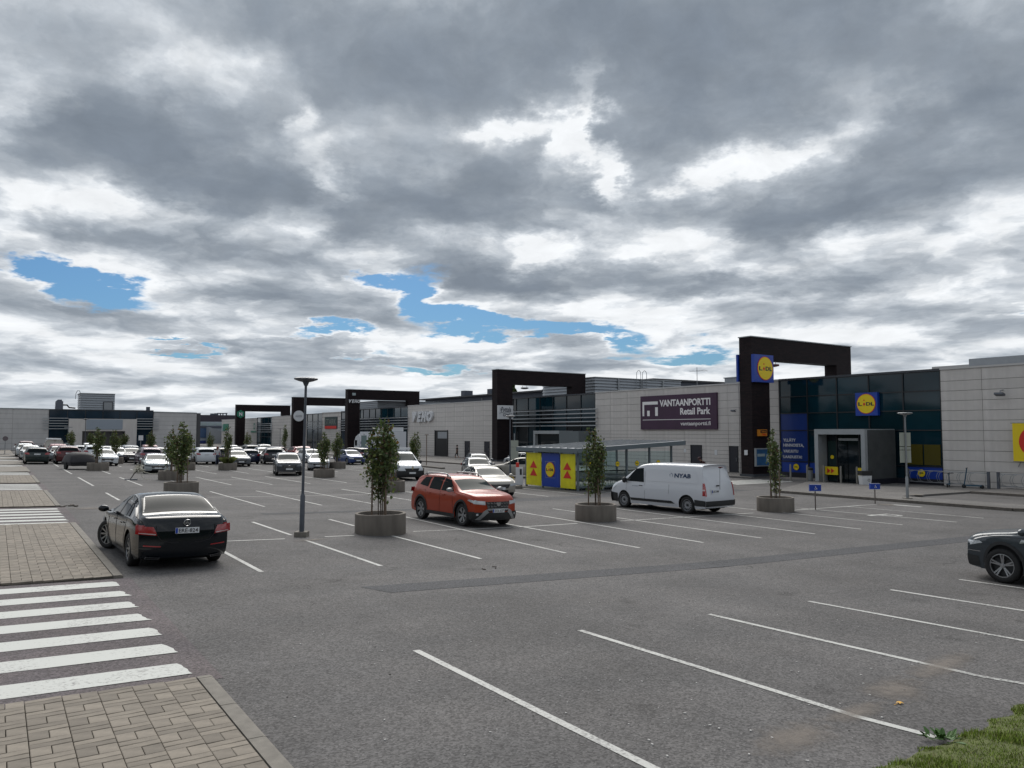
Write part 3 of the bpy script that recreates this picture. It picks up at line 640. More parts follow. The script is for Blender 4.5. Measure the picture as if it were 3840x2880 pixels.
s4 = shop(120.72, 'pale shop with louvred glass either side of the dark square sign', 157, 6.15)
glass_wall(s4, [120.72, 123, 125.5, 129.2], [-.6, 1.2, 3.2, 4.6, 6.0], [M_GLASSB], 6.25); louvres(s4, 120.9, 129.1, [4.55, 4.15, 3.75, 3.3, 2.9])
panels(s4, 129.2, 138.6, 6.2, single=False)
glass_wall(s4, [138.6, 141, 144, 147], [-.6, 1.2, 3.2, 4.6, 6.0], [M_GLASS], 6.1); louvres(s4, 138.7, 146.9, [4.5, 4.1, 3.7, 3.3])
panels(s4, 147, 157, 6.1, single=False)
s5 = shop(157.02, 'farthest shop of the row, pale, with the green sign near its corner', 215, 5.95)
panels(s5, 157.02, 169.75, 5.98, single=False, step=4)
glass_wall(s5, [169.75, 172.7, 175.6, 178.6, 181.5], [-.6, 1.5, 3.0, 4.5, 5.8], [M_GLASS], 5.92); louvres(s5, 169.8, 181.4, [4.4, 4.0, 3.5, 3.1, 2.6])
panels(s5, 181.5, 215, 5.85, single=False, step=4)
# things on the second and third unit
def door(y0, y1, z0, z1, parent, m=M_DOOR, handle=True):
    b = MB(); b.box(FX-.07, FX+.0, y0, y1, z0, z1); d = b.build('door', m, parent)
    if handle: b = MB(); b.box(FX-.14, FX-.07, y0+.08, y0+.11, z0+.95, z0+1.25); b.build('handle', M_STEEL, d)
    b = MB(); b.box(FX-.10, FX-.001, y0-.06, y0-.002, z0, z1+.06); b.box(FX-.10, FX-.001, y1+.002, y1+.06, z0, z1+.06); b.box(FX-.10, FX-.001, y0-.002, y1+.002, z1+.002, z1+.06); b.build('frame', M_MULL, d)
door(46.0, 47.15, -.70, 1.48, s2); door(42.1, 42.9, -.70, 1.45, s1 if 0 else s2)
door(84.95, 86.05, -.6, 1.42, s3); door(80.2, 81.25, -.6, 1.42, s3)
b = MB(); b.box(FX-.10, FX-.0, 90.6, 94.2, -.62, 2.84); g = b.build('dark_garage_opening', M_BLACK, s3)  # black slab paints the unlit inside of the open doorway
b = MB(); b.box(FX-.14, FX-.10, 90.7, 93.3, 1.75, 2.65); b.build('rolled_shutter', M_SHEET, g)
b = MB(); b.box(FX-.16, FX-.10, 90.55, 90.68, -.62, 2.9); b.box(FX-.16, FX-.10, 94.1, 94.23, -.62, 2.9); b.build('frame', M_MULL, g)
# lobby of the second unit behind the trolley shelter
lob = empty('entrance_lobby', (48.5, 65, -.77), label='grey lobby with a dark opening behind the trolley shelter roof', cat='entrance'); lob.matrix_world = Matrix.Identity(4)
b = MB(); b.box(48.4, 50.2, 60.2, 68.0, -.7, -.4); b.build('base', M_DOOR, lob)
b = MB(); b.box(48.4, 50.2, 60.2, 63.4, -.4, 2.75); b.build('side_wall', mat('lobby_panel', (.12,.14,.15), .6), lob)
b = MB(); b.box(48.4, 50.2, 63.4, 68.0, 2.45, 2.78); b.box(48.4, 50.2, 67.7, 68.0, -.4, 2.45); b.build('frame', M_FRAME, lob)
b = MB(); b.box(48.8, 50.1, 63.4, 67.7, -.4, 2.45); b.build('glazing', M_DARKGLASS, lob)
# plum sign
t = empty('plum_billboard', (FX, 48.7, 4.4), label='wide dark plum billboard with pale lettering on the panelled wall', cat='billboard'); t.matrix_world = Matrix.Identity(4)
b = MB(); b.box(FX-.20, FX-.035, 44.1, 53.3, 2.88, 5.98); b.build('board', M_PLUM, t)
xx = FX-.206
fit_text('VANTAANPORTTI', 6.0, .62, M_TXTW, t, (xx, 44.78, 4.95), bold=.03, right=True, space=.96)
fit_text('Retail Park', 3.45, .60, M_TXTW, t, (xx, 44.80, 4.17), bold=.028, right=True)
fit_text('vantaanportti.fi', 3.45, .44, M_TXTW, t, (xx, 44.78, 3.13), bold=.012, right=True)
b = MB(); b.box(xx-.008, xx+.004, 44.78, 53.0, 3.74, 3.79)
Y0 = 53.02   # logo: an angle over two bars
b.box(xx-.008, xx+.004, Y0-.22, Y0, 4.12, 5.45); b.box(xx-.008, xx+.004, Y0-2.0, Y0-.22, 5.17, 5.45)
b.box(xx-.008, xx+.004, Y0-.95, Y0-.62, 4.12, 4.62); b.box(xx-.008, xx+.004, Y0-2.0, Y0-1.66, 4.12, 4.92)
b.build('emblem', M_TXTW, t)
# raised letters on the third unit
t = empty('raised_letters', (FX, 98, 4), label='large white raised letters on the long pale wall above the garage door', cat='sign'); t.matrix_world = Matrix.Identity(4)
def veho(parent, y, z, w, h, look, x, ext):
    u = 0
    for ch, k in (('V', .27), ('E', .22), ('H', .27), ('O', .28)):
        ww = w*k*.96
        loc = (x, y-u, z) if look == 'X' else (x+u, y, z)
        fit_text(ch, ww*1.04, h, M_WHITE, parent, loc, look, bold=.06, ext=ext, shear=.28, name='letter'); u += w*k
veho(t, 100.7, 4.05, 5.9, 1.5, 'X', FX-.25, .16)
# dark square sign
t = empty('square_sign', (FX, 133.7, 4.2), label='dark square sign with pale outlined letters above a red band', cat='sign'); t.matrix_world = Matrix.Identity(4)
b = MB(); b.box(FX-.2, FX-.04, 130.8, 136.8, 3.15, 5.35); b.build('board', mat('board_green_grey', (.035,.055,.055), .6), t)
b = MB(); b.box(FX-.215, FX-.2, 130.9, 136.7, 3.2, 3.7); b.build('red_band', M_RED, t)
fit_text('STARK', 5.2, 1.0, mat('pale_outline', (.20,.22,.20), .6), t, (FX-.21, 136.4, 3.95), bold=.0)
t = empty('green_sign', (FX, 210, 3.8), label='green rectangular sign at the far corner of the row', cat='sign'); t.matrix_world = Matrix.Identity(4)
b = MB(); b.box(FX-.2, FX-.04, 207.5, 212.6, 2.9, 4.7); b.build('board', M_GREEN, t); b = MB(); b.box(FX-.2, FX-.04, 212.7, 214.2, 2.7, 4.5); b.build('pale_strip', M_GREYB, t)
t = empty('green_sign', (FX, 182, 3.8), label='small green emblem beside the louvres of the farthest shop', cat='sign'); t.matrix_world = Matrix.Identity(4)
disc(FX-.06, 183.6, 3.9, .75, M_GREEN, 'ring', t); disc(FX-.09, 183.6, 3.9, .45, M_PANEL_FAR, 'centre', t); b = MB(); b.box(FX-.2, FX-.05, 181.8, 186, 2.45, 2.85); b.build('name_bar', M_GREEN, t)
# small notices
def notice(y, z, w, h, label, x=FX-.05, m=M_WHITE, name='notice'):
    b = MB(); b.box(x, x+.02, y-w/2, y+w/2, z-h/2, z+h/2); return b.build(name, m, None, label=label, cat='notice')
notice(47.9, 1.02, .25, .32, 'small pale notice on the wall left of the dark service door'); notice(44.4, .95, .28, .42, 'small white notice on the wall right of the dark service door')
# banner
t = empty('banner', (FX-.5, 21, 2), label='yellow banner with a red ring at the right edge of the photo', cat='banner'); t.matrix_world = Matrix.Identity(4)
b = MB(); b.box(FX-.45, FX-.42, 18.3, 21.40, .95, 3.18); b.build('cloth', M_YEL, t)
b = MB(); n = 40
for k in range(n):
    a0, a1 = 2*pi*k/n, 2*pi*(k+1)/n; ri, ro = .62, .95
    b.add([(FX-.46, 20.12-r*cos(a), 2.10+r*sin(a)) for a in (a0, a1) for r in (ri, ro)], [(0,1,3,2)])
b.build('red_ring', M_RED, t)
b = MB(); b.tube([(FX-.43, 21.5, 3.2), (FX-.43, 18.2, 3.2)], .025); b.tube([(FX-.43, 21.42, .94), (FX-.43, 18.2, .94)], .02); b.tube([(FX-.43, 21.0, .95), (FX-.1, 21.3, .62)], .02); b.build('pole', M_STEEL, t)
# wall lamp
t = empty('wall_lamp', (FX, 22, 5), label='small dark floodlight on the nearest pale wall', cat='lamp'); t.matrix_world = Matrix.Identity(4)
b = MB(); b.tube([(FX, 22.0, 5.2), (FX-.4, 22.0, 5.15), (FX-.45, 22, 5.0)], .03); b.build('arm', M_STEEL, t)
b = MB(); b.obox((FX-.5, 22.0, 4.93), (.35,.5,.12), Matrix.Rotation(.3, 3, 'Y')); b.build('lamp_head', M_POLE, t)
t = empty('wall_lamp', (FX, 42.3, 4.3), label='tiny floodlight on the wall just left of the nearest brick frame', cat='lamp'); t.matrix_world = Matrix.Identity(4)
b = MB(); b.tube([(FX, 42.2, 4.5), (FX-.3, 42.2, 4.45)], .025); b.build('arm', M_STEEL, t); b = MB(); b.obox((FX-.4, 42.2, 4.38), (.25,.35,.1), Matrix.Rotation(.3,3,'Y')); b.build('lamp_head', M_POLE, t)

# ---------------------------------------------------------------- brick portal frames
def portal(y, top, low, label, xr=59.2, th=1.1):
    t = empty('brick_portal', (47.5, y, -.77), label=label, cat='portal', group='brick portal frames')
    o = (47.5, y, -.77)
    def bx(nm, x0, x1, z0, z1, m=M_BRICK, e=0.0):
        b = MB(); b.box(x0-o[0], x1-o[0], -e, th+e, z0-o[2], z1-o[2]); return b.build(nm, m, t)
    bx('column', 46.5, 48.55, -.45, top); bx('base', 46.42, 48.63, -.9, -.45, mat('portal_base', (.045,.05,.06), .7), .08)
    bx('beam', 48.55, xr, low, top); bx('leg', xr-2.05, xr, 5.5, low)
    bx('coping', 46.44, xr+.06, top, top+.07, M_COPE, .06); return t
portal(37.4, 9.75, 8.12, 'nearest brick portal frame, with blue square signs on its column')
portal(72.25, 9.62, 8.03, 'second brick portal frame, with a small white sign, behind the trolley shelter')
portal(116.2, 9.38, 7.82, 'third brick portal frame, with small white letters')
portal(143.2, 9.15, 7.66, 'fourth brick portal frame, with a white round sign')
portal(184.4, 8.9, 7.4, 'farthest brick portal frame, with a green hexagon')
t = empty('shop_sign', (47.6, 37.2, 7.4), label='blue square sign with a yellow disc hung on the column of the nearest brick frame', cat='sign'); t.matrix_world = Matrix.Identity(4)
b = MB(); b.box(46.42, 48.62, 37.05, 37.33, 6.36, 8.42); b.build('sign_box', M_BLUE, t); shop_logo(t, (47.62, 37.045, 7.4), 2.02, 'Y')
t = empty('shop_sign', (47.6, 38.7, 7.4), label='edge of the blue sign on the far side of the nearest brick column', cat='sign'); t.matrix_world = Matrix.Identity(4)
b = MB(); b.box(46.42, 48.6, 38.58, 38.74, 6.45, 8.5); b.build('sign_box', M_BLUE, t)
t = empty('orange_sign', (47.5, 37.3, 2.6), label='small orange cash sign on the nearest brick column', cat='sign'); t.matrix_world = Matrix.Identity(4)
b = MB(); b.box(46.99, 47.92, 37.2, 37.38, 2.36, 2.85); b.build('board', M_ORANGE, t); b = MB(); b.box(47.15, 47.85, 37.185, 37.2, 2.6, 2.8); b.build('dark_field', M_DOOR, t)
fit_text('Talletus.', .56, .12, M_ORANGE, t, (47.22, 37.18, 2.64), 'Y'); fit_text('Otto.', .5, .15, M_RED, t, (47.32, 37.195, 2.41), 'Y')
t = empty('notice_case', (47.5, 37.3, .8), label='blue framed poster case at the foot of the nearest brick column', cat='poster case'); t.matrix_world = Matrix.Identity(4)
b = MB(); b.box(46.62, 48.30, 37.22, 37.38, .12, 1.46); b.build('case', M_FRAME, t); b = MB(); b.box(46.70, 48.22, 37.20, 37.22, .20, 1.38); b.build('poster', mat('case_poster', (.03,.10,.22), .4, noise=(2,.4,3)), t)
b = MB(); b.box(46.75, 47.6, 37.19, 37.2, .85, 1.05); b.box(47.75, 47.95, 37.19, 37.2, .45, 1.0); b.build('poster_print', M_GREYB, t)
b = MB(); b.box(46.45, 46.47, 37.85, 38.15, .95, 1.32); b.build('notice', M_WHITE, None, label='white paper notice on the narrow side of the nearest brick column', cat='notice')
t = empty('script_sign', (47.5, 72.1, 4.8), label='white square sign with black script on the second brick column', cat='sign'); t.matrix_world = Matrix.Identity(4)
b = MB(); b.box(46.48, 48.52, 72.05, 72.22, 4.08, 5.62); b.build('board', M_WHITE, t)
fit_text('Pottala', 1.35, .55, M_NAVY, t, (46.85, 72.04, 4.90), 'Y', shear=.3, bold=.01); fit_text('Grej', .85, .55, M_NAVY, t, (47.15, 72.04, 4.25), 'Y', shear=.3, bold=.01)
b = MB(); b.tube([(46.65,72.035,4.72),(47.0,72.035,4.83),(47.4,72.035,4.75),(47.8,72.035,4.85),(48.35,72.035,4.70)], .02, 5); b.tube([(46.8,72.035,5.3),(46.85,72.035,5.0),(46.95,72.035,4.85)], .02, 5); b.build('flourish', M_NAVY, t)
t = empty('small_raised_letters', (47.5, 116.1, 7.3), label='small white raised letters on the third brick column', cat='sign'); t.matrix_world = Matrix.Identity(4)
veho(t, 116.08, 7.25, 1.85, .55, 'Y', 46.62, .04)
b = MB(); b.box(47.2, 47.75, 116.05, 116.2, 8.45, 8.85); b.build('column_plate', M_GREYB, None, label='small grey plate above the white letters on the third brick column', cat='plate')
t = empty('round_sign', (47.5, 143.1, 5.6), label='white round sign on the fourth brick column', cat='sign'); t.matrix_world = Matrix.Identity(4)
disc(47.55, 143.18, 5.62, 1.02, M_WHITE, 'board', t, 'Y', .15); fit_text('LÄNDREN', 1.2, .17, M_NAVY, t, (46.95, 143.02, 5.65), 'Y', bold=0); fit_text('MAKELIIKE', 1.3, .17, M_NAVY, t, (46.9, 143.02, 5.4), 'Y', bold=0)
t = empty('hexagon_sign', (47.4, 184.3, 6.7), label='green hexagon emblem on the farthest brick column', cat='sign'); t.matrix_world = Matrix.Identity(4)
b = MB(); b.prism([(47.45+.95*cos(radians(90+60*k)), 184.35, 6.75+.95*sin(radians(90+60*k))) for k in range(6)], (0,-.1,0)); b.build('board', M_GREEN, t); fit_text('N', .75, .85, M_WHITE, t, (47.08, 184.2, 6.32), 'Y', bold=.05)
# hanging lamps under the beams
for x, y, z, c in ((49.7, 37.9, 8.05, 'red'), (50.6, 72.8, 7.95, 'dark')):
    t = empty('hanging_lamp', (x, y, z), label=f'small {c} lamp hanging under the beam of the {"nearest" if c == "red" else "second"} brick frame', cat='lamp')
    b = MB(); b.tube([(-.3,0,0),(-.3,0,-.18)], .02, 6); b.tube([(.3,0,0),(.3,0,-.18)], .02, 6); b.build('bracket', M_POLE, t)
    b = MB(); b.lathe([(0,-.18),(.45,-.2),(.45,-.32),(.2,-.38),(0,-.38)], 16); b.build('shade', mat('lamp_'+c, (.10,.012,.012) if c == 'red' else (.03,.03,.04), .5), t)

# ---------------------------------------------------------------- roof plant
def plant_room(x0, x1, y0, y1, z0, z1, label, nslat, m=M_SHEET, left=True, front=True):
    t = empty('roof_plant_room', ((x0+x1)/2, (y0+y1)/2, z0), label=label, cat='plant room', group='ribbed plant rooms on the roofs'); t.matrix_world = Matrix.Identity(4)
    b = MB(); b.box(x0, x1, y0, y1, z0, z1-.05); b.build('core', m, t)
    h = (z1-z0)/nslat
    for i in range(nslat):
        z = z0+h*i
        b = MB(); b.add([(x0-.02,y0-.02,z+h*.92),(x1,y0-.02,z+h*.92),(x1,y0-.16,z+.02),(x0-.16,y0-.16,z+.02),(x0-.02,y1,z+h*.92),(x0-.16,y1,z+.02)], [(0,3,2,1),(0,4,5,3)])
        b.add([(x0-.16,y0-.16,z+.02),(x1,y0-.16,z+.02),(x1,y0-.02,z+.02),(x0-.02,y0-.02,z+.02)], [(0,1,2,3)]); b.build('slat', m, t)
    b = MB(); b.box(x0-.18, x1+.05, y0-.18, y1+.05, z1-.05, z1+.05); b.build('coping', M_COPE, t); return t
p1 = plant_room(60, 74.5, 71.4, 82, 6.3, 9.25, 'long ribbed grey plant room on the roof behind the plum sign', 8)
for x in (63.6, 67.5, 71.2): b = MB(); b.box(x-.12, x+.12, 71.18, 71.24, 6.3, 9.2); b.build('rib_post', M_STEEL, p1)
p2 = plant_room(52.5, 66, 118, 132, 5.8, 7.75, 'ribbed grey plant room seen under the third brick frame', 6)
# hooped ladder rails on the plant room
t = empty('roof_ladder', (68, 71, 8.5), label='twin hooped ladder rails over the long ribbed plant room', cat='ladder'); t.matrix_world = Matrix.Identity(4)
for x in (66.9, 67.9):
    b = MB(); b.tube([(x-.35, 71.15, 7.2), (x-.35, 71.15, 9.9)] + [(x-.35*cos(a), 71.15, 9.9+.45*sin(a)) for a in (radians(30), radians(60), radians(90), radians(120), radians(150))] + [(x+.35, 71.15, 9.9), (x+.35, 71.15, 7.2)], .035, 6); b.build('hoop', M_STEEL, t)
t = empty('roof_antenna', (58, 53.3, 7), label='thin television antenna on the roof left of the nearest brick frame', cat='antenna'); t.matrix_world = Matrix.Identity(4)
b = MB(); b.tube([(58,53.3,6.2),(58,53.3,9.1)], .03, 6); b.build('mast', M_STEEL, t); b = MB(); b.tube([(58,54.2,8.75),(58,51.9,8.65)], .018, 5); b.build('boom', M_STEEL, t)
for k in range(5): b = MB(); b.tube([(57.7,54.1-.45*k,8.75),(58.3,54.1-.45*k,8.75)], .012, 4); b.build('element', M_STEEL, t)
for (x0, x1, y0, y1, z1, lb) in ((56,57.6,46.3,48.1,7.6,'low grey box on the roof edge behind the plum sign'), (56,56.8,53.6,54.4,7.1,'small dark cowl on the roof beside the antenna'), (54,62,36,41,6.95,'flat roof box left of the nearest brick frame leg')):
    b = MB(); b.box(x0, x1, y0, y1, 6.2, z1); b.box(x0-.08, x1+.08, y0-.08, y1+.08, z1, z1+.08); b.build('roof_box', M_SHEET, None, label=lb, cat='roof box')
# dark shed behind the third unit
t = empty('dark_building', (80, 120, 0), label='dark flat-roofed building rising behind the long pale shop', cat='building'); t.matrix_world = Matrix.Identity(4)
b = MB(); b.box(75, 95, 96, 144.5, -1, 9.25); b.build('wall', M_SHEETD, t); b = MB(); b.box(74, 96, 95, 146, 9.25, 9.5); b.build('roof', M_ROOF, t)
b = MB(); b.box(74.2, 76, 126.8, 128.2, 9.5, 10.5); b.build('vent', M_SHEETD, t); b = MB(); b.box(74.2, 76, 117.3, 118.7, 9.5, 10.4); b.build('vent', M_SHEETD, t)
for y in (143.2, 140.5, 138.5, 121.5): b = MB(); b.tube([(74.8,y,8.4),(74.8,y,8.9)], .07, 6); b.build('wall_pipe', M_STEEL, t)
t = empty('dark_building', (85, 90, 0), label='dark low building with a sloping roof behind the second brick frame', cat='building'); t.matrix_world = Matrix.Identity(4)
b = MB(); b.box(80, 96, 82, 101, -1, 10.2); b.build('wall', M_SHEETD, t); b = MB(); b.box(79.5, 96.5, 81.5, 101.5, 10.2, 10.45); b.build('roof', M_ROOF, t); b = MB(); b.box(79.2, 80.2, 81.3, 84, 9.3, 10.2); b.build('eave', M_WOOD, t)

# ---------------------------------------------------------------- the building across the far end
FY = 138
fb = empty('shop_building', (0, FY, 0), label='long pale shop across the far end, dark glass band over its entrance', cat='shop'); fb.matrix_world = Matrix.Identity(4)
b = MB(); b.box(-40, 29, FY+.3, FY+50, -1, 5.8); b.build('roof', M_ROOF, fb)
def far_panels(x0, x1, z1a, z1b, rows=9):
    b = MB(); b.add([(x0,FY+.05,-1),(x1,FY+.05,-1),(x1,FY+.05,z1b),(x0,FY+.05,z1a),(x0,FY+.3,-1),(x1,FY+.3,-1),(x1,FY+.3,z1b),(x0,FY+.3,z1a)], [(0,1,2,3),(4,7,6,5),(3,2,6,7),(0,3,7,4),(1,5,6,2)]); b.build('wall_backing', M_PJOINT2, fb)
    J = MB(); n = max(1, round((x1-x0)/4.9))
    for i in range(n):
        a, c = x0+(x1-x0)*i/n+.02, x0+(x1-x0)*(i+1)/n-.02
        for r in range(rows):
            f0, f1 = r/rows, (r+1)/rows; za = z1a+(z1b-z1a)*i/n
            J.box(a, c, FY, FY+.05, -.6+(za+.6)*f0+.015, -.6+(za+.6)*f1-.015)
    o = J.build('wall_panels', M_PANEL_FAR, fb); o['kind'] = 'stuff'
    b = MB(); b.add([(x0,FY-.08,z1a-.02),(x1,FY-.08,z1b-.02),(x1,FY-.08,z1b+.14),(x0,FY-.08,z1a+.14),(x0,FY+.5,z1a-.02),(x1,FY+.5,z1b-.02),(x1,FY+.5,z1b+.14),(x0,FY+.5,z1a+.14)], [(0,1,2,3),(3,2,6,7),(0,3,7,4),(1,5,6,2),(0,4,5,1)]); b.build('coping', M_COPE, fb)
far_panels(-40, 6.85, 6.4, 6.05); far_panels(21.55, 28.3, 5.85, 5.75)
b = MB(); b.box(6.85, 21.55, FY-.02, FY+.3, 4.7, 6.02); b.build('glass_band', M_GLASSB, fb)
for i in range(7): x = 6.85+i*2.45; b = MB(); b.box(x-.04, x+.04, FY-.08, FY-.02, 4.72, 6.0); b.build('mullion', M_MULL, fb)
b = MB(); b.box(6.85, 21.55, FY-.12, FY+.4, 6.02, 6.16); b.build('coping', M_COPED, fb)
for a, c in ((6.9, 9.45), (19.0, 21.5)):
    b = MB(); b.box(a, c, FY, FY+.3, -.9, 4.7); b.build('window_pane', M_GLASSB, fb)
    for z in (4.75, 4.35, 3.95, 3.55, 3.12): b = MB(); b.box(a-.9 if a < 10 else a, c if a < 10 else c+.9, FY-.35, FY-.25, z-.05, z+.05); b.build('louvre', M_LOUV, fb)
b = MB(); b.box(9.47, 11.3, FY-1.2, FY+.1, -.9, 4.68); b.build('entrance_pier', M_PANEL, fb); b = MB(); b.box(17.3, 18.98, FY-1.2, FY+.1, -.9, 4.68); b.build('entrance_pier', M_PANEL, fb)
b = MB(); b.box(11.3, 17.3, FY-1.2, FY+.1, 2.75, 4.68); b.build('entrance_head', M_PANEL, fb)
b = MB(); b.box(11.8, 16.9, FY-1.3, FY-1.2, 3.0, 4.6); b.build('blank_sign', mat('blank_sign', (.27,.31,.36), .5), fb)
b = MB(); b.box(11.3, 17.3, FY-.3, FY+.1, -.9, 2.75); b.build('entrance_glazing', mat('entrance_brown', (.05,.045,.045), .3), fb)
for x in (11.4, 13.3, 15.3, 17.2): b = MB(); b.box(x-.06, x+.06, FY-.4, FY-.3, -.9, 2.74); b.build('door_post', M_MULL, fb)
p = plant_room(11.54, 16.5, 144, 149, 5.5, 8.95, 'small ribbed plant room with a door on the roof at the far end', 9)
b = MB(); b.box(14.9, 16.1, 143.80, 143.84, 5.5, 7.55); d = b.build('door', M_STEEL, p); b = MB(); b.box(14.78, 14.9, 143.78, 143.84, 5.5, 7.65); b.box(16.1, 16.2, 143.78, 143.84, 5.5, 7.65); b.box(14.9, 16.1, 143.78, 143.84, 7.55, 7.65); b.build('frame', M_MULL, d)
b = MB(); b.tube([(10.75,144,8.0),(10.8,144,8.9),(11.0,144,9.35),(11.25,144,9.4),(11.4,144,9.1),(11.4,144,8.7)], .05, 6); b.build('roof_ladder_hoop', M_STEEL, None, label='bent ladder hoop beside the small far plant room', cat='ladder')
t = empty('ventilation_unit', (8.5, 144, 6), label='rounded dark ventilation unit on the far roof, left of the small plant room', cat='ventilation unit'); t.matrix_world = Matrix.Identity(4)
b = MB(); b.prism([(7.95,144,5.5),(9.05,144,5.5),(9.05,144,7.6),(8.9,144,7.6),(8.85,144,7.85),(8.3,144,7.85),(8.0,144,7.55)], (0,1.2,0)); b.build('casing', mat('vent_casing', (.10,.11,.14), .5), t)
b = MB(); b.tube([(9.05,144.2,7.0),(9.6,144.2,7.0),(9.9,144.2,6.6),(10.8,144.2,6.5)], .12, 8); b.build('duct', M_DOOR, t)
b = MB(); b.box(21.4, 21.95, 144, 144.6, 5.6, 6.9); b.build('roof_cowl', M_SHEETD, None, label='small square cowl near the right end of the far roof', cat='cowl')
# buildings beyond the gap
t = empty('blue_store', (50, 225, -1), label='pale and blue store far off in the gap between the rows', cat='shop'); t.matrix_world = Matrix.Identity(4)
M_PB = mat('pale_blue_panel', (.36,.40,.44), .6); M_DB = mat('deep_blue', (.02,.035,.16), .5); M_MB = mat('mid_blue', (.05,.10,.20), .5)
b = MB(); b.box(38, 62, 225, 250, -2.6, 5.4); b.build('wall', M_PB, t); b = MB(); b.box(38, 60, 224.6, 225, 3.7, 4.2); b.build('dark_band', M_SHEETD, t)
for i in range(9): b = MB(); b.box(38.6+i*2.1, 40.4+i*2.1, 224.85, 225, 4.35, 5.2); b.build('window', M_GREYB, t)
b = MB(); b.box(45.4, 49.0, 224.7, 225, 1.0, 3.6); b.build('blue_panel', M_MB, t); b = MB(); b.box(45.6, 48.6, 224.6, 224.9, -1.8, .2); b.build('shop_window', M_DB, t)
b = MB(); b.prism([(48.5,224,-2.5),(53.2,224,-2.5),(53.2,224,2.3),(48.5,224,3.9)], (0,-4,0)); b.build('porch', M_SHEET, t)
b = MB(); b.box(53.4, 55.2, 223.9, 224.4, 1.5, 2.1); b.build('name_board', M_SHEETD, t); b = MB(); b.box(53.8, 54.8, 223.9, 224.4, .3, 1.2); b.build('red_board', mat('dull_red', (.22,.05,.05), .6), t)
t = empty('dark_building', (60, 260, -1), label='dark brown block far behind the blue store, with vents on its roof', cat='building'); t.matrix_world = Matrix.Identity(4)
b = MB(); b.box(44, 65.5, 260, 285, -3, 8.0); b.build('wall', mat('dark_block', (.035,.028,.04), .7), t)
for x0, x1, z in ((57.8,58.6,8.5), (59,59.8,8.6)): b = MB(); b.box(x0, x1, 260, 262, 8, z); b.build('vent', M_SHEETD, t)
b = MB(); b.box(60, 63, 261, 262, 8.45, 8.75); [b.box(x-.08, x+.08, 261, 262, 8, 8.45) for x in (60.1,60.9,61.7,62.8)]; b.build('roof_rack', M_SHEETD, t)
# low hedge and embankment closing the distance
b = MB(); b.box(26, 44, 210, 214, -1.5, -.1); b.build('low_wall', M_KERB2, None, label='low concrete wall at the far end of the gap between the rows', cat='wall')

# ---------------------------------------------------------------- vehicles
def paint(name, c, metal=.0, rough=.32, coat=.6): return mat(name, c, rough+.06, metal*.5, .3, coat=coat)
M_TYRE = mat('tyre', (.012,.012,.013), .75, noise=(20,.2,3)); M_TRIM = mat('black_trim', (.016,.017,.019), .55)
M_RIM = mat('alloy', (.42,.43,.45), .3, metal=.85); M_RIMD = mat('alloy_dark', (.04,.042,.045), .4, metal=.5); M_STRIM = mat('steel_wheel', (.30,.31,.33), .45, metal=.5)
M_CARGL = mat('car_glass', (.012,.016,.018), .04, spec=.13, coat=0); M_CARGL.node_tree.nodes['Principled BSDF'].inputs['IOR'].default_value = 1.2
M_WSCREEN = mat('windscreen', (.030,.040,.040), .05, spec=.13, coat=0); M_WSCREEN.node_tree.nodes['Principled BSDF'].inputs['IOR'].default_value = 1.25
M_CHROME = mat('chrome', (.55,.56,.58), .15, metal=1.0); M_SILV = mat('satin_silver', (.32,.33,.34), .4, metal=.6)
M_HEAD = mat('headlight', (.50,.53,.56), .08, spec=.8, coat=1); M_HEADD = mat('headlight_dark', (.12,.13,.15), .08, spec=.8, coat=1)
M_TAIL = mat('tail_light', (.30,.006,.010), .15, coat=1); M_TAILW = mat('tail_light_clear', (.50,.40,.40), .15, coat=1); M_PLATE = mat('number_plate', (.62,.64,.66), .45); M_PLTXT = mat('plate_text', (.02,.02,.025), .5); M_EUB = mat('plate_blue', (.01,.05,.35), .5)
M_WELL = mat('wheel_well', (.004,.004,.005), .95); M_SEAM = mat('seam', (.010,.010,.012), .7)
def lerp(tab, x):
    if x >= tab[0][0]: return tab[0][1]
    for (a, u), (b, v) in zip(tab, tab[1:]):
        if x >= b: return u + (v-u)*((a-x)/(a-b) if a != b else 0)
    return tab[-1][1]
def smooth_tab(tab, n=3):
    """round the corners of a profile by corner cutting, ends kept"""
    for _ in range(n):
        o = [tab[0]]
        for p, q in zip(tab, tab[1:]):
            o += [(p[0]*.75+q[0]*.25, p[1]*.75+q[1]*.25), (p[0]*.25+q[0]*.75, p[1]*.25+q[1]*.75)]
        tab = o + [tab[-1]]
    return tab
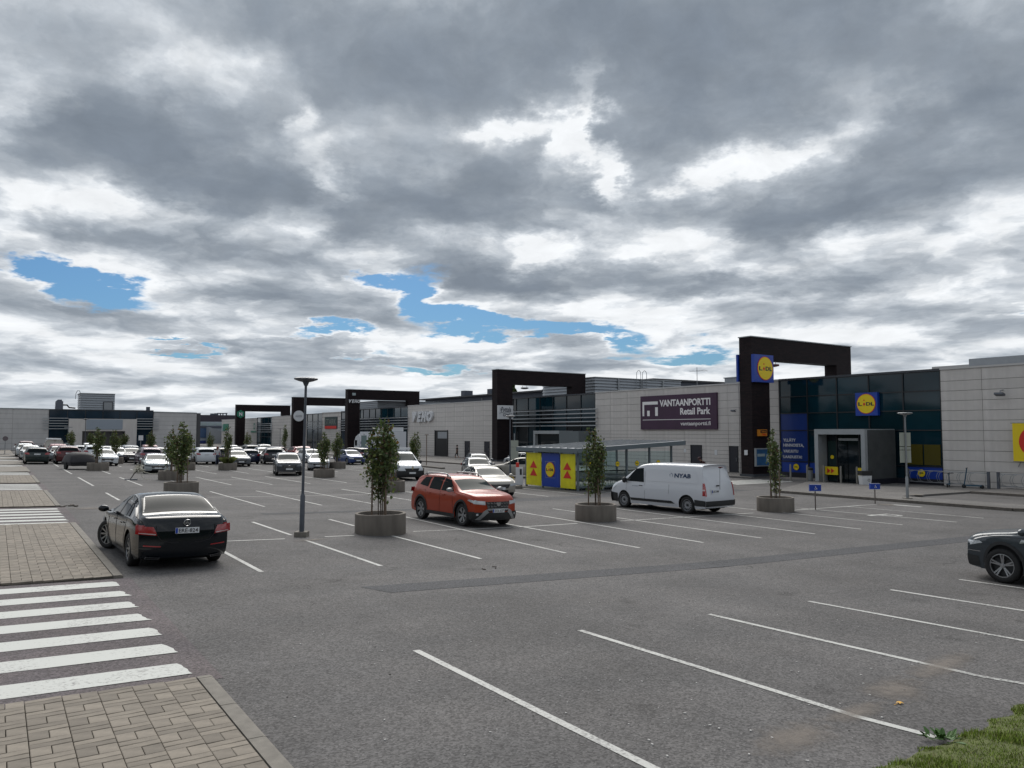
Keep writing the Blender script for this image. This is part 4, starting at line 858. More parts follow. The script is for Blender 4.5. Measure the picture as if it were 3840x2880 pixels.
SPEC = {
 'saloon': dict(L=4.92, W=1.86, tum=.44, R=.34, ax=(1.50,-1.44), clr=.20, bowf=.34, bowr=.26,
   top=[(2.46,.66),(2.44,.74),(2.30,.83),(1.80,.93),(1.16,1.00),(.98,1.04),(.20,1.375),(-.20,1.435),(-.62,1.462),(-1.00,1.44),(-1.35,1.34),(-1.86,1.115),(-2.10,1.085),(-2.36,1.06),(-2.42,.98),(-2.46,.80)],
   belt=[(2.46,.60),(2.3,.72),(1.7,.84),(1.0,.90),(0,.93),(-1.2,.97),(-1.9,.985),(-2.3,.96),(-2.46,.74)],
   ws=(1.02,.27), rw=(-1.84,-1.10), sides=[[(.86,.95),(.62,.95),(-.02,1.33),(.30,1.28)],[(.58,.95),(-.22,.97),(-.24,1.385),(-.0,1.35)],[(-.30,.97),(-1.0,.99),(-.88,1.33),(-.32,1.385)],[(-1.06,.99),(-1.30,1.0),(-1.16,1.19),(-.95,1.315)]]),
 'suv': dict(L=4.60, W=1.88, tum=.30, R=.36, ax=(1.38,-1.33), clr=.24, bowf=.26, bowr=.16,
   top=[(2.30,.74),(2.28,.86),(2.16,.96),(1.7,1.04),(1.22,1.09),(1.05,1.13),(.42,1.535),(.10,1.60),(-.5,1.635),(-1.3,1.61),(-1.80,1.54),(-1.95,1.48),(-2.18,1.14),(-2.26,1.05),(-2.30,.80)],
   belt=[(2.30,.70),(2.1,.86),(1.5,.98),(.9,1.01),(0,1.03),(-1.5,1.09),(-2.1,1.08),(-2.30,.78)],
   ws=(1.10,.48), rw=(-2.16,-1.97), sides=[[(.86,1.06),(.02,1.07),(.04,1.50),(.40,1.45)],[(-.05,1.07),(-.85,1.10),(-.82,1.51),(-.03,1.52)],[(-.93,1.13),(-1.62,1.20),(-1.40,1.47),(-.92,1.50)]]),
 'duster': dict(L=4.34, W=1.80, tum=.30, R=.365, ax=(1.35,-1.32), clr=.26, bowf=.24, bowr=.14,
   top=[(2.17,.80),(2.15,.93),(2.02,1.03),(1.6,1.10),(1.15,1.14),(.98,1.17),(.40,1.53),(.12,1.60),(-.4,1.625),(-1.2,1.61),(-1.72,1.55),(-1.86,1.48),(-2.08,1.12),(-2.14,1.0),(-2.17,.80)],
   belt=[(2.17,.78),(2.0,.94),(1.5,1.03),(.9,1.05),(0,1.06),(-1.5,1.10),(-2.0,1.08),(-2.17,.76)],
   ws=(1.03,.46), rw=(-2.06,-1.88), sides=[[(.80,1.09),(.02,1.09),(.04,1.50),(.40,1.45)],[(-.06,1.09),(-.78,1.12),(-.74,1.51),(-.04,1.52)],[(-.90,1.16),(-1.50,1.22),(-1.28,1.48),(-.86,1.49)]]),
 'estate': dict(L=4.70, W=1.84, tum=.38, R=.32, ax=(1.42,-1.30), clr=.19, bowf=.30, bowr=.16,
   top=[(2.35,.64),(2.33,.72),(2.20,.80),(1.7,.90),(1.15,.96),(.98,1.0),(.28,1.36),(-.05,1.43),(-.6,1.46),(-1.5,1.44),(-1.90,1.39),(-2.02,1.34),(-2.26,1.0),(-2.32,.90),(-2.35,.70)],
   belt=[(2.35,.58),(2.2,.70),(1.6,.82),(1.0,.88),(0,.91),(-1.5,.95),(-2.2,.94),(-2.35,.68)],
   ws=(1.02,.34), rw=(-2.24,-2.04), sides=[[(.84,.93),(.02,.94),(.04,1.34),(.32,1.28)],[(-.05,.94),(-.85,.96),(-.82,1.36),(-.03,1.36)],[(-.92,.97),(-1.85,1.0),(-1.62,1.33),(-.90,1.355)]]),
 'hatch': dict(L=4.30, W=1.80, tum=.36, R=.32, ax=(1.30,-1.28), clr=.19, bowf=.30, bowr=.20,
   top=[(2.15,.66),(2.13,.76),(2.02,.84),(1.6,.93),(1.12,1.0),(.98,1.03),(.30,1.40),(0,1.46),(-.5,1.485),(-1.2,1.46),(-1.58,1.39),(-1.70,1.33),(-2.02,1.02),(-2.11,.94),(-2.15,.72)],
   belt=[(2.15,.60),(2.0,.74),(1.5,.86),(1.0,.92),(0,.95),(-1.4,1.0),(-1.95,.99),(-2.15,.70)],
   ws=(1.01,.36), rw=(-1.98,-1.72), sides=[[(.84,.97),(.02,.98),(.04,1.38),(.34,1.32)],[(-.05,.98),(-.80,1.0),(-.74,1.39),(-.03,1.40)],[(-.88,1.02),(-1.35,1.06),(-1.20,1.33),(-.82,1.375)]]),
 'coupe': dict(L=4.68, W=1.82, tum=.46, R=.335, ax=(1.42,-1.38), clr=.17, bowf=.34, bowr=.28,
   top=[(2.34,.60),(2.32,.70),(2.18,.78),(1.7,.89),(1.1,.96),(.92,1.0),(.10,1.33),(-.2,1.385),(-.5,1.40),(-.95,1.36),(-1.7,1.09),(-2.0,1.03),(-2.24,1.0),(-2.30,.92),(-2.34,.74)],
   belt=[(2.34,.56),(2.2,.68),(1.6,.82),(1.0,.87),(0,.90),(-1.3,.94),(-2.1,.94),(-2.34,.70)],
   ws=(.96,.16), rw=(-1.66,-1.0), sides=[[(.80,.92),(-.45,.93),(-.40,1.33),(.16,1.27)],[(-.52,.93),(-1.15,.97),(-1.0,1.24),(-.50,1.33)]]),
 'van': dict(L=5.20, W=1.92, tum=.13, R=.335, ax=(1.62,-1.66), clr=.22, bowf=.30, bowr=.05,
   top=[(2.60,.72),(2.58,.88),(2.42,1.0),(2.05,1.12),(1.82,1.20),(1.62,1.32),(.92,1.80),(.70,1.88),(.3,1.93),(-.8,1.94),(-2.3,1.93),(-2.52,1.91),(-2.585,1.84),(-2.60,1.72)],
   belt=[(2.60,.68),(2.4,.90),(1.9,1.05),(1.2,1.10),(0,1.12),(-2.4,1.12),(-2.60,1.10)],
   ws=(1.66,1.0), rw=None, sides=[[(1.50,1.14),(.52,1.12),(.60,1.70),(1.02,1.66)]]),
}
class Car:
    def __init__(s, kind):
        p = SPEC[kind]; s.kind = kind; s.__dict__.update(p); s.top = smooth_tab(p['top']); s.belt = smooth_tab(p['belt'], 2); s.H = max(z for _, z in s.top)
    def wplan(s, x):
        h = s.L/2; w = s.W/2
        if x > 0: t = max(0, (x-(h-1.1))/1.1); return w*(1-.10*t*t)
        t = max(0, (-x-(h-1.0))/1.0); return w*(1-(.02 if s.kind == 'van' else .075)*t*t)
    def zbot(s, x):
        z = s.clr + .05*max(0, abs(x)-s.L/2+.5)*2; Ra = s.R+.055
        for a in s.ax:
            d = x-a
            if abs(d) < Ra: z = max(z, s.R+.02+sqrt(Ra*Ra-d*d))
        return z
    def sec(s, x):
        """half section, bottom to roof centre, as (y, z)"""
        w = s.wplan(x); zt = lerp(s.top, x); zb = min(lerp(s.belt, x), zt-.02); z0 = min(s.zbot(x), zb-.03); P = []
        for k in range(8):
            t = k/7; z = z0+(zb-z0)*t; q = (z-.62)/.42; q0 = max(0, (.34-z)/.16)
            P.append((w*(1-.035*q*q-.03*q0*q0), z))
        wb = P[-1][0]; h = zt-zb; wr = wb - s.tum*h - .012; r = min(.13, h*.75, .5*h+.03)
        for k in (.12, .35, .62, .85): P.append((wb+(wr-wb)*k*(1-r/h*.5), zb+(h-r)*k))
        n = 5
        for k in range(n+1):
            a = pi/2*k/n; P.append((wr*(1-r*.9) - 0 + r*.9*wr*cos(a) if 0 else wr - r*1.1 + r*1.1*cos(a), zt-.028-r+r*sin(a)))
        e = P[-1][0]
        for k in (.8, .55, .28, 0): P.append((e*k, zt-.028*(k*k)*(e/.7)**2 if 0 else zt-.028*k*k))
        return P
    def warp(s, x, y, z, end=0):
        h = s.L/2; a = abs(y)/(s.W/2)
        if x > 0: t = max(0, (x-(h-1.2))/1.2); x2 = x - s.bowf*a**2.6*t**1.5
        else: t = max(0, (-x-(h-.9))/.9); x2 = x + s.bowr*a**2.6*t**1.5
        if abs(x) > h-.25:
            t = (abs(x)-(h-.25))/.25; q = (z-.52)/.40; b = .035*q*q*t
            if z < .45: b += .10*((.45-z)/.3)**2*t
            x2 -= b if x > 0 else -b
        return (x2, y, z)
    def side_y(s, x, z):
        P = s.sec(x)
        for (y0, z0), (y1, z1) in zip(P[:16], P[1:17]):
            if z <= z1: return y0+(y1-y0)*max(0, min(1, (z-z0)/(z1-z0+1e-9)))
        return P[16][0]
    def top_z(s, x, y):
        P = s.sec(x); y = abs(y)
        for (y0, z0), (y1, z1) in zip(P[::-1], P[-2::-1]):
            if y <= y1: return z0+(z1-z0)*((y-y0)/(y1-y0+1e-9))
            if z1 < lerp(s.belt, x): break
        return P[8][1]
    def body(s, mt, parent):
        h = s.L/2; xs = set(); n = int(s.L/.07)
        for i in range(n+1): xs.add(round(-h+s.L*i/n, 4))
        for a in s.ax:
            Ra = s.R+.055
            for k in range(13): xs.add(round(a+Ra*cos(pi*k/12)*1.0005, 4))
        for e in (.03,.08,.15): xs |= {round(h-e, 4), round(-h+e, 4)}
        xs = sorted(x for x in xs if -h <= x <= h); X2 = [xs[0]]
        for x in xs[1:]:
            if x-X2[-1] > .012: X2.append(x)
        X2[-1] = h; xs = X2; b = MB(); ns = None
        for x in xs:
            P = s.sec(x); full = [(-y, z) for y, z in P] + [(y, z) for y, z in P[-2::-1]]; ns = len(full)
            b.v += [s.warp(x, y, z) for y, z in full]
        for i in range(len(xs)-1):
            for k in range(ns-1): b.f.append((i*ns+k, i*ns+k+1, (i+1)*ns+k+1, (i+1)*ns+k)); b.m.append(0)
        for x, off in ((xs[0], 0), (xs[-1], (len(xs)-1)*ns)):   # rounded end faces
            P = s.sec(x); m_ = len(P); N = 8; prev = None
            for k in range(m_):
                y, z = P[k]; row = [off+k]
                for j in range(1, N): row.append(len(b.v)); b.v.append(s.warp(x, -y+2*y*j/N, z))
                row.append(off+ns-1-k)
                if k == m_-1: row = [off+k]*(N+1)
                if prev:
                    for j in range(N):
                        f = [prev[j], prev[j+1], row[j+1], row[j]]; g = []
                        for q in f:
                            if q not in g: g.append(q)
                        if len(g) > 2: b.f.append(tuple(g)); b.m.append(0)
                prev = row
        return b.build('body', mt, parent, smooth=radians(50))
    def patch(s, fn, nu, nv, off, name, mt, parent, mir=False):
        b = MB()
        for sg in ((1,-1) if mir else (1,)):
            G = [[Vector(fn(i/nu, j/nv)) for i in range(nu+1)] for j in range(nv+1)]; o = len(b.v)
            for j in range(nv+1):
                for i in range(nu+1):
                    du = G[j][min(i+1,nu)]-G[j][max(i-1,0)]; dv = G[min(j+1,nv)][i]-G[max(j-1,0)][i]; n = du.cross(dv)
                    if n.length > 0: n.normalize()
                    c = Vector((G[j][i].x*.55, 0, .55))
                    if n.dot(G[j][i]-c) < 0: n = -n
                    p = G[j][i]+n*off; b.v.append((p.x, p.y*sg, p.z))
            for j in range(nv):
                for i in range(nu): k = o+j*(nu+1)+i; b.f.append((k, k+1, k+nu+2, k+nu+1)); b.m.append(0)
        me = b.mesh(name, mt, radians(40)); return link(name, me, parent)
    def quad(s, c, f):
        (a0, a1), (b0, b1), (c0, c1), (d0, d1) = c
        def g(u, v):
            p = (a0*(1-u)+b0*u)*(1-v)+(d0*(1-u)+c0*u)*v; q = (a1*(1-u)+b1*u)*(1-v)+(d1*(1-u)+c1*u)*v; return f(p, q)
        return g
    def P_side(s, c, name, mt, parent, sg=1, off=.006, n=(6,4)):
        return s.patch(s.quad(c, lambda x, z: tuple(a*(sg if i == 1 else 1) for i, a in enumerate(s.warp(x, s.side_y(x, z), z)))), n[0], n[1], off, name, mt, parent)
    def P_top(s, c, name, mt, parent, off=.006, n=(10,8)):
        return s.patch(s.quad(c, lambda x, y: s.warp(x, y, s.top_z(x, y))), n[0], n[1], off, name, mt, parent)
    def P_end(s, c, name, mt, parent, front=1, off=.008, n=(8,4)):
        return s.patch(s.quad(c, lambda y, z: s.warp(front*s.L/2, y, z)), n[0], n[1], off, name, mt, parent)
    def end_x(s, y, z, front): return s.warp(front*s.L/2, y, z)[0]
_wheels = {}
def wheel_meshes(Rw, style, w=.22):
    key = (Rw, style)
    if key in _wheels: return _wheels[key]
    b = MB(); rr = Rw*.68
    b.lathe([(rr,-w/2+.01),(rr+.03,-w/2),(Rw-.03,-w/2+.005),(Rw-.005,-w/2+.03),(Rw,-w/2+.06),(Rw,w/2-.06),(Rw-.005,w/2-.03),(Rw-.03,w/2-.005),(rr+.03,w/2),(rr,w/2-.01)], 28, axis='Y', close=True)
    ty = b.mesh('tyre', M_TYRE, radians(40)); b = MB(); f = w/2-.03
    b.lathe([(0,f-.07),(rr*.98,f-.07),(rr*.99,f-.0),(rr*1.01,f+.01),(rr*.93,f+.012),(rr*.90,f-.05)], 28, axis='Y', m=1 if style != 'steel' else 0)
    b.lathe([(rr*1.01,f+.012),(rr*.93,f+.014),(rr*.92,f-.01)], 28, axis='Y', m=0)
    def spoke(a, wi, wo, m=0):
        ca, sa = cos(a), sin(a); T = lambda r, t, y: (r*ca-t*sa, y, r*sa+t*ca)
        b.add([T(.03,-wi,f-.02),T(.03,wi,f-.02),T(rr*.95,wo,f+.006),T(rr*.95,-wo,f+.006),T(.03,-wi,f-.06),T(.03,wi,f-.06),T(rr*.95,wo,f-.05),T(rr*.95,-wo,f-.05)], [(0,1,2,3),(0,4,5,1),(1,5,6,2),(3,2,6,7),(0,3,7,4)], m)
    if style == 'five':
        for k in range(5):
            for d in (-.13, .13): spoke(2*pi*k/5+pi/2+d, .016, .014)
    elif style == 'ten':
        for k in range(10): spoke(2*pi*k/10, .014, .018)
    elif style == 'cut':
        for k in range(6):
            spoke(2*pi*k/6, .026, .012)
            for d in (-.20,.20): spoke(2*pi*k/6+d, .004, .017)
    elif style == 'steel':
        b.lathe([(0,f-.045),(rr*.35,f-.04),(rr*.45,f-.02),(rr*.80,f-.03),(rr*.93,f-.06)], 24, axis='Y')
        for k in range(14): a = 2*pi*k/14; b.obox((rr*.72*cos(a), f-.02, rr*.72*sin(a)), (.045,.012,.028), Matrix.Rotation(-a, 3, 'Y'), 1)
    b.lathe([(0,f+.0),(.045,f-.002),(.05,f-.03)], 14, axis='Y', m=1 if style == 'steel' else 0)
    rm = b.mesh('rim', [M_STRIM if style == 'steel' else M_RIM, M_RIMD]); _wheels[key] = (ty, rm); return ty, rm
def mirror_mesh():
    b = MB(); b.lathe([(.001,-.06),(.06,-.055),(.095,-.02),(.10,.02),(.08,.055),(.001,.06)], 12, axis='X')
    for i, v in enumerate(b.v): b.v[i] = (v[0]*1.05, v[1]*1.15, v[2]*.78)
    b.bar((0,-.16,-.06),(0,-.02,-.02), .03, .03); return b
def build_car(kind, pm, style='ten', steer=0, light=M_HEAD, trim=False, plate=None, rails=False, look='', mirror=None, label=None, grp='cars parked in the bays', glass=None):
    c = Car(kind); t = empty('parked_car' if kind != 'van' else 'parked_van', (0,0,0)); h = c.L/2; W = c.W/2
    c.body(pm, t)
    b = MB(); b.box(-h+.35, h-.4, -W+.23, W-.23, c.clr-.02, .62); b.build('underbody', M_WELL, t)
    for a in c.ax: b = MB(); b.box(a-c.R-.10, a+c.R+.10, -W+.06, W-.06, .50, min(.80, lerp(c.belt, a)-.10)); b.build('wheel_arch_liner', M_WELL, t)
    ty, rm = wheel_meshes(c.R, style)
    for i, a in enumerate(c.ax):
        for sg in (1,-1):
            w = link('wheel', ty, t, (a, sg*(W-.125), c.R), (0, 0, (0 if sg > 0 else pi) + (steer if i == 0 else 0))); link('rim', rm, w)
    G = glass or M_CARGL
    for q in c.sides:
        for sg in (1,-1): c.P_side(q, 'side_window', G, t, sg, .011, (9,6))
    x0, x1 = c.ws; w0 = c.side_y(x0, lerp(c.top, x0)-.05)-.10; w1 = c.sec(x1)[12][0]-.10
    c.P_top([(x0,-w0),(x0,w0),(x1,w1),(x1,-w1)], 'windscreen', M_WSCREEN, t, .005, (14,8))
    if c.rw:
        x0, x1 = c.rw; w0 = c.sec(x0)[12][0]-.07; w1 = c.sec(x1)[12][0]-.06
        c.P_top([(x0,-w0),(x0,w0),(x1,w1),(x1,-w1)], 'rear_window', G, t, .005, (14,8))
    for sg in (1,-1):
        mm = mirror_mesh().mesh('mirror', mirror or (M_TRIM if kind in ('van',) else pm), radians(60)); xs_ = c.ws[0]-.22
        m = link('mirror', mm, t, (xs_, sg*(c.side_y(xs_, lerp(c.belt, xs_))+.16), lerp(c.belt, xs_)+.10)); m.scale = (1, sg*(1.0 if kind != 'van' else 1.1), 1.0 if kind != 'van' else 1.6)
    z1 = lerp(c.belt, 0)
    # door seams and handles
    b = MB()
    def seam(pts, sg):
        for (xa, za), (xb, zb) in zip(pts, pts[1:]):
            A = c.warp(xa, c.side_y(xa, za), za); B = c.warp(xb, c.side_y(xb, zb), zb); A = (A[0], sg*(A[1]+.0015), A[2]); B = (B[0], sg*(B[1]+.0015), B[2]); b.bar(A, B, .008, .008)
    lo = c.clr+.14
    for sg in (1,-1):
        if kind == 'van':
            seam([(1.45,.45),(1.47,.8),(1.45,1.1)], sg); seam([(.46,.40),(.46,.7),(.46,1.1),(.50,1.5),(.55,1.74)], sg); seam([(-.78,.40),(-.78,.8),(-.78,1.1)], sg)
        else:
            zl = [lo, lo+.2, .62, .8, z1-.0]; a = c.ax[0]-c.R-.14
            seam([(a-.02*k, z) for k, z in enumerate(zl)], sg); seam([(-.03, z) for z in zl], sg)
            r = c.ax[1]+c.R+.02
            if kind != 'coupe': seam([(r+.10, lo), (r+.12, .5), (r, .72), (r-.08, z1)], sg)
    b.build('door_seam', M_SEAM, t)
    for sg in (1,-1):
        for xx in ((.22,-.72) if kind not in ('van','coupe') else ((.66,) if kind == 'van' else (-.22,))):
            z = z1-.10 if kind != 'van' else .98; y = c.side_y(xx, z); b = MB(); b.bar((xx-.09, sg*(y+.03), z), (xx+.09, sg*(y+.03), z), .02, .028); b.build('handle', M_TRIM if kind == 'van' else pm, t)
    # front
    zt = lerp(c.top, h-.03)
    zg0, zg1 = c.clr+.26, zt-.09
    gw = W*.52
    if kind == 'van': zg0, zg1, gw = .62, .80, W*.55
    g = c.P_end([(-gw*.82,zg0),(gw*.82,zg0),(gw,zg1),(-gw,zg1)], 'grille', M_TRIM, t, 1, .007)
    b = MB()
    if look == 'segment':
        for r_ in range(3):
            for k in range(-3, 4):
                if abs(k) < 1: continue
                yy = k*gw*.27; zz = zg0+.05+(zg1-zg0-.06)*r_/2.4; X = c.end_x(yy, zz, 1)+.018; b.bar((X, yy-gw*.09, zz), (X, yy+gw*.09, zz), .012, .016); b.bar((X, yy-gw*.09, zz), (X, yy-gw*.09, zz+.05), .012, .014)
        b.prism([(c.end_x(0,.8,1)+.02, y, z) for y, z in ((-.09,zg1-.02),(.09,zg1-.02),(.07,zg1-.11),(0,zg1-.15),(-.07,zg1-.11))], (.01,0,0))
    elif kind == 'van':
        b.bar((c.end_x(0,.7,1)+.01,-gw*.8,.71),(c.end_x(0,.7,1)+.01,gw*.8,.71),.012,.02)
    else:
        for k in range(3):
            zz = zg0+(zg1-zg0)*(k+.8)/3.3; n = 6
            for i in range(n):
                ya, yb = -gw*.8+gw*1.6*i/n, -gw*.8+gw*1.6*(i+1)/n; b.bar((c.end_x(ya,zz,1)+.012, ya, zz), (c.end_x(yb,zz,1)+.012, yb, zz), .01, .016)
    b.build('grille_bar', M_CHROME if kind != 'van' else M_TRIM, g)
    if look in ('star',):
        zc = (zg0+zg1)/2+.03; X = c.end_x(0, zc, 1)+.03; b = MB(); n = 20; r = .085
        b.tube([(X, r*cos(2*pi*k/n), zc+r*sin(2*pi*k/n)) for k in range(n+1)], .009, 6); [b.bar((X,0,zc),(X, r*cos(a), zc+r*sin(a)), .01, .012) for a in (pi/2, pi/2+2*pi/3, pi/2-2*pi/3)]; b.build('emblem', M_CHROME, t)
    li = c.P_end([(-gw*.9,c.clr+.04),(gw*.9,c.clr+.04),(gw*.8,c.clr+.17),(-gw*.8,c.clr+.17)], 'lower_intake', M_TRIM, t, 1, .008)
    for sg in (1,-1):
        if kind == 'van':
            c.P_side([(h-.62,1.0),(h-.10,.70),(h-.06,.90),(h-.38,1.06)], 'headlight', light, t, sg, .006)
        else:
            ya, yb = sg*gw*1.02, sg*W*.93
            c.P_end([(ya,zg1-.10),(yb,zg1-.06),(yb,zg1+.045),(ya,zg1+.02)], 'headlight', light, t, 1, .007)
            c.P_side([(h-.42,zg1+.03),(h-.01,zg1-.06),(h-.01,zg1+.045),(h-.34,zg1+.065)], 'headlight', light, t, sg, .006)
    # rear
    zr = lerp(c.top, -h+.03)
    if kind == 'van':
        for sg in (1,-1):
            c.P_end([(sg*W*.90,.72),(sg*W*.985,.72),(sg*W*.975,1.22),(sg*W*.90,1.22)], 'tail_light', M_TAIL, t, -1, .010)
            q = c.P_side([(-h+.15,.74),(-h+.0,.74),(-h+.0,1.22),(-h+.15,1.22)], 'tail_light', M_TAIL, t, sg, .008)
            c.P_side([(-h+.145,.93),(-h+.0,.93),(-h+.0,.985),(-h+.145,.985)], 'tail_light_clear', M_TAILW, q, sg, .012)
        c.P_end([(-W*.99,.34),(W*.99,.34),(W*.99,.54),(-W*.99,.54)], 'rear_bumper', M_TRIM, t, -1, .03)
        for sg in (1,-1):
            c.P_side([(c.ax[1]-c.R-.06,.34),(-h,.34),(-h,.55),(c.ax[1]-c.R-.06,.58)], 'bumper_side', M_TRIM, t, sg, .018)
            c.P_side([(h-.0,.24),(c.ax[0]+c.R+.08,.26),(c.ax[0]+c.R+.10,.60),(h-.0,.64)], 'bumper_side', M_TRIM, t, sg, .016)
            c.P_side([(c.ax[0]-c.R-.10,.36),(c.ax[1]+c.R+.22,.36),(c.ax[1]+c.R+.40,.46),(c.ax[0]-c.R-.06,.46)], 'side_rubbing_strip', M_TRIM, t, sg, .022)
        c.P_end([(-W*.97,.24),(W*.97,.24),(W*.99,.64),(-W*.99,.64)], 'front_bumper', M_TRIM, t, 1, .014)
        b = MB(); X = c.end_x(0,1,-1)-.005; b.bar((X,.02,.56),(X,.02,1.80),.008,.01); b.bar((X-.01,.05,1.80),(X-.01,-.05,1.80),.02,.03); b.build('door_seam', M_SEAM, t)
        b = MB(); b.obox((X-.02,.18,1.12),(.03,.16,.05)); b.build('handle', M_TRIM, t)
        b = MB(); b.obox((X-.02,.0,1.83),(.03,.26,.035)); b.build('brake_light', mat('brake_light', (.12,.01,.012), .3), t)
        c.P_end([(W*.10,.80),(W*.62,.80),(W*.62,1.02),(W*.10,1.02)], 'plate_recess', pm, t, -1, .012)
        # raised side panel frames and the black cap under the window
        for sg in (1,-1): c.P_side([(.40,1.19),(-2.2,1.19),(-2.05,1.66),(.45,1.66)], 'side_panel', pm, t, sg, .010, (16,4))
        for sg in (1,-1): c.P_side([(c.ws[0]-.02,1.16),(1.30,1.14),(1.25,1.26),(1.56,1.22)], 'mirror_corner', M_TRIM, t, sg, .012)
    else:
        zl0, zl1 = (zr-.20, zr-.02) if kind in ('saloon','coupe') else (zr-.06, zr+.12)
        if kind in ('saloon','coupe'): zl0, zl1 = .70, .89
        for sg in (1,-1):
            c.P_end([(sg*W*.58,zl0),(sg*W*.99,zl0+.03),(sg*W*.985,zl1),(sg*W*.66,zl1-.02)], 'tail_light', M_TAIL, t, -1, .006)
            q = c.P_side([(-h+.34,zl1-.02),(-h+.0,zl0+.03),(-h+.0,zl1),(-h+.28,zl1+.03)] if kind == 'saloon' else [(-h+.26,zl0+.06),(-h+.0,zl0+.01),(-h+.0,zl1),(-h+.24,zl1-.01)], 'tail_light', M_TAIL, t, sg, .005)
    if trim:   # unpainted sills and arches
        for sg in (1,-1):
            c.P_side([(c.ax[0]-c.R-.05,c.clr+.0),(c.ax[1]+c.R+.05,c.clr+.0),(c.ax[1]+c.R+.06,c.clr+.12),(c.ax[0]-c.R-.06,c.clr+.12)], 'sill_trim', M_TRIM, t, sg, .012, (10,3))
            for a in c.ax:
                r0, r1 = c.R+.058, c.R+.125
                def arch(u, v, a=a, sg=sg):
                    th = pi*(u*1.0); r = r0+(r1-r0)*v; x = a+r*cos(th); z = c.R+.02+r*sin(th); y = c.side_y(a+(c.R+.13)*cos(th), max(z, c.clr+.1)) ; p = c.warp(x, c.side_y(min(max(x,-h),h), z), z); return (p[0], sg*p[1], p[2])
                c.patch(arch, 16, 2, .014, 'arch_trim', M_TRIM, t)
    if rails:
        for sg in (1,-1):
            b = MB(); P = []
            for k in range(9):
                x = .25-1.75*k/8; y = c.sec(x)[12][0]-.06; z = c.top_z(x, y)+(.085 if 0 < k < 8 else .02); P.append((x, sg*y, z))
            b.tube(P, .022, 8); [b.bar((x, sg*(c.sec(x)[12][0]-.06), c.top_z(x, 0)-.06), (x, sg*(c.sec(x)[12][0]-.06), c.top_z(x,0)+.05), .05, .04) for x in (.05,-1.3)]; b.build('roof_rail', M_SILV if look == 'segment' else M_TRIM, t)
    # plates
    for fr in (1,-1):
        if kind == 'van': zp, yp = (.50, 0) if fr > 0 else (.90, W*.36)
        elif fr > 0: zp, yp = c.clr+.245, 0
        else: zp, yp = (.795, 0) if kind in ('saloon','coupe') else (zr-.02, 0)
        if kind == 'duster': zp, yp = (.545, 0) if fr > 0 else (.85, 0)
        X = min(c.end_x(yp-.2,zp,fr)*fr, c.end_x(yp+.2,zp,fr)*fr, 9)*fr + fr*.022
        b = MB(); b.obox((X,yp,zp),(.012,.46,.115)); p = b.build('number_plate', M_PLATE, t)
        if plate:
            b = MB(); b.obox((X+fr*.007, yp+(-.205 if fr > 0 else .205)*1.0, zp),(.004,.045,.105)); b.build('plate_band', M_EUB, p)
            me = text_mesh(plate, 1, bold=.01, ext=.002); xs_ = [v.co.x for v in me.vertices]; ys_ = [v.co.y for v in me.vertices]
            me.transform(Matrix.Diagonal((.37/(max(xs_)-min(xs_)), .078/(max(ys_)-min(ys_)), 1, 1)) @ Matrix.Translation((-min(xs_), -min(ys_), 0)))
            if fr > 0: me.transform(Matrix(((0,0,1,0),(1,0,0,0),(0,1,0,0),(0,0,0,1))))
            else: me.transform(Matrix(((0,0,-1,0),(-1,0,0,0),(0,1,0,0),(0,0,0,1))))
            me.materials.clear(); me.materials.append(M_PLTXT)
            link('plate_lettering', me, p, (X+fr*.008, yp+(-.165 if fr > 0 else .165), zp-.039))
    tag(t, label, 'van' if kind == 'van' else 'car', grp); return t, c
def place(t, x, y, deg, wb=2.7):
    """stand a vehicle on the sloping ground; deg = heading, 90 points along +Y"""
    a = radians(deg); e = 1.2; sl = (gz(x+e)-gz(x-e))/(2*e); n = Vector((-sl, 0, 1)).normalized()
    f = Vector((cos(a), sin(a), 0)); f = (f-n*f.dot(n)).normalized(); l = n.cross(f); M_ = Matrix((f, l, n)).transposed().to_4x4(); M_.translation = Vector((x, y, gz(x))); t.matrix_world = M_; return t

P_BLACK = paint('paint_black', (.004,.006,.009), .0, .06, .28); P_ORANGE = paint('paint_orange', (.31,.032,.007), .1, .25, .45); P_VANWHITE = paint('paint_van_white', (.56,.58,.62), 0, .3)
P_GREY = paint('paint_dark_grey', (.045,.055,.065), .5, .22)
merc, cm = build_car('saloon', P_BLACK, 'ten', radians(28), look='star', plate='ERE-824', label='black saloon seen from behind, plate ERE-824, nearest car at the promenade', grp='cars parked in the bays')
c = cm; h = c.L/2; W = c.W/2
for sg in (1,-1):
    c.P_end([(sg*.50,.235),(sg*.74,.25),(sg*.72,.295),(sg*.47,.275)], 'exhaust_tip', M_CHROME, merc, -1, .028); c.P_end([(sg*.51,.243),(sg*.725,.256),(sg*.705,.287),(sg*.485,.268)], 'exhaust_opening', M_BLACK, merc, -1, .032)
    c.P_end([(sg*.48,.475),(sg*.78,.49),(sg*.78,.515),(sg*.47,.495)], 'reflector', M_TAIL, merc, -1, .012)
    c.P_end([(sg*W*.62,.715),(sg*W*.93,.745),(sg*W*.93,.757),(sg*W*.61,.735)], 'lamp_strip', M_TAILW, merc, -1, .014)
b = MB(); X = c.end_x(0, 1.0, -1)-.02; zc = .945; r = .062; n = 20
b.tube([(X, r*cos(2*pi*k/n), zc+r*sin(2*pi*k/n)) for k in range(n+1)], .007, 6); [b.bar((X,0,zc),(X, r*cos(a), zc+r*sin(a)), .008, .010) for a in (pi/2, pi/2+2*pi/3, pi/2-2*pi/3)]; b.build('emblem', M_CHROME, merc)
b = MB()
pts = [(-W*.62,.90),(-W*.60,.72),(-W*.50,.60),(-W*.30,.555),(W*.30,.555),(W*.50,.60),(W*.60,.72),(W*.62,.90)]
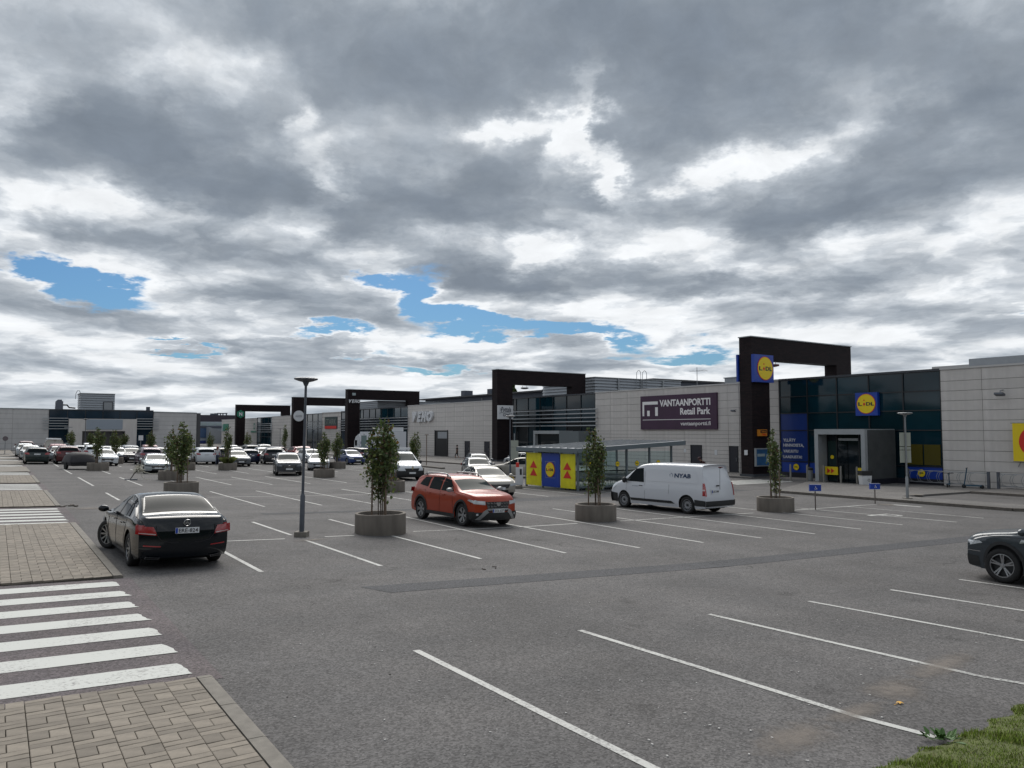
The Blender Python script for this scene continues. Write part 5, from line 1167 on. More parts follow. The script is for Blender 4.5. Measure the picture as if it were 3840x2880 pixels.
for (ya, za), (yb, zb) in zip(pts, pts[1:]): b.bar((c.end_x(ya,za,-1)-.003, ya, za), (c.end_x(yb,zb,-1)-.003, yb, zb), .008, .010)
b.build('boot_seam', M_SEAM, merc)
place(merc, 3.21, 19.25, 92)
dus, c = build_car('duster', P_ORANGE, 'cut', 0, look='segment', trim=True, rails=True, plate='ZOL-637', mirror=M_SILV, label='orange high-riding car with silver roof rails and black lower trim')
h = c.L/2; W = c.W/2
c.P_end([(-W*.99,.24),(W*.99,.24),(W*.97,.50),(-W*.97,.50)], 'bumper_trim', M_TRIM, dus, 1, .010, (16,4))
for sg in (1,-1):
    c.P_side([(c.ax[0]+c.R+.07,.26),(h,.26),(h,.52),(c.ax[0]+c.R+.12,.50)], 'bumper_side', M_TRIM, dus, sg, .010)
    c.P_end([(sg*.36,.50),(sg*.44,.60),(sg*.56,.52),(sg*.70,.27)], 'skid_plate', M_SILV, dus, 1, .024); c.P_end([(sg*.38,.505),(sg*.62,.27),(sg*.78,.27),(sg*.50,.545)], 'skid_plate', M_SILV, dus, 1, .022)
    c.P_end([(sg*.70,.40),(sg*.76,.40),(sg*.76,.46),(sg*.70,.46)], 'fog_light', M_HEAD, dus, 1, .020)
c.P_end([(-.44,.56),(.44,.56),(.40,.62),(-.40,.62)], 'skid_plate', M_SILV, dus, 1, .022)
place(dus, 13.52, 23.3, -87)
van, c = build_car('van', P_VANWHITE, 'steel', 0, plate='LSC-588', label='white panel van with blue lettering on its side, parked beyond the planter', grp='vans in the car park')
h = c.L/2; yv = c.side_y(-1.2, 1.45)+.02
M_NYAB = mat('van_letter_blue', (.03,.07,.17), .5)
def side_letter(txt, x, z, w, hh, mt, parent, car, bold=.02):
    me = text_mesh(txt, 1, bold=bold, ext=.002); xs_ = [v.co.x for v in me.vertices]; ys_ = [v.co.y for v in me.vertices]
    me.transform(Matrix.Diagonal((w/(max(xs_)-min(xs_)), hh/(max(ys_)-min(ys_)), 1, 1)) @ Matrix.Translation((-min(xs_), -min(ys_), 0)))
    me.transform(Matrix(((-1,0,0,0),(0,0,1,0),(0,1,0,0),(0,0,0,1)))); me.transform(Matrix.Translation((x, 0, z)))
    for v in me.vertices: v.co.y = car.side_y(v.co.x, v.co.z) + .016
    me.materials.clear(); me.materials.append(mt); link('lettering', me, parent)
side_letter('NYAB', -1.02, 1.38, .80, .17, M_NYAB, van, c, .04); side_letter('NYAB.fi', 1.12, .93, .32, .035, M_NYAB, van, c, .01)
b = MB(); n = 24
for k in range(n):
    a0, a1 = 2*pi*k/n, 2*pi*(k+1)/n
    if 6 < k < 9 or 18 < k < 21: continue
    b.add([(-.86-.075*cos(a)*f, c.side_y(-.86, 1.46)+.018, 1.465+.095*sin(a)*f) for a in (a0, a1) for f in (1, .78)], [(0,1,3,2)])
b.build('emblem', M_NYAB, van)
place(van, 23.3, 23.1, 96)
tig, c = build_car('suv', P_GREY, 'five', 0, trim=True, light=M_HEAD, label='dark grey off-roader cut off by the right edge of the photo')
for sg in (1,-1): c.P_side([(1.02,.86),(.82,.87),(.80,.93),(.98,.94)], 'fender_vent', M_CHROME, tig, sg, .010)
h = c.L/2; W = c.W/2
for sg in (1,-1):
    c.P_side([(h-.34,.30),(h,.30),(h,.52),(h-.30,.50)], 'bumper_side', M_TRIM, tig, sg, .008); c.P_side([(h-.36,.60),(h-.02,.60),(h-.02,.615),(h-.36,.615)], 'chrome_strip', M_CHROME, tig, sg, .009)
    c.P_side([(1.9,.945),(.9,.965),(.9,.972),(1.9,.953)], 'bonnet_seam', M_SEAM, tig, sg, .004)
place(tig, 18.42, 6.4, 88)
#REST
# the other cars: one built per kind and paint scheme, copies repainted
PAINTS = dict(maroon=paint('paint_maroon', (.075,.008,.012), .2, .25), silver=paint('paint_silver', (.34,.36,.38), .5, .25), beige=paint('paint_beige', (.36,.34,.30), .4, .28),
  green=paint('paint_green_black', (.012,.022,.022), .1, .25), white=paint('paint_white', (.60,.63,.66), 0, .28), dark=paint('paint_near_black', (.012,.013,.018), .1, .22), navy=paint('paint_navy', (.014,.02,.05), .2, .25),
  grey=paint('paint_mid_grey', (.12,.135,.15), .5, .25), red=paint('paint_red', (.22,.012,.015), .1, .25), blue=paint('paint_blue', (.02,.045,.16), .2, .25), mauve=paint('paint_mauve', (.16,.11,.14), .3, .28), graphite=paint('paint_graphite', (.050,.056,.066), .6, .25), pale=paint('paint_pale_silver', (.42,.46,.48), .4, .25))
PROTO = {}
BODY_PARTS = ('body', 'mirror', 'handle', 'side_panel', 'plate_recess')
def car(kind, col, x, y, deg, label, grp='cars parked in the bays', style='ten', look='', light=None, trim=False, rails=False):
    key = (kind, style, look, trim, rails)
    if key not in PROTO:
        t, c = build_car(kind, PAINTS[col], style, look=look, trim=trim, rails=rails, light=light or M_HEADD, label=label, grp=grp); PROTO[key] = t
        for ch in t.children:
            if ch.name.split('.')[0] in BODY_PARTS and kind != 'van' or ch.name.startswith('body'):
                for sl in ch.material_slots: sl.link = 'OBJECT'; sl.material = PAINTS[col]
    else:
        t = copy_tree(PROTO[key]); t['label'] = label; t['group'] = grp
        for ch in t.children:
            if ch.name.split('.')[0] in BODY_PARTS and ch.name.split('.')[0] != 'bumper_side':
                for sl in ch.material_slots:
                    if sl.material and sl.material.name.startswith('paint'): sl.link = 'OBJECT'; sl.material = PAINTS[col]
    place(t, x, y, deg); return t
glc = car('suv','graphite',18.0,56.6,-104,'dark grey off-roader with a bright front trim, turned on the empty asphalt', look='star', style='five')
cG = Car('suv'); cG.P_end([(-.62,.30),(.62,.30),(.80,.36),(-.80,.36)], 'chrome_bumper', M_CHROME, glc, 1, .02)
car('saloon','beige',20.94,33.6,-105,'pale gold saloon just behind the orange car, facing the camera', style='five', light=M_HEAD)
cp = car('coupe','pale',9.83,61.4,-95,'pale silver two-door with a wide dark grille, beside the tangled tape', look='star')
car('coupe','silver',22.88,63.5,-110,'low silver sports car right of the turned dark off-roader', style='five')
car('hatch','graphite',28.3,46.6,-112,'dark blue-grey hatchback behind the pale gold saloon', style='ten', light=M_HEAD)
car('estate','grey',34.84,57.2,-112,'grey estate with roof rails half hidden behind the blue-grey hatchback', rails=True)
car('estate','beige',31.9,46.6,138,'beige estate parked by the trolley shelter, seen from its side')
car('estate','silver',42.5,61.5,90,'silver estate seen between the second brick column and the shelter')
car('estate','green',3.05,79.5,90,'dark green estate seen squarely from behind, first in the row by the promenade')
car('estate','silver',3.0,91.2,-90,'silver estate behind the dark green estate by the promenade')
car('hatch','pale',2.85,102,-90,'pale hatchback at the promenade edge, third car back')
car('suv','maroon',3.3,117,90,'dark maroon off-roader, farthest car along the promenade edge')
car('suv','maroon',5.4,79.9,90,'dark red off-roader seen from behind, left of the covered trailer')
car('hatch','grey',5.2,86.6,-90,'grey hatchback tucked behind the dark red off-roader', )
car('suv','red',5.4,92.6,90,'red off-roader two cars behind the dark red one')
car('saloon','white',7.98,76.2,-88,'white saloon facing the camera behind the planter tree, right of the covered trailer', style='five')
car('suv','white',8.16,87.5,90,'white off-roader behind the white saloon')
car('estate','silver',7.7,96.5,90,'silver estate roof beyond the dark red off-roader')
car('suv','silver',9.63,106,-90,'silver off-roader whose roof shows in front of the far entrance')
car('hatch','silver',9.95,84.8,-90,'silver hatchback right behind the white saloon')
car('hatch','navy',10.0,92.2,-90,'dark blue hatchback beyond the white saloon, facing the camera')
car('suv','grey',12.05,92.4,90,'grey off-roader with its rear showing, before the far right window')
car('hatch','graphite',12.3,101,-90,'dark hatchback roof before the far right window')
car('saloon','dark',11.3,84.8,-95,'nearly black saloon facing the camera, left of the silver two-door') 
car('suv','red',14.84,98,90,'red-backed off-roader far behind the silver two-door')
car('estate','navy',14.7,91,-90,'dark blue estate behind the silver two-door, facing the camera')
car('suv','mauve',11.75,77.6,90,'mauve-grey off-roader just left of the silver two-door, rear view')
car('saloon','dark',15.1,84.7,-90,'dark saloon facing the camera beyond the planter right of the silver two-door')
car('hatch','dark',13.9,75.8,-90,'nearly black hatchback hidden behind the dense planter trees at left')
car('suv','white',16.87,79.6,90,'white off-roader seen squarely from behind, right of the round planter tree')
car('hatch','silver',20.2,90,90,'silver hatchback behind the white off-roader and the person')
car('suv','dark',18.95,79.6,84,'black off-roader between the white one and the planter, rear view')
car('saloon','grey',18.7,73.6,-95,'grey saloon facing the camera beside the planter with the grass tuft')
car('suv','grey',23.9,97,-90,'mid-grey off-roader roof above the grey saloon')
car('estate','grey',22.8,90.3,-90,'grey estate behind the grey saloon')
car('hatch','navy',20.95,79,90,'dark navy hatchback seen from behind, left of the turned off-roader')
car('suv','dark',26.3,98,90,'dark off-roader far behind the navy hatchback')
car('hatch','white',25.0,87.2,-95,'white hatchback facing the camera above the navy hatchback')
car('suv','dark',23.1,77.6,80,'black off-roader directly behind the turned dark grey one')
car('suv','grey',29.4,102,-95,'grey off-roader farthest back, before the louvred farthest shop')
car('estate','maroon',28.7,95.5,90,'dark red estate with a pale roof, far row')
car('hatch','grey',27.0,89.3,-90,'grey hatchback in the far row above the turned off-roader')
car('hatch','red',31.0,94,90,'dark red hatchback far off beside the slim tree')
car('suv','red',29.2,86,-112,'bright red off-roader left of the tall near lamp post')
car('estate','white',27.9,79.8,-92,'white estate behind the low silver sports car')
car('hatch','blue',29.9,73.9,-90,'blue hatchback between the two planters right of the lamp post')
car('suv','dark',32.2,78.9,112,'black off-roader with a number plate below the white lorry')
rv = car('van','white',22.9,48.3,-92,'white van with a badge and dark bumper, facing the camera beside the big planter tree', grp='vans in the car park', style='steel')
b = MB(); b.box(-1.3,.5,-.7,.7,1.98,2.02); b.box(.2,.5,-.75,.75,2.02,2.12); b.build('roof_rack', M_WHITE, rv)
cv = Car('van'); X = cv.end_x(0,.78,1)+.03; b = MB(); b.prism([(X, .11*cos(a)*.7, .84+.13*sin(a)) for a in (0, pi/2, pi, 3*pi/2)], (.015,0,0)); b.build('emblem', M_CHROME, rv)
cv.P_top([(2.25,-.45),(2.25,.0),(2.05,.0),(2.05,-.45)], 'bonnet_badge', PAINTS['blue'], rv)
car('van','beige',5.45,100.5,90,'cream van roof beyond the red off-roaders by the promenade', grp='vans in the car park', style='steel')
# lorry
lor = empty('white_lorry', (42, 95, gz(42)), label='white box lorry with blue letters, standing by the third brick frame', cat='lorry')
b = MB(); b.box(-1.2,1.25,-6.5,2.5,.95,3.4); b.build('box_body', mat('lorry_white', (.60,.62,.66), .5), lor)
b = MB(); b.box(-1.1,1.1,3.0,4.7,.55,2.2); b.prism([(-1.1,3.0,2.2),(-1.1,4.6,2.2),(-1.1,4.2,2.75),(-1.1,3.0,3.15)], (2.2,0,0)); b.build('cab', PAINTS['white'], lor, smooth=.5)
b = MB(); b.box(-1.115,-1.1,3.7,4.5,1.5,2.25); b.build('side_window', M_CARGL, lor)
b = MB(); b.box(-1.0,1.0,-6.3,4.4,.5,.92); b.build('chassis', M_TRIM, lor)
for yy in (-4.6,-3.4,3.7):
    for sg in (-1,1): b = MB(); b.lathe([(.02,-.14),(.46,-.14),(.5,-.1),(.5,.1),(.46,.14),(.02,.14)], 20, (sg*1.0,yy,.5), 'X'); b.build('wheel', M_TYRE, lor)
fit_text('KA', .75, .36, mat('lorry_letter', (.02,.02,.20), .5), lor, (-1.215, 2.2, 1.75), bold=.03); fit_text('KTTEO', 1.6, .36, bpy.data.materials['lorry_letter'], lor, (-1.215, -.1, 1.75), bold=.03)
b = MB(); [b.box(-1.215,-1.2,-5.5,2.2,z,z+.08) for z in (1.05,1.2,1.35)]; b.build('blue_stripe', bpy.data.materials['lorry_letter'], lor)
b = MB(); b.box(43.6,45.6,84.5,91.5,.3,3.6); b2 = MB(); b2.box(-1.0,1.0,-6.2,-2.6,3.42,3.95); b2.build('roof_box', M_WHITE, lor)

# covered trailer
tr = empty('covered_trailer', (5.45, 67.2, gz(5.45)), radians(12), label='small trailer under a black cover, beside the planter at left', cat='trailer')
M_TARP = mat('tarpaulin', (.012,.011,.016), .7, noise=(3,.3,4), bump=(6,.5))
b = MB(); nx, ny = 12, 10
for j in range(ny+1):
    for i in range(nx+1):
        u, v = i/nx*2-1, j/ny*2-1; e = max(0, 1-abs(u)**3.2)*max(0, 1-abs(v)**3.2)
        z = .55+(.74+.14*(-u)*.6)*e**.45 + R.uniform(-.02,.02)*e; b.v.append((u*1.0, v*1.15, z))
for j in range(ny):
    for i in range(nx): k = j*(nx+1)+i; b.f.append((k,k+1,k+nx+2,k+nx+1)); b.m.append(0)
b.box(-.95,.95,-1.1,1.1,.36,.56); b.build('cover', M_TARP, tr, smooth=1.0)
b = MB(); b.box(-.75,.75,-1.05,1.05,.28,.36); b.bar((0,-1.05,.3),(.75,-1.9,.3),.06,.06); b.build('frame', M_TRIM, tr)
for sg in (-1,1): b = MB(); b.lathe([(.02,-.09),(.26,-.09),(.29,-.06),(.29,.06),(.26,.09),(.02,.09)], 20, (sg*.93,0,.29), 'X'); b.build('wheel', M_TYRE, tr)
b = MB(); b.lathe([(.01,-.04),(.11,-.04),(.11,.04),(.01,.04)], 14, (.7,-1.7,.11), 'X'); b.bar((.7,-1.7,.1),(.7,-1.7,.5),.04,.04); b.build('jockey_wheel', M_TRIM, tr)

# ---------------------------------------------------------------- trees in concrete planters
M_LEAF = mat('leaf', (.066,.098,.030), .6); M_LEAFL = mat('leaf_light', (.135,.160,.050), .6); M_LEAFB = mat('leaf_autumn', (.115,.075,.022), .65); M_LEAFR = mat('leaf_brown', (.075,.040,.022), .65)
for m_ in (M_LEAF, M_LEAFL, M_LEAFB):
    nt = m_.node_tree; bb = nt.nodes['Principled BSDF']; bb.inputs['Subsurface Weight'].default_value = 0
    ge = nt.nodes.new('ShaderNodeNewGeometry'); r = nt.nodes.new('ShaderNodeMapRange'); r.inputs[3].default_value = .55; r.inputs[4].default_value = 1.5; nt.links.new(ge.outputs['Random Per Island'], r.inputs[0])
    v = nt.nodes.new('ShaderNodeVectorMath'); v.operation = 'SCALE'; v.inputs[0].default_value = bb.inputs['Base Color'].default_value[:3]; nt.links.new(r.outputs[0], v.inputs['Scale']); nt.links.new(v.outputs[0], bb.inputs['Base Color'])
    tl = nt.nodes.new('ShaderNodeBsdfTranslucent'); nt.links.new(v.outputs[0], tl.inputs[0]); mx = nt.nodes.new('ShaderNodeMixShader'); mx.inputs[0].default_value = .3
    out = nt.nodes['Material Output']; nt.links.new(bb.outputs[0], mx.inputs[1]); nt.links.new(tl.outputs[0], mx.inputs[2]); nt.links.new(mx.outputs[0], out.inputs[0])
def leaf(b, p, s, m, rr):
    n = Vector((rr.gauss(0,1), rr.gauss(0,1), rr.gauss(0,.8))).normalized(); a = n.orthogonal().normalized(); a.rotate(Matrix.Rotation(rr.uniform(0,6.3), 3, n)); c = n.cross(a)
    w = s*.42
    b.add([p-a*s*.5, p-a*s*.1+c*w+n*s*.08, p+a*s*.25+c*w*.7+n*s*.06, p+a*s*.55, p+a*s*.25-c*w*.7+n*s*.06, p-a*s*.1-c*w+n*s*.08], [(0,1,2,3),(0,3,4,5)], m)
def tree_meshes(seed, H, w, nb, nleaf, autumn, ls=.085):
    rr = random.Random(seed); tb = MB(); lb = MB(); z0 = .50
    tips = []
    for k in range(3):
        a = rr.uniform(0,6.3); d = .07*k; tb.tube([(d*cos(a), d*sin(a), z0), (d*1.2*cos(a)+.01, d*1.2*sin(a), H*.45), (d*1.6*cos(a)+rr.uniform(-.05,.05), d*1.6*sin(a), H*.85)], [.020,.015,.005], 6)
    br = []
    for k in range(nb):
        a = 2*pi*k/nb*1.0+rr.uniform(-.5,.5); zb = z0+.35+(H-z0)*rr.uniform(0,.42); L = (H-zb)*rr.uniform(.5,.98 if k % 3 else .8); out = w*rr.uniform(.45,1.0)
        P = [Vector((.03*cos(a), .03*sin(a), zb)), Vector((out*.6*cos(a), out*.6*sin(a), zb+L*.25)), Vector((out*.85*cos(a+.2), out*.85*sin(a+.2), zb+L*.6)), Vector((out*.5*cos(a+.3), out*.5*sin(a+.3), zb+L))]
        tb.tube(P, [.012,.009,.006,.003], 5); br.append(P)
    br.append([Vector((0,0,z0+.5)), Vector((.02,0,H*.5)), Vector((.03,.02,H*.8)), Vector((.05,.02,H))])
    for i in range(nleaf):
        P = rr.choice(br); t = rr.uniform(0,.999)**.95*3; j = int(t); f = t-j; c = P[j].lerp(P[j+1], f); q = (c.z-z0)/(H-z0)
        sp = .15*(1-q*.62)*(.45+.55*min(1, q*5))*(.5+w)
        p = c+Vector((rr.gauss(0,sp), rr.gauss(0,sp), rr.gauss(0,.10)))
        if p.z < z0+.25 and rr.random() < .6: continue
        u = rr.random(); m = 0 if u < .66 else 1
        if u > 1-autumn*(.25+1.5*max(0, q-.45)): m = 2 if rr.random() < .6 else 3
        leaf(lb, p, ls*rr.uniform(.65,1.3), m, rr)
    return tb.mesh('stem', M_BARK), lb.mesh('crown', [M_LEAF, M_LEAFL, M_LEAFB, M_LEAFR])
TV = {'big': tree_meshes(3, 3.3, .60, 10, 1900, .24, .10), 'mid': tree_meshes(8, 3.25, .52, 8, 1700, .20, .09), 'thin': tree_meshes(12, 3.45, .33, 6, 1200, .16, .09), 'loose': tree_meshes(21, 3.1, .56, 7, 950, .26, .105), 'small': tree_meshes(30, 2.9, .50, 7, 950, .18, .11)}
_pl = {}
def planter(x, y, r, h, label, kind=None, tl=None, sc=1.0, rot=0, stakes=3):
    key = (round(r,2), round(h,2))
    t = empty('concrete_planter', (x, y, gz(x)-.03), rot, label=label, cat='planter', group='round concrete planters')
    if key not in _pl:
        b = MB(); b.lathe([(r-.10,h-.10),(r-.09,h-.008),(r-.075,h),(r-.012,h),(r,h-.012),(r,.02),(r-.01,0),(r-.06,0)], 48); w = b.mesh('planter_ring', M_CONC, radians(35))
        b = MB(); b.lathe([(0,h-.10),(r*.5,h-.085),(r-.10,h-.11)], 32); n_ = len(b.v)
        s_ = b.mesh('soil', M_SOIL, 1.0); _pl[key] = (w, s_)
    w, s_ = _pl[key]; link('planter_ring', w, t); link('soil', s_, t)
    for k in range(stakes):
        a = 2*pi*k/stakes+.3; d = .26; b = MB(); b.tube([(d*cos(a), d*sin(a), h-.2), (d*cos(a)*.95, d*sin(a)*.95, h+1.15)], .026, 8); b.build('wooden_stake', M_WOOD, t)
    if stakes: b = MB(); P = [(.26*cos(2*pi*k/stakes+.3), .26*sin(2*pi*k/stakes+.3), h+.75) for k in range(stakes)]; [b.bar(P[i], P[(i+1) % len(P)], .03, .012) for i in range(len(P))]; b.build('stake_band', M_WOOD, t)
    if kind:
        q = empty('planter_tree', (x, y, gz(x)-.03), rot*1.7, label=tl, cat='tree', group='young trees standing in the planters'); q.scale = (sc, sc, sc)
        a, c = TV[kind]; link('stem', a, q); link('crown', c, q)
    return t
planter(9.54, 21.18, .745, .62, 'largest concrete planter, right of the near lamp post', 'big', 'bushy young tree with browning top in the largest planter', 1.0, .4)
planter(18.0, 21.44, .74, .60, 'stained concrete planter between the orange car and the white van', 'mid', 'slim young tree in the stained planter left of the white van', 1.03, 2.0)
planter(26.77, 20.45, .74, .60, 'concrete planter right of the white van', 'thin', 'thin pale-leaved tree in front of the blue poster', .98, 1.1, 2)
planter(17.46, 37.45, .72, .60, 'concrete planter half hidden behind the largest one', 'loose', 'loose yellowing tree behind the bushy one', 1.0, 3.0)
planter(25.9, 51.57, .72, .60, 'concrete planter right of the white van that faces the camera', 'mid', 'leaning slim tree against the pale wall of raised letters', 1.0, 4.0)
planter(19.1, 51.9, .72, .60, 'concrete planter in the middle right of the turned dark off-roader', 'mid', 'yellow-green tree below the dark square sign', .98, 5.0)
planter(25.1, 64.95, .72, .60, 'concrete planter behind the middle one, before the black off-roader', 'mid', 'dark green tree left of the third brick column', 1.0, .9)
planter(15.9, 65.4, .72, .60, 'concrete planter with a grass tuft, in front of the grey saloon', 'thin', 'slim tree over a grass tuft, in front of the grey saloon', 1.02, 2.2)
planter(15.5, 78.7, .72, .60, 'small far planter beside the dense pair of trees', 'thin', 'tree behind the dense pair at left', .9, 3.3)
planter(6.45, 64.8, .74, .60, 'planter beside the covered trailer', 'mid', 'tree before the far entrance, beside the covered trailer', 1.0, 1.9)
planter(9.3, 80.0, .74, .60, 'planter right of the white saloon', 'mid', 'tree right of the white saloon, before the far entrance', .98, 2.7)
planter(9.1, 51.2, .74, .60, 'planter tied with white tape, behind the black saloon', 'loose', 'loose tree in the planter tied with white tape', 1.02, .2)
planter(7.3, 38.5, .76, .60, 'planter whose rim shows above the roof of the black saloon', 'mid', 'tall dense tree behind the black saloon', 1.05, 1.3)
for i, (x, y, k, sc, lb) in enumerate(((7.2,100,'small',1.05,'small tree left of the far entrance'), (9.5,104,'small',1.0,'small tree in the middle of the far entrance'), (12.6,100,'small',1.0,'small tree at the right pier of the far entrance'), (14.2,92,'loose',1.05,'tree at the right end of the far shop'), (12.8,66,'loose',1.0,'tree seen between the dense pair at left'), (34.6,110,'thin',1.25,'slim tree against the pale wall before the fourth brick frame'), (29.3,110,'loose',1.05,'low spreading tree by the farthest glass door'), (21.5,97,'loose',1.0,'loose tree at the foot of the farthest brick frame'))):
    planter(x, y, .72, .60, 'far planter under the ' + lb, k, lb, sc, i*1.3, 2)
# tuft in the planter
b = MB()
for i in range(160):
    a = R.uniform(0,6.3); d = R.uniform(0,.3); l = R.uniform(.3,.75); dx, dy = cos(a), sin(a); x, y = d*dx, d*dy
    b.add([(x-.01,y,.5),(x+.01,y,.5),(x+dx*l*.35,y+dy*l*.35,.5+l*.8),(x+dx*l*.75,y+dy*l*.75,.5+l*.75)], [(0,1,2,3)])
b.build('grass_tuft', M_LEAFL, None, (15.9,65.3,gz(15.9)), label='tall grass tuft spilling over the planter before the grey saloon', cat='plant')

# ---------------------------------------------------------------- lamp posts and signs
def lamp_post(x, y, H, label, lean=0.0, head=.33, sleeve=1.15, base=True, sg=1):
    t = empty('lamp_post', (x, y, gz(x)), label=label, cat='lamp post', group='disc-headed lamp posts'); t.rotation_euler = (0, lean, radians(-33))
    if base: b = MB(); b.box(-.17,.17,-.17,.17,-.1,.14); b.build('base_block', M_KERB, t)
    b = MB(); b.tube([(0,0,.1),(0,0,sleeve-.03),(0,0,sleeve+.03)], [.070,.066,.045], 16); b.build('sleeve', M_POLE, t, smooth=.7)
    b = MB(); b.tube([(0,0,sleeve),(0,0,H-.25),(0,0,H-.12)], [.040,.036,.048], 12); b.build('pole', M_POLE, t, smooth=.7)
    b = MB(); b.lathe([(0,H),(head*.9,H+.0),(head,H-.02),(head*.97,H-.05),(head*.6,H-.095),(.09,H-.12),(.05,H-.22),(0,H-.22)], 36); b.build('lamp_head', M_POLE, t, smooth=.6); return t
lamp_post(7.18, 21.2, 4.42, 'tall dark lamp post with a disc head, nearest to the camera', .012)
lamp_post(26.9, 40.3, 4.25, 'lamp post by the trolley shelter, its head across the white script sign', head=.30)
lamp_post(10.36, 121.0, 4.75, 'thin lamp post before the far entrance', head=.45)
lamp_post(42.2, 137, 4.0, 'thin lamp post against the pale wall left of the fourth brick frame', head=.5)
lamp_post(25.6, 72.6, 3.4, 'slim post left of the yellow-green tree', head=.12)
def post(name, x, y, H, r, label, cat='signpost', m=M_STEEL):
    t = empty(name, (x, y, gz(x)), 0, label=label, cat=cat); b = MB(); b.tube([(0,0,-.05),(0,0,H)], r, 10); b.build('pole', m, t); return t
t = lamp_post(37.1, 20.65, 4.3, 'grey lamp post with two blank sign backs at the pavement edge by the entrance', head=.34)
for ch in t.children:
    for sl in ch.material_slots:
        if sl.material == M_POLE: sl.link = 'OBJECT'; sl.material = M_STEEL
M_BACK = mat('sign_back', (.33,.35,.30), .6)
for z0, z1 in ((1.85,2.45),(2.48,2.62),(2.65,3.32)): b = MB(); b.box(-.27,.27,.05,.07,z0,z1); b.build('sign_back', M_BACK, t)
t = post('signpost', 35.1, 67.3, 3.05, .04, 'bare brown post on the kerb before the garage door', m=M_WOOD)
b = MB(); b.box(-.2,.2,-.03,.03,3.0,3.06); b.build('top_bar', M_WOOD, t)
t = post('signpost', 38.5, 57.0, 3.2, .05, 'post with a tall pale sign back, right of the white script sign'); t.rotation_euler = (0,0,radians(-33))
for z0, z1 in ((1.2,2.4),(2.42,3.0)): b = MB(); b.box(-.35,.35,-.07,-.05,z0-.4,z1-.4); b.build('sign_back', M_BACK, t)
t = post('signpost', 36.5, 86.0, 3.1, .05, 'post with a grey-green sign back in front of the white lorry'); t.rotation_euler = (0,0,radians(-33)); b = MB(); b.box(-.32,.32,-.07,-.05,1.5,2.9); b.build('sign_back', mat('sign_back_green', (.16,.22,.22), .6), t)
t = post('signpost', 8.6, 125, 3.6, .05, 'thin post with a short cross sign before the left window of the far shop'); b = MB(); b.box(-.42,.42,-.06,-.04,1.15,1.35); b.build('small_sign', M_GREYB, t); b = MB(); b.box(-.5,.5,-.05,.05,3.5,3.6); b.build('top_bar', M_STEEL, t)
t = post('signpost', 17.2, 120, 2.5, .05, 'white parking sign on a thin post before the far right window'); b = MB(); b.box(-.3,.3,-.06,-.04,1.9,2.6); b.build('sign_board', M_WHITE, t)
t = post('signpost', 1.05, 108, 2.0, .04, 'small round sign on a dark foot standing on the promenade'); b = MB(); b.lathe([(0,0),(.28,0),(.28,.03),(0,.03)], 20, (0,-.05,1.9), 'Y'); b.build('round_sign', mat('round_sign', (.12,.10,.11), .6), t); b = MB(); b.lathe([(.0,.12),(1.0,.12),(1.2,.0)], 16); b.build('foot', M_BLACK, t)
t = post('signpost', 36, 175, 3.4, .06, 'small blue pedestrian sign far off beside the green sign'); b = MB(); b.box(-.5,.5,-.1,-.06,2.6,3.5); b.build('sign_board', M_BLUE, t); b = MB(); b.prism([(-.35,-.11,2.75),(.35,-.11,2.75),(0,-.11,3.35)], (0,-.01,0)); b.build('triangle', M_WHITE, t)
def disabled_sign(x, y, H, w, label):
    t = empty('disabled_bay_sign', (x, y, gz(x)), radians(-38), label=label, cat='sign', group='blue wheelchair signs')
    b = MB(); b.tube([(0,0,-.02),(0,0,H-.2)], .028, 8); b.build('pole', mat('rusty_pole', (.13,.11,.10), .7), t)
    b = MB(); b.box(-w/2,w/2,-.07,.07,H-w*.62,H); b.build('sign_box', M_BLUE, t); b = MB(); zc = H-w*.31
    e = w*.5; X = lambda x, z: (x*e, -.074, zc+z*e)
    b.box(-w/2-.006,w/2+.006,-.078,-.071,H-.012,H+.004); b.box(-w/2-.006,w/2+.006,-.078,-.071,H-w*.62-.004,H-w*.62+.01)
    for i in range(14): a0, a1 = radians(-200+i*22), radians(-200+(i+1)*22-1); b.bar(X(.17*cos(a0)-.02,-.12+.17*sin(a0)), X(.17*cos(a1)-.02,-.12+.17*sin(a1)), .008, .012)
    b.bar(X(.0,.30), X(.02,-.02), .008, .02); b.bar(X(.02,-.02), X(.18,-.04), .008, .018); b.bar(X(.18,-.04), X(.27,-.25), .008, .018); b.build('wheelchair_symbol', M_WHITE, t)
disabled_sign(28.74, 19.95, 1.06, .46, 'blue wheelchair sign right of the planter with the thin tree'); disabled_sign(33.9, 20.4, .94, .44, 'blue wheelchair sign nearest to the grey lamp post with blank sign backs')

# ---------------------------------------------------------------- trolley shelter
sh = empty('trolley_shelter', (26.6, 33.2, gz(30)), label='glass trolley shelter with yellow and blue end panels and a sloping grey roof', cat='shelter'); sh.matrix_world = Matrix.Identity(4)
SX0, SX1, SY0, SY1 = 26.6, 33.85, 33.2, 38.1; SB = gz(30)
roofz = lambda x: 1.74+(x-26.6)*.045
b = MB(); P = [(SX0-.35, roofz(SX0-.35)), (SX1+.65, roofz(SX1+.65))]
b.add([(P[0][0],SY0-.45,P[0][1]),(P[1][0],SY0-.45,P[1][1]),(P[1][0],SY1+.5,P[1][1]),(P[0][0],SY1+.5,P[0][1]),(P[0][0],SY0-.45,P[0][1]+.05),(P[1][0],SY0-.45,P[1][1]+.05),(P[1][0],SY1+.5,P[1][1]+.05),(P[0][0],SY1+.5,P[0][1]+.05)], [(0,3,2,1),(4,5,6,7),(0,1,5,4),(1,2,6,5),(2,3,7,6),(3,0,4,7)]); b.build('roof', M_SHEET, sh)
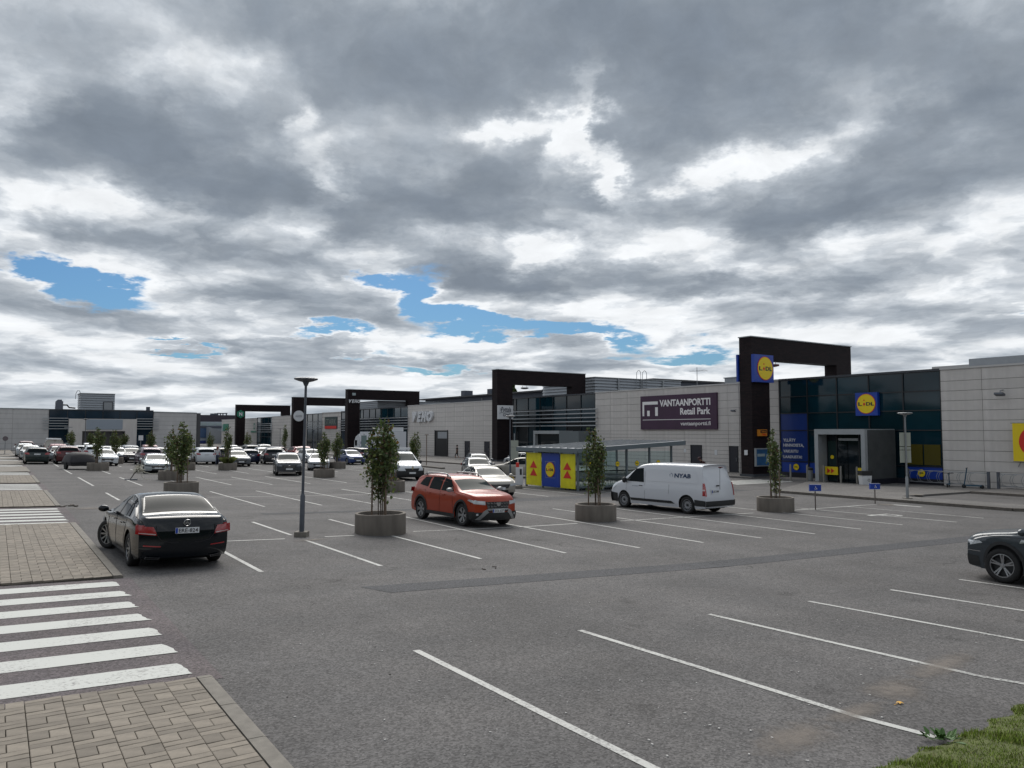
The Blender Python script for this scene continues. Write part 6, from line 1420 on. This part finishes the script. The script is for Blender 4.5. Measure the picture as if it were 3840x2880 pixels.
for yy in (SY0-.47, SY1+.5): b = MB(); b.bar((P[0][0],yy,P[0][1]-.08),(P[1][0],yy,P[1][1]-.08),.03,.24); b.build('fascia', M_SHELT, sh)
for xx in (P[0][0]-.02, P[1][0]+.02): z = roofz(xx)-.08; b = MB(); b.box(xx-.015,xx+.015,SY0-.49,SY1+.52,z-.12,z+.12); b.build('fascia', M_SHELT, sh)
for i in range(9): yy = SY0-.2+i*.66; b = MB(); b.bar((P[0][0],yy,P[0][1]+.07),(P[1][0],yy,P[1][1]+.07),.03,.035); b.build('roof_rib', M_STEEL, sh)
for x in (26.62, 28.4, 30.2, 32.0, 33.8):
    for y in (SY0, SY1): b = MB(); b.box(x-.05,x+.05,y-.05,y+.05,SB-.1,roofz(x)-.02); b.build('post', M_SHELT, sh)
    b = MB(); b.bar((x,SY0-.3,roofz(x)-.08),(x,SY1+.3,roofz(x)-.08),.06,.14); b.build('rafter', M_SHELT, sh)
for y in (34.65, 36.42): b = MB(); b.box(26.56,26.66,y-.04,y+.04,SB,1.62); b.build('post', M_SHELT, sh)
def glassy(name, tint, tr):
    m = bpy.data.materials.new(name); m.use_nodes = True; nt = m.node_tree; N = nt.nodes; out = N['Material Output']; g = N.new('ShaderNodeBsdfGlossy'); g.inputs['Roughness'].default_value = .03; g.inputs['Color'].default_value = (.8,.9,.9,1)
    t_ = N.new('ShaderNodeBsdfTransparent'); t_.inputs[0].default_value = (*tint,1); mx = N.new('ShaderNodeMixShader'); fr = N.new('ShaderNodeFresnel'); fr.inputs[0].default_value = 1.5
    ad = N.new('ShaderNodeMath'); ad.operation = 'ADD'; ad.inputs[1].default_value = tr; ge = N.new('ShaderNodeNewGeometry'); iv = N.new('ShaderNodeMath'); iv.operation = 'SUBTRACT'; iv.inputs[0].default_value = 1; nt.links.new(ge.outputs['Backfacing'], iv.inputs[1]); nt.links.new(fr.outputs[0], ad.inputs[0]); mu = N.new('ShaderNodeMath'); mu.operation = 'MULTIPLY'; nt.links.new(ad.outputs[0], mu.inputs[0]); nt.links.new(iv.outputs[0], mu.inputs[1]); nt.links.new(mu.outputs[0], mx.inputs[0]); nt.links.new(t_.outputs[0], mx.inputs[1]); nt.links.new(g.outputs[0], mx.inputs[2]); nt.links.new(mx.outputs[0], out.inputs[0]); return m
M_CLEAR = glassy('clear_glass', (.86,.93,.93), .02)
for a, c in ((26.7,28.32),(28.48,30.12),(30.28,31.92),(32.08,33.72)):
    for y in (SY0, SY1): b = MB(); b.box(a,c,y-.006,y+.006,SB+.25,1.55); b.build('glass_pane', M_CLEAR, sh)
    b = MB(); b.box(a,c,SY0-.02,SY0+.02,SB+.20,SB+.25); b.box(a,c,SY0-.02,SY0+.02,.16,.20); b.build('rail', M_SHELT, sh)
for x in (27.5, 29.5, 31.0, 32.7): disc(x, SY0-.012, .86, .16, M_NAVY, 'sticker', sh, 'Y', .004); disc(x, SY0-.018, .86, .145, M_YEL, 'sticker_disc', sh, 'Y', .003)
for x in (27.5, 29.5, 31.0, 32.7): fit_text('LiDL', .2, .06, M_NAVY, sh, (x-.1, SY0-.024, .83), 'Y', bold=.03, ext=.002)
def end_panel(y0, y1, m, nm):
    b = MB(); b.box(26.50,26.545,y0,y1,SB+.14,1.45); return b.build(nm, m, sh)
end_panel(36.47, 37.95, M_YELG, 'yellow_panel'); end_panel(34.7, 36.37, M_BLUE, 'blue_panel'); end_panel(33.3, 34.6, M_YELG, 'yellow_panel')
for yc in (37.2, 33.97):
    b = MB()
    for z in (.10, .56): b.prism([(26.49,yc+.36,z),(26.49,yc-.36,z),(26.49,yc,z+.43)], (-.008,0,0))
    b.build('red_triangles', M_RED, sh)
yc = 35.55; b = MB(); e = .46
for a, c in (((-e,-e),(e,-e)),((e,-e),(e,e)),((e,e),(-e,e)),((-e,e),(-e,-e))): b.bar((26.49,yc+a[0],.52+a[1]*1.0),(26.49,yc+c[0],.52+c[1]*1.0),.004,.014)
b.build('logo_outline', M_GREYB, sh); shop_logo(sh, (26.492, yc, .52), .98)
# trolleys
def trolley_meshes():
    f = MB(); r = .011
    for sx in (-.24,.24): f.tube([(sx,.0,.12),(sx,.78,.12),(sx*.9,.85,.30),(sx,.86,.95)], r, 5); f.tube([(sx*.8,.05,.45),(sx,.80,.50)], r, 5)
    f.tube([(-.24,.0,.12),(.24,.0,.12)], r, 5); fr = f.mesh('frame', M_STEEL)
    k = MB(); w = .006
    def net(a, b_, c, d, nu, nv):
        a, b_, c, d = map(Vector, (a, b_, c, d))
        for i in range(nu+1): u = i/nu; k.bar(a.lerp(b_, u), d.lerp(c, u), w, w)
        for j in range(nv+1): v = j/nv; k.bar(a.lerp(d, v), b_.lerp(c, v), w, w)
    for sx in (-1,1): net((sx*.17,.05,.5),(sx*.23,.80,.55),(sx*.27,.85,.95),(sx*.22,-.06,.88), 8, 4)
    net((-.17,.05,.5),(.17,.05,.5),(.22,-.06,.88),(-.22,-.06,.88), 5, 4); net((-.17,.05,.5),(.17,.05,.5),(.23,.8,.55),(-.23,.8,.55), 4, 6); bk = k.mesh('basket', M_STEEL)
    h = MB(); h.tube([(-.27,.90,.99),(.27,.90,.99)], .02, 8); hd = h.mesh('handle', M_DOOR)
    q = MB(); [q.lathe([(.005,-.015),(.06,-.015),(.06,.015),(.005,.015)], 12, (sx,sy,.06), 'X') for sx in (-.23,.23) for sy in (.03,.76)]; wl = q.mesh('wheels', M_TRIM); return fr, bk, hd, wl
TM = trolley_meshes(); n = 0
for i in range(11):
    for j in range(3):
        x = 27.05+i*.62; y = 33.45+j*.34
        t = empty('shopping_trolley', (x, y, gz(x)), R.uniform(-.03,.03), label='wire shopping trolley nested in a row under the shelter', cat='trolley', group='trolleys nested under the shelter')
        for nm, me in zip(('frame','basket','handle','wheels'), TM): link(nm, me, t)
# charger, yellow hoop
t = empty('charging_post', (25.75, 37.6, gz(25.75)), radians(-33), label='white cabinet with a red top at the left end of the trolley shelter', cat='cabinet')
b = MB(); b.box(-.21,.21,-.13,.13,.12,1.15); b.build('cabinet', M_WHITE, t); b = MB(); b.box(-.17,.17,-.11,.11,0,.12); b.build('foot', M_TRIM, t); b = MB(); b.box(.02,.14,-.14,-.13,.7,1.05); b.build('dark_strip', M_TRIM, t)
b = MB(); b.box(-.20,-.02,-.12,.12,1.15,1.42); b.build('red_top', M_RED, t)
b = MB(); b.tube([(25.0,38.0,gz(25)),(25.0,38.0,gz(25)+.48),(25.08,37.95,gz(25)+.58),(25.35,37.8,gz(25)+.60),(25.45,37.75,gz(25)+.5),(25.45,37.75,gz(25))], .035, 8); b.build('guard_hoop', mat('hoop_yellow', (.42,.28,.02), .6), None, label='yellow steel guard hoop beside the white cabinet', cat='guard rail')
b = MB(); b.box(24.6,25.0,36.2,37.3,gz(25)-.05,gz(25)+.16); b.build('concrete_block', M_KERB, None, label='low concrete block in front of the shelter end panels', cat='block')

# ---------------------------------------------------------------- bollards, bins, racks, scooters
M_BOLL = mat('bollard_grey', (.20,.19,.17), .7)
for i, (x, y) in enumerate(((46.7,34.35),(46.7,33.0),(46.7,31.72),(46.7,30.45),(46.7,29.3))):
    b = MB(); b.tube([(0,0,-.05),(0,0,1.1),(0,0,1.16),(0,0,1.18)], [.062,.062,.05,.02], 12)
    b.build('bollard', M_BOLL, None, (x,y,gz(x)), .6, label=('first','second','third','fourth','fifth')[i] + ' bollard from the left before the entrance lobby', cat='bollard', group='bollards before the entrance')
t = empty('litter_bin', (47.3,33.2,gz(47)), label='grey litter bin with a dark lid left of the entrance lobby', cat='bin'); b = MB(); b.lathe([(.0,.05),(.19,.05),(.20,.78),(.0,.78)], 20); b.build('body', M_STEEL, t); b = MB(); b.lathe([(.21,.78),(.21,.92),(.05,.98),(0,.98)], 20); b.build('lid', M_TRIM, t)
t = empty('litter_bin', (46.3,28.5,gz(46)), radians(-30), label='white recycling bin with a dark open lid right of the last bollard', cat='bin')
b = MB(); b.add([(-.27,-.22,.06),(.27,-.22,.06),(.27,.22,.06),(-.27,.22,.06),(-.32,-.26,.66),(.32,-.26,.66),(.32,.26,.66),(-.32,.26,.66)], [(0,3,2,1),(4,5,6,7),(0,1,5,4),(1,2,6,5),(2,3,7,6),(3,0,4,7)]); b.build('body', M_WHITE, t); b = MB(); b.obox((0,0,.82),(.68,.56,.26)); b.build('lid', M_TRIM, t)
b = MB(); [b.tube([(.12+.09*cos(radians(a)), -.262, .38+.09*sin(radians(a))), (.12+.09*cos(radians(a+90)), -.262, .38+.09*sin(radians(a+90)))], .012, 5) for a in (0,120,240)]; b.build('recycling_mark', M_TRIM, t)
def rack(y0, y1, x, label):
    t = empty('bicycle_rack', (x, (y0+y1)/2, gz(x)), label=label, cat='bicycle rack', group='bicycle racks'); L = (y0-y1)/2
    b = MB(); b.tube([(0,-L,.95),(0,L,.95)], .025, 6); b.tube([(0,-L,.22),(0,L,.22)], .025, 6); b.build('rail', M_STEEL, t)
    for k in range(int(L*2/.62)):
        y = L-.3-k*.62; b = MB(); b.tube([(0,y,.95),(-.14,y+.16,.86),(-.20,y+.22,.6),(-.14,y+.16,.32),(0,y,.22)], .014, 6); b.tube([(0,y-.14,.95),(-.14,y+.02,.86),(-.2,y+.08,.6),(-.14,y+.02,.32),(0,y-.14,.22)], .014, 6); b.build('hoop', M_STEEL, t)
    for s_ in (-L, L): b = MB(); b.box(-.07,.07,s_-.07,s_+.07,0,1.05); b.build('end_post', M_POLE, t)
rack(27.7, 22.75, 49.9, 'left bicycle rack, with the scooters beside it'); rack(22.2, 17.5, 49.9, 'right bicycle rack, running out of the photo')
def scooter(x, y, rz, label, folded=False):
    t = empty('electric_scooter', (x,y,gz(x)), rz, label=label, cat='scooter', group='parked electric scooters'); M_SC = bpy.data.materials.get('scooter_teal') or mat('scooter_teal', (.015,.07,.12), .4)
    for xx in (-.48,.48): b = MB(); b.lathe([(.01,-.03),(.10,-.03),(.125,0),(.10,.03),(.01,.03)], 18, (xx,0,.125), 'Y'); b.build('wheel', M_TYRE, t)
    b = MB(); b.box(-.36,.36,-.08,.08,.15,.22); b.bar((-.36,0,.18),(-.48,0,.20),.10,.06); b.build('deck', M_SC, t); H = 1.22 if not folded else .85
    b = MB(); b.tube([(.48,0,.16),(.42,0,.45),(.30,0,H)], .035, 8); b.build('stem', M_SC, t); b = MB(); b.tube([(.30,-.27,H+.02),(.30,.27,H+.02)], .02, 8); b.build('handlebar', M_TRIM, t)
scooter(49.45,23.45,radians(105),'teal electric scooter standing upright at the bicycle rack'); scooter(49.45,24.9,radians(20),'small dark scooter standing sideways at the left bicycle rack', True)

# ---------------------------------------------------------------- bent post with tape
t = empty('bent_post', (6.87,51.3,gz(6.87)), 0, label='bent post on a foot plate with a tangle of white tape strung to the planter', cat='post')
b = MB(); b.box(-.35,.35,-.12,.12,0,.06); b.build('foot_plate', M_POLE, t); b = MB(); b.bar((-.02,0,.05),(.18,0,.38),.09,.05); b.bar((.18,0,.38),(.42,0,.62),.10,.05); b.build('bent_bar', mat('rusty_steel', (.07,.06,.055), .7), t)
M_TAPE = mat('plastic_tape', (.52,.50,.42), .5); b = MB(); rr = random.Random(5)
for k in range(16):
    c = Vector((.42,0,.66)); P = [c+Vector((rr.gauss(0,.13), rr.gauss(0,.13), rr.gauss(0,.12))) for _ in range(6)]; b.tube(P, .020, 4)
b.tube([(.45,0,.6),(.62,0,.15),(.78,0,.03),(1.1,0,.02)], .016, 4); b.tube([(.5,0,.6),(.72,0,.25)], .014, 4)
for dz, sag in ((0,.28),(.05,.36),(-.06,.22)): P = [(.5+1.55*q/10, -.15*q/10, .60+dz+(.05)*q/10 - sag*4*(q/10)*(1-q/10)) for q in range(11)]; b.tube(P, .014, 4)
b.build('tape', M_TAPE, t)

# ---------------------------------------------------------------- people
def person(x, y, rz, pose, cloth, label, hair=(.03,.02,.015), cap=None, z=0):
    """one skinned figure; pose maps joints to points, z up, facing -Y"""
    J = dict(hip=(0,0,.95), chest=(0,0,1.25), neck=(0,0,1.47), head=(0,-.01,1.62), top=(0,0,1.72), lk=(.10,-.02,.50), la=(.10,.02,.09), lt=(.11,-.14,.03), rk=(-.10,-.02,.50), ra=(-.10,.02,.09), rt=(-.11,-.14,.03),
             ls=(.19,0,1.40), le=(.25,.02,1.12), lh=(.26,-.06,.86), rs=(-.19,0,1.40), re=(-.25,.02,1.12), rh=(-.26,-.06,.86)); J.update(pose)
    rad = dict(hip=.135, chest=.15, neck=.06, head=.10, top=.075, lk=.065, la=.04, lt=.035, rk=.065, ra=.04, rt=.035, ls=.065, le=.042, lh=.035, rs=.065, re=.042, rh=.035, lp=.095, rp=.095)
    J['lp'] = tuple(a+b_ for a, b_ in zip(J['hip'], (.09,0,-.08))); J['rp'] = tuple(a+b_ for a, b_ in zip(J['hip'], (-.09,0,-.08)))
    names = list(J); E = [('hip','chest'),('chest','neck'),('neck','head'),('head','top'),('hip','lp'),('lp','lk'),('lk','la'),('la','lt'),('hip','rp'),('rp','rk'),('rk','ra'),('ra','rt'),('chest','ls'),('ls','le'),('le','lh'),('chest','rs'),('rs','re'),('re','rh')]
    me = bpy.data.meshes.new('person'); me.from_pydata([J[n_] for n_ in names], [(names.index(a), names.index(c)) for a, c in E], [])
    o = bpy.data.objects.new('person', me); COL.objects.link(o); md = o.modifiers.new('skin', 'SKIN'); sk = me.skin_vertices[0].data
    for i, n_ in enumerate(names): sk[i].radius = (rad[n_], rad[n_]*.85); sk[i].use_root = n_ == 'hip'
    sb = o.modifiers.new('sub', 'SUBSURF'); sb.levels = 2; sb.render_levels = 2; bpy.context.view_layer.update()
    m2 = bpy.data.meshes.new_from_object(o.evaluated_get(bpy.context.evaluated_depsgraph_get())); bpy.data.objects.remove(o)
    skin = mat('skin_tone', (.30,.17,.12), .6); mats = [skin, mat('top_cloth', cloth[0], .85), mat('leg_cloth', cloth[1], .85), mat('shoe', cloth[2], .7)]; m2.materials.clear(); [m2.materials.append(q) for q in mats]
    V = {n_: Vector(J[n_]) for n_ in names}
    def seg(p, a, c): a, c = V[a], V[c]; d = c-a; t_ = max(0, min(1, (p-a).dot(d)/d.length_squared)); return (p-(a+d*t_)).length, t_
    for f in m2.polygons:
        f.use_smooth = True; p = f.center; best = min(((seg(p, a, c)[0]-.5*(rad[a]+rad[c]), a, c, seg(p, a, c)[1]) for a, c in E), key=lambda q: q[0]); _, a, c, tt = best
        if c in ('neck',): f.material_index = 1 if tt < .75 else 0
        elif c in ('head','top'): f.material_index = 0
        elif c in ('chest','ls','rs') : f.material_index = 1 if not (a == 'hip' and tt < .15) else 2
        elif a in ('ls','rs'): f.material_index = 1 if (tt < cloth[3]) else 0
        elif a in ('le','re'): f.material_index = 1 if cloth[3] > 1.5 else 0
        elif c in ('lp','rp','lk','rk'): f.material_index = 2
        elif c in ('la','ra'): f.material_index = 2 if cloth[4] else (0 if tt < .85 else 3)
        else: f.material_index = 3
    t_ = link('person', m2, None, (x,y,gz(x)+z), (0,0,rz), label=label, cat='person')
    b = MB(); hd = V['head']; tp = V['top']; b.lathe([(.0,.135),(.06,.125),(.10,.07),(.112,.0),(.105,-.05)], 14, tuple(hd+(tp-hd)*.15+Vector((0,.012,0)))); b.build('hair' if not cap else 'cap', mat('hair_colour', cap or hair, .8), t_, smooth=1)
    if cap: b = MB(); b.obox(tuple(hd+Vector((0,-.13,.06))), (.14,.12,.015)); b.build('cap_peak', bpy.data.materials['hair_colour'], t_)
    b = MB(); f = tuple(hd+Vector((0,-.105,-.01))); b.obox(f, (.022,.03,.035)); [b.obox(tuple(hd+Vector((s_*.035,-.098,.02))), (.02,.006,.008), None, 0) for s_ in (-1,1)]; b.build('face_features', skin, t_)
    for s_, e_ in (('lh',1),('rh',-1)):
        b = MB(); p = V[s_]; [b.tube([tuple(p+Vector((0,(k-1.5)*.018,-.02))), tuple(p+Vector((0,(k-1.5)*.02-.005,-.075))), tuple(p+Vector((-e_*.015,(k-1.5)*.02-.015,-.105-.008*(k in (1,2)))))], .009, 5) for k in range(4)]; b.tube([tuple(p+Vector((0,-.03,-.0))), tuple(p+Vector((-e_*.02,-.055,-.04)))], .01, 5); b.build('fingers', skin, t_)
    return t_
walk = dict(lk=(.10,-.20,.52), la=(.10,-.12,.14), lt=(.10,-.26,.08), rk=(-.10,.03,.50), ra=(-.10,.30,.16), rt=(-.10,.20,.04), le=(.25,.12,1.15), lh=(.25,.06,.90), re=(-.25,-.08,1.13), rh=(-.25,-.22,.92))
person(45.4, 79.3, radians(215), walk, ((.010,.010,.013),(.012,.012,.015),(.45,.45,.45),.55,0), 'person in a black T-shirt and dark shorts walking past the pale wall', z=.13)
bend = dict(hip=(0,.10,.95), chest=(0,-.12,1.20), neck=(0,-.30,1.38), head=(0,-.42,1.49), top=(0,-.47,1.58), ls=(.19,-.2,1.33), rs=(-.19,-.2,1.33), le=(.24,-.32,1.08), re=(-.24,-.32,1.08), lh=(.22,-.55,1.0), rh=(-.22,-.55,1.0))
person(41.6, 37.6, radians(-120), bend, ((.045,.014,.012),(.02,.022,.03),(.03,.03,.03),.9,1), 'person in a dark cap and red-brown top leaning forward behind the white van', cap=(.05,.02,.025))
person(17.2, 74.6, radians(160), {}, ((.45,.45,.47),(.05,.06,.10),(.1,.1,.1),2,1), 'person with reddish hair in a white jacket among the cars', hair=(.12,.03,.02))
t = empty('bicycle', (41.3,36.6,gz(41.3)), radians(-35), label='bicycle whose handlebar shows behind the white van', cat='bicycle')
for xx in (-.5,.5): b = MB(); n = 24; b.tube([(xx+.33*cos(2*pi*k/n),0,.34+.33*sin(2*pi*k/n)) for k in range(n+1)], .018, 6); b.build('wheel', M_TYRE, t)
b = MB(); [b.tube(p, .018, 6) for p in (((-.5,0,.34),(-.1,0,.32)),((-.1,0,.32),(-.25,0,.85)),((-.25,0,.8),(.35,0,.85)),((-.1,0,.32),(.35,0,.75)),((.5,0,.34),(.35,0,.9),(.33,0,1.02)))]; b.build('frame', M_TRIM, t)
b = MB(); b.tube([(.28,-.28,1.06),(.34,0,1.04),(.28,.28,1.06)], .015, 6); b.build('handlebar', M_TRIM, t); b = MB(); b.obox((-.26,0,.89),(.25,.13,.05)); b.build('saddle', M_TRIM, t)

# ---------------------------------------------------------------- dark trees behind the roofs
def far_tree(x, y, H, w, label, seed):
    rr = random.Random(seed); t = empty('pine_tree', (x,y,-1), label=label, cat='tree', group='trees behind the roofs'); b = MB(); b.tube([(0,0,0),(0,0,H*.95)], [.3,.08], 8); b.build('trunk', M_BARK, t); b = MB()
    for i in range(1500):
        z = H*rr.uniform(.45,1); r = w*(1-(z/H-.45)/.6)*rr.uniform(.2,1)*(.7+.3*sin(z*3)); a = rr.uniform(0,6.3); leaf(b, Vector((r*cos(a), r*sin(a), z)), .55*rr.uniform(.6,1.3), 0, rr)
    b.build('crown', M_LEAF, t)
far_tree(101,150,15.2,3.0,'dark pine top seen through the second brick frame, at its left',1); far_tree(109.5,150,13.6,2.6,'lower dark tree top seen through the second brick frame, at its right',2)

# ---------------------------------------------------------------- grass verge and small litter
M_GRASS = mat('grass_blade', (.155,.215,.030), .7, spec=.2); M_GRASSD = mat('grass_dry', (.17,.15,.06), .8, spec=.2); M_EARTH = mat('verge_earth', (.095,.11,.035), .95, noise=(9,.35,5), bump=(40,.6))
for m_ in (M_GRASS, M_GRASSD):
    nt = m_.node_tree; bb = nt.nodes['Principled BSDF']; ge = nt.nodes.new('ShaderNodeNewGeometry'); r = nt.nodes.new('ShaderNodeMapRange'); r.inputs[3].default_value = .5; r.inputs[4].default_value = 1.6; nt.links.new(ge.outputs['Random Per Island'], r.inputs[0])
    v = nt.nodes.new('ShaderNodeVectorMath'); v.operation = 'SCALE'; v.inputs[0].default_value = bb.inputs['Base Color'].default_value[:3]; nt.links.new(r.outputs[0], v.inputs['Scale']); nt.links.new(v.outputs[0], bb.inputs['Base Color'])
EDGE = [(4.6,3.75),(6.0,3.86),(6.9,3.90),(7.5,3.91),(8.1,3.91),(8.7,3.96),(9.3,4.02),(9.9,4.10),(10.6,4.2),(12,4.7),(16,4.9)]
def edge_y(x): return lerp([(a, b_) for a, b_ in EDGE[::-1]], x) + .05*sin(x*9)+.03*sin(x*23)
b = MB(); n = 60
for i in range(n+1):
    x = 4.6+11.4*i/n; e = edge_y(x)
    for k in range(5): b.v.append((x, e-[0,.12,.5,1.5,6][k], gz(x)+[.0,.035,.05,.06,.06][k]+R.uniform(0,.012)*(k > 0)))
    if i:
        o = 5*i
        for k in range(4): b.f.append((o-5+k, o+k, o+k+1, o-4+k)); b.m.append(0)
b.build('grass_verge', M_EARTH, None, smooth=1, kind='structure', label='earth verge at the near corner of the car park')
b = MB(); rg = random.Random(11)
for i in range(60000):
    x = rg.uniform(5.2,11.2); e = edge_y(x); d = rg.uniform(0,1.5)
    if d < .05 and rg.random() < .4: continue
    if rg.random() < .45*(1+sin(x*7+d*5)*cos(x*3.1-d*8))*.5: continue
    y = e-d-.02; l = rg.uniform(.012,.034)*(1+.9*(sin(x*5.1+y*3) > .5)); a = rg.uniform(0,6.3); dx, dy = cos(a), sin(a); w = .0045; z = gz(x)+(.0+.3*d if d < .12 else .035+.04*(d-.12) if d < .5 else .05+.01*(d-.5))
    b.add([(x-w*dy,y+w*dx,z),(x+w*dy,y-w*dx,z),(x+dx*l*.5,y+dy*l*.5,z+l)], [(0,1,2)], 0 if rg.random() < .88 else 1)
b.build('grass', [M_GRASS, M_GRASSD], None, kind='stuff', label='short rough grass on the verge in the near corner')
b = MB(); M_WEED = mat('weed_leaf', (.05,.12,.02), .6)
for i in range(46):
    a = rg.uniform(0,6.3); l = rg.uniform(.05,.13); el = rg.uniform(.2,1.2); d = Vector((cos(a)*cos(el), sin(a)*cos(el), sin(el))); s_ = Vector((-sin(a), cos(a), 0)); p = Vector((rg.gauss(0,.05), rg.gauss(0,.05), 0)); w = l*.22
    b.add([p, p+d*l*.45+s_*w, p+d*l*.8+s_*w*.5-Vector((0,0,l*.05)), p+d*l-Vector((0,0,l*.15)), p+d*l*.8-s_*w*.5-Vector((0,0,l*.05)), p+d*l*.45-s_*w], [(0,1,2,3),(0,3,4,5)])
b.build('weed', M_WEED, None, (7.52,3.92,gz(7.5)+.04), label='leafy green weed growing at the edge of the verge', cat='plant')
b = MB(); b.obox((0,0,.07),(.07,.05,.2), Matrix.Rotation(.4,3,'X') @ Matrix.Rotation(.5,3,'Z')); b.build('stump', M_WOOD, None, (9.9,3.95,gz(9.9)-.02), label='grey bit of stump in the grass at the right edge', cat='stump')
# fallen leaf, pebbles
b = MB(); s_ = .045; b.add([(s_*cos(a)*q, s_*sin(a)*q, .012+.008*(k % 2)) for k, (a, q) in enumerate([(2*pi*i/10, 1.0 if i % 2 == 0 else .55) for i in range(10)])], [tuple(range(10))]); b.bar((-.11,0,.01),(-.04,0,.01),.004,.004)
b.build('fallen_leaf', mat('leaf_yellow', (.62,.33,.03), .6), None, (8.25,4.75,gz(8.25)), label='yellow fallen leaf on the asphalt near the verge', cat='leaf')
b = MB()
for i in range(420):
    x = rg.uniform(2.4,13); y = rg.uniform(4.3,11); s_ = rg.choice((.005,.007,.010,.014)) * (1.2 if y < 6 else 1)
    b.obox((x,y,gz(x)+s_*.3), (s_*1.6,s_,s_*.7), Matrix.Rotation(rg.uniform(0,3), 3, 'Z'), 0 if rg.random() < .9 else 1)
b.build('pebbles', [mat('pebble', (.42,.41,.40), .8), mat('pebble_dark', (.10,.095,.09), .9)], None, kind='stuff', label='scattered small stones and chips on the near asphalt')
# sandy dust swept against the seam near the verge
def dust_mat():
    m = bpy.data.materials.new('dust'); m.use_nodes = True; nt = m.node_tree; N = nt.nodes; L = nt.links; bs = N['Principled BSDF']; bs.inputs['Base Color'].default_value = (.235,.205,.18,1); bs.inputs['Roughness'].default_value = .95
    tc = N.new('ShaderNodeTexCoord'); n_ = N.new('ShaderNodeTexNoise'); n_.inputs['Scale'].default_value = 7; n_.inputs['Detail'].default_value = 8; n_.inputs['Roughness'].default_value = .7; L.new(tc.outputs['Object'], n_.inputs['Vector'])
    ln = N.new('ShaderNodeVectorMath'); ln.operation = 'LENGTH'; sc_ = N.new('ShaderNodeMapping'); L.new(tc.outputs['UV'], sc_.inputs[0]); sc_.inputs['Location'].default_value = (-1,-1,0); sc_.inputs['Scale'].default_value = (2,2,1); L.new(sc_.outputs[0], ln.inputs[0])
    f = N.new('ShaderNodeMath'); f.operation = 'SUBTRACT'; f.inputs[0].default_value = .98; L.new(ln.outputs['Value'], f.inputs[1]); g = N.new('ShaderNodeMath'); g.operation = 'MULTIPLY_ADD'; L.new(n_.outputs[0], g.inputs[0]); g.inputs[1].default_value = 1.5; L.new(f.outputs[0], g.inputs[2])
    r = N.new('ShaderNodeMapRange'); L.new(g.outputs[0], r.inputs[0]); r.inputs[1].default_value = .85; r.inputs[2].default_value = 1.6; r.inputs[4].default_value = .62; L.new(r.outputs[0], bs.inputs['Alpha']); return m
M_DUST = dust_mat()
def dust(c, lx, ly, rz):
    me = bpy.data.meshes.new('dust_patch'); n_ = 8; V_ = []; F_ = []; U_ = []
    for j in range(n_+1):
        for i in range(n_+1):
            u, v = i/n_, j/n_; px, py = (u-.5)*lx, (v-.5)*ly; X_ = c[0]+px*cos(rz)-py*sin(rz); Y_ = c[1]+px*sin(rz)+py*cos(rz); V_.append((X_,Y_,gz(X_)+.009)); U_.append((u,v))
    for j in range(n_):
        for i in range(n_): k = j*(n_+1)+i; F_.append((k,k+1,k+n_+2,k+n_+1))
    me.from_pydata(V_, [], F_); uv = me.uv_layers.new(name='uv')
    for lp in me.loops: uv.data[lp.index].uv = U_[lp.vertex_index]
    me.materials.append(M_DUST); link('dust_patch', me, lot)
dust((6.35,4.72), 1.6, .7, .12); dust((7.55,4.83), 1.5, .42, .10); dust((8.7,5.05), 1.5, .8, .2); dust((10.2,5.3), 2.6, .6, .15); dust((7.2,20.35), 1.4, .5, .2); dust((2.9,31.9), 1.8, 1.2, 0)
b = MB(); b.lathe([(0,.008),(.33,.008),(.36,.0)], 24); b.build('manhole', M_KERB2, lot, (33.9,19.9,gz(33.9)+.004)); b = MB(); b.lathe([(0,.008),(.33,.008),(.36,.0)], 24); b.build('manhole', M_KERB2, pav, (40.2,21.9,gz(40.2)+.105))
b = MB(); rr2 = random.Random(4)
for i in range(7): b.obox((9.0+rr2.uniform(-.25,.25), 14.35+rr2.uniform(-.12,.12), gz(9)+.008), (.10,.025,.008), Matrix.Rotation(rr2.uniform(0,3),3,'Z'))
b.build('litter', M_SOIL, None, kind='stuff', label='bits of dry litter lying in the empty lane')

# ---------------------------------------------------------------- wood behind and beside the viewer, mirrored in the shop glass
b = MB(); rw = random.Random(77)
def belt(x0, y0, x1, y1, n, H):
    L = hypot(x1-x0, y1-y0); dx, dy = (x1-x0)/L, (y1-y0)/L
    m_ = int(L/4); rows = []
    for i in range(m_+1):
        t_ = L*i/m_; hh = H*(.62+.3*rw.random()); off = rw.uniform(-1,1); rows.append([(x0+dx*t_-dy*off, y0+dy*t_+dx*off, -1), (x0+dx*t_-dy*off, y0+dy*t_+dx*off, hh*.6), (x0+dx*t_, y0+dy*t_, hh)])
    o = len(b.v)
    for r_ in rows: b.v += r_
    for i in range(m_):
        for k in range(2): q = o+3*i+k; b.f.append((q, q+3, q+4, q+1)); b.m.append(0)
    for i in range(n):
        t_ = rw.uniform(0, L); s_ = 1+.35*sin(t_*.21)+.2*sin(t_*.53); z = H*s_*rw.random()**.7; w_ = rw.gauss(0,1.6)
        leaf(b, Vector((x0+dx*t_-dy*w_, y0+dy*t_+dx*w_, z)), rw.uniform(.7,1.5), 0, rw)
belt(-42, -40, -38, 150, 5200, 9); belt(-42, -34, 70, -36, 3600, 9.5)
b.build('surrounding_wood', M_LEAF, None, kind='stuff', label='wood beyond the promenade, behind the viewpoint')
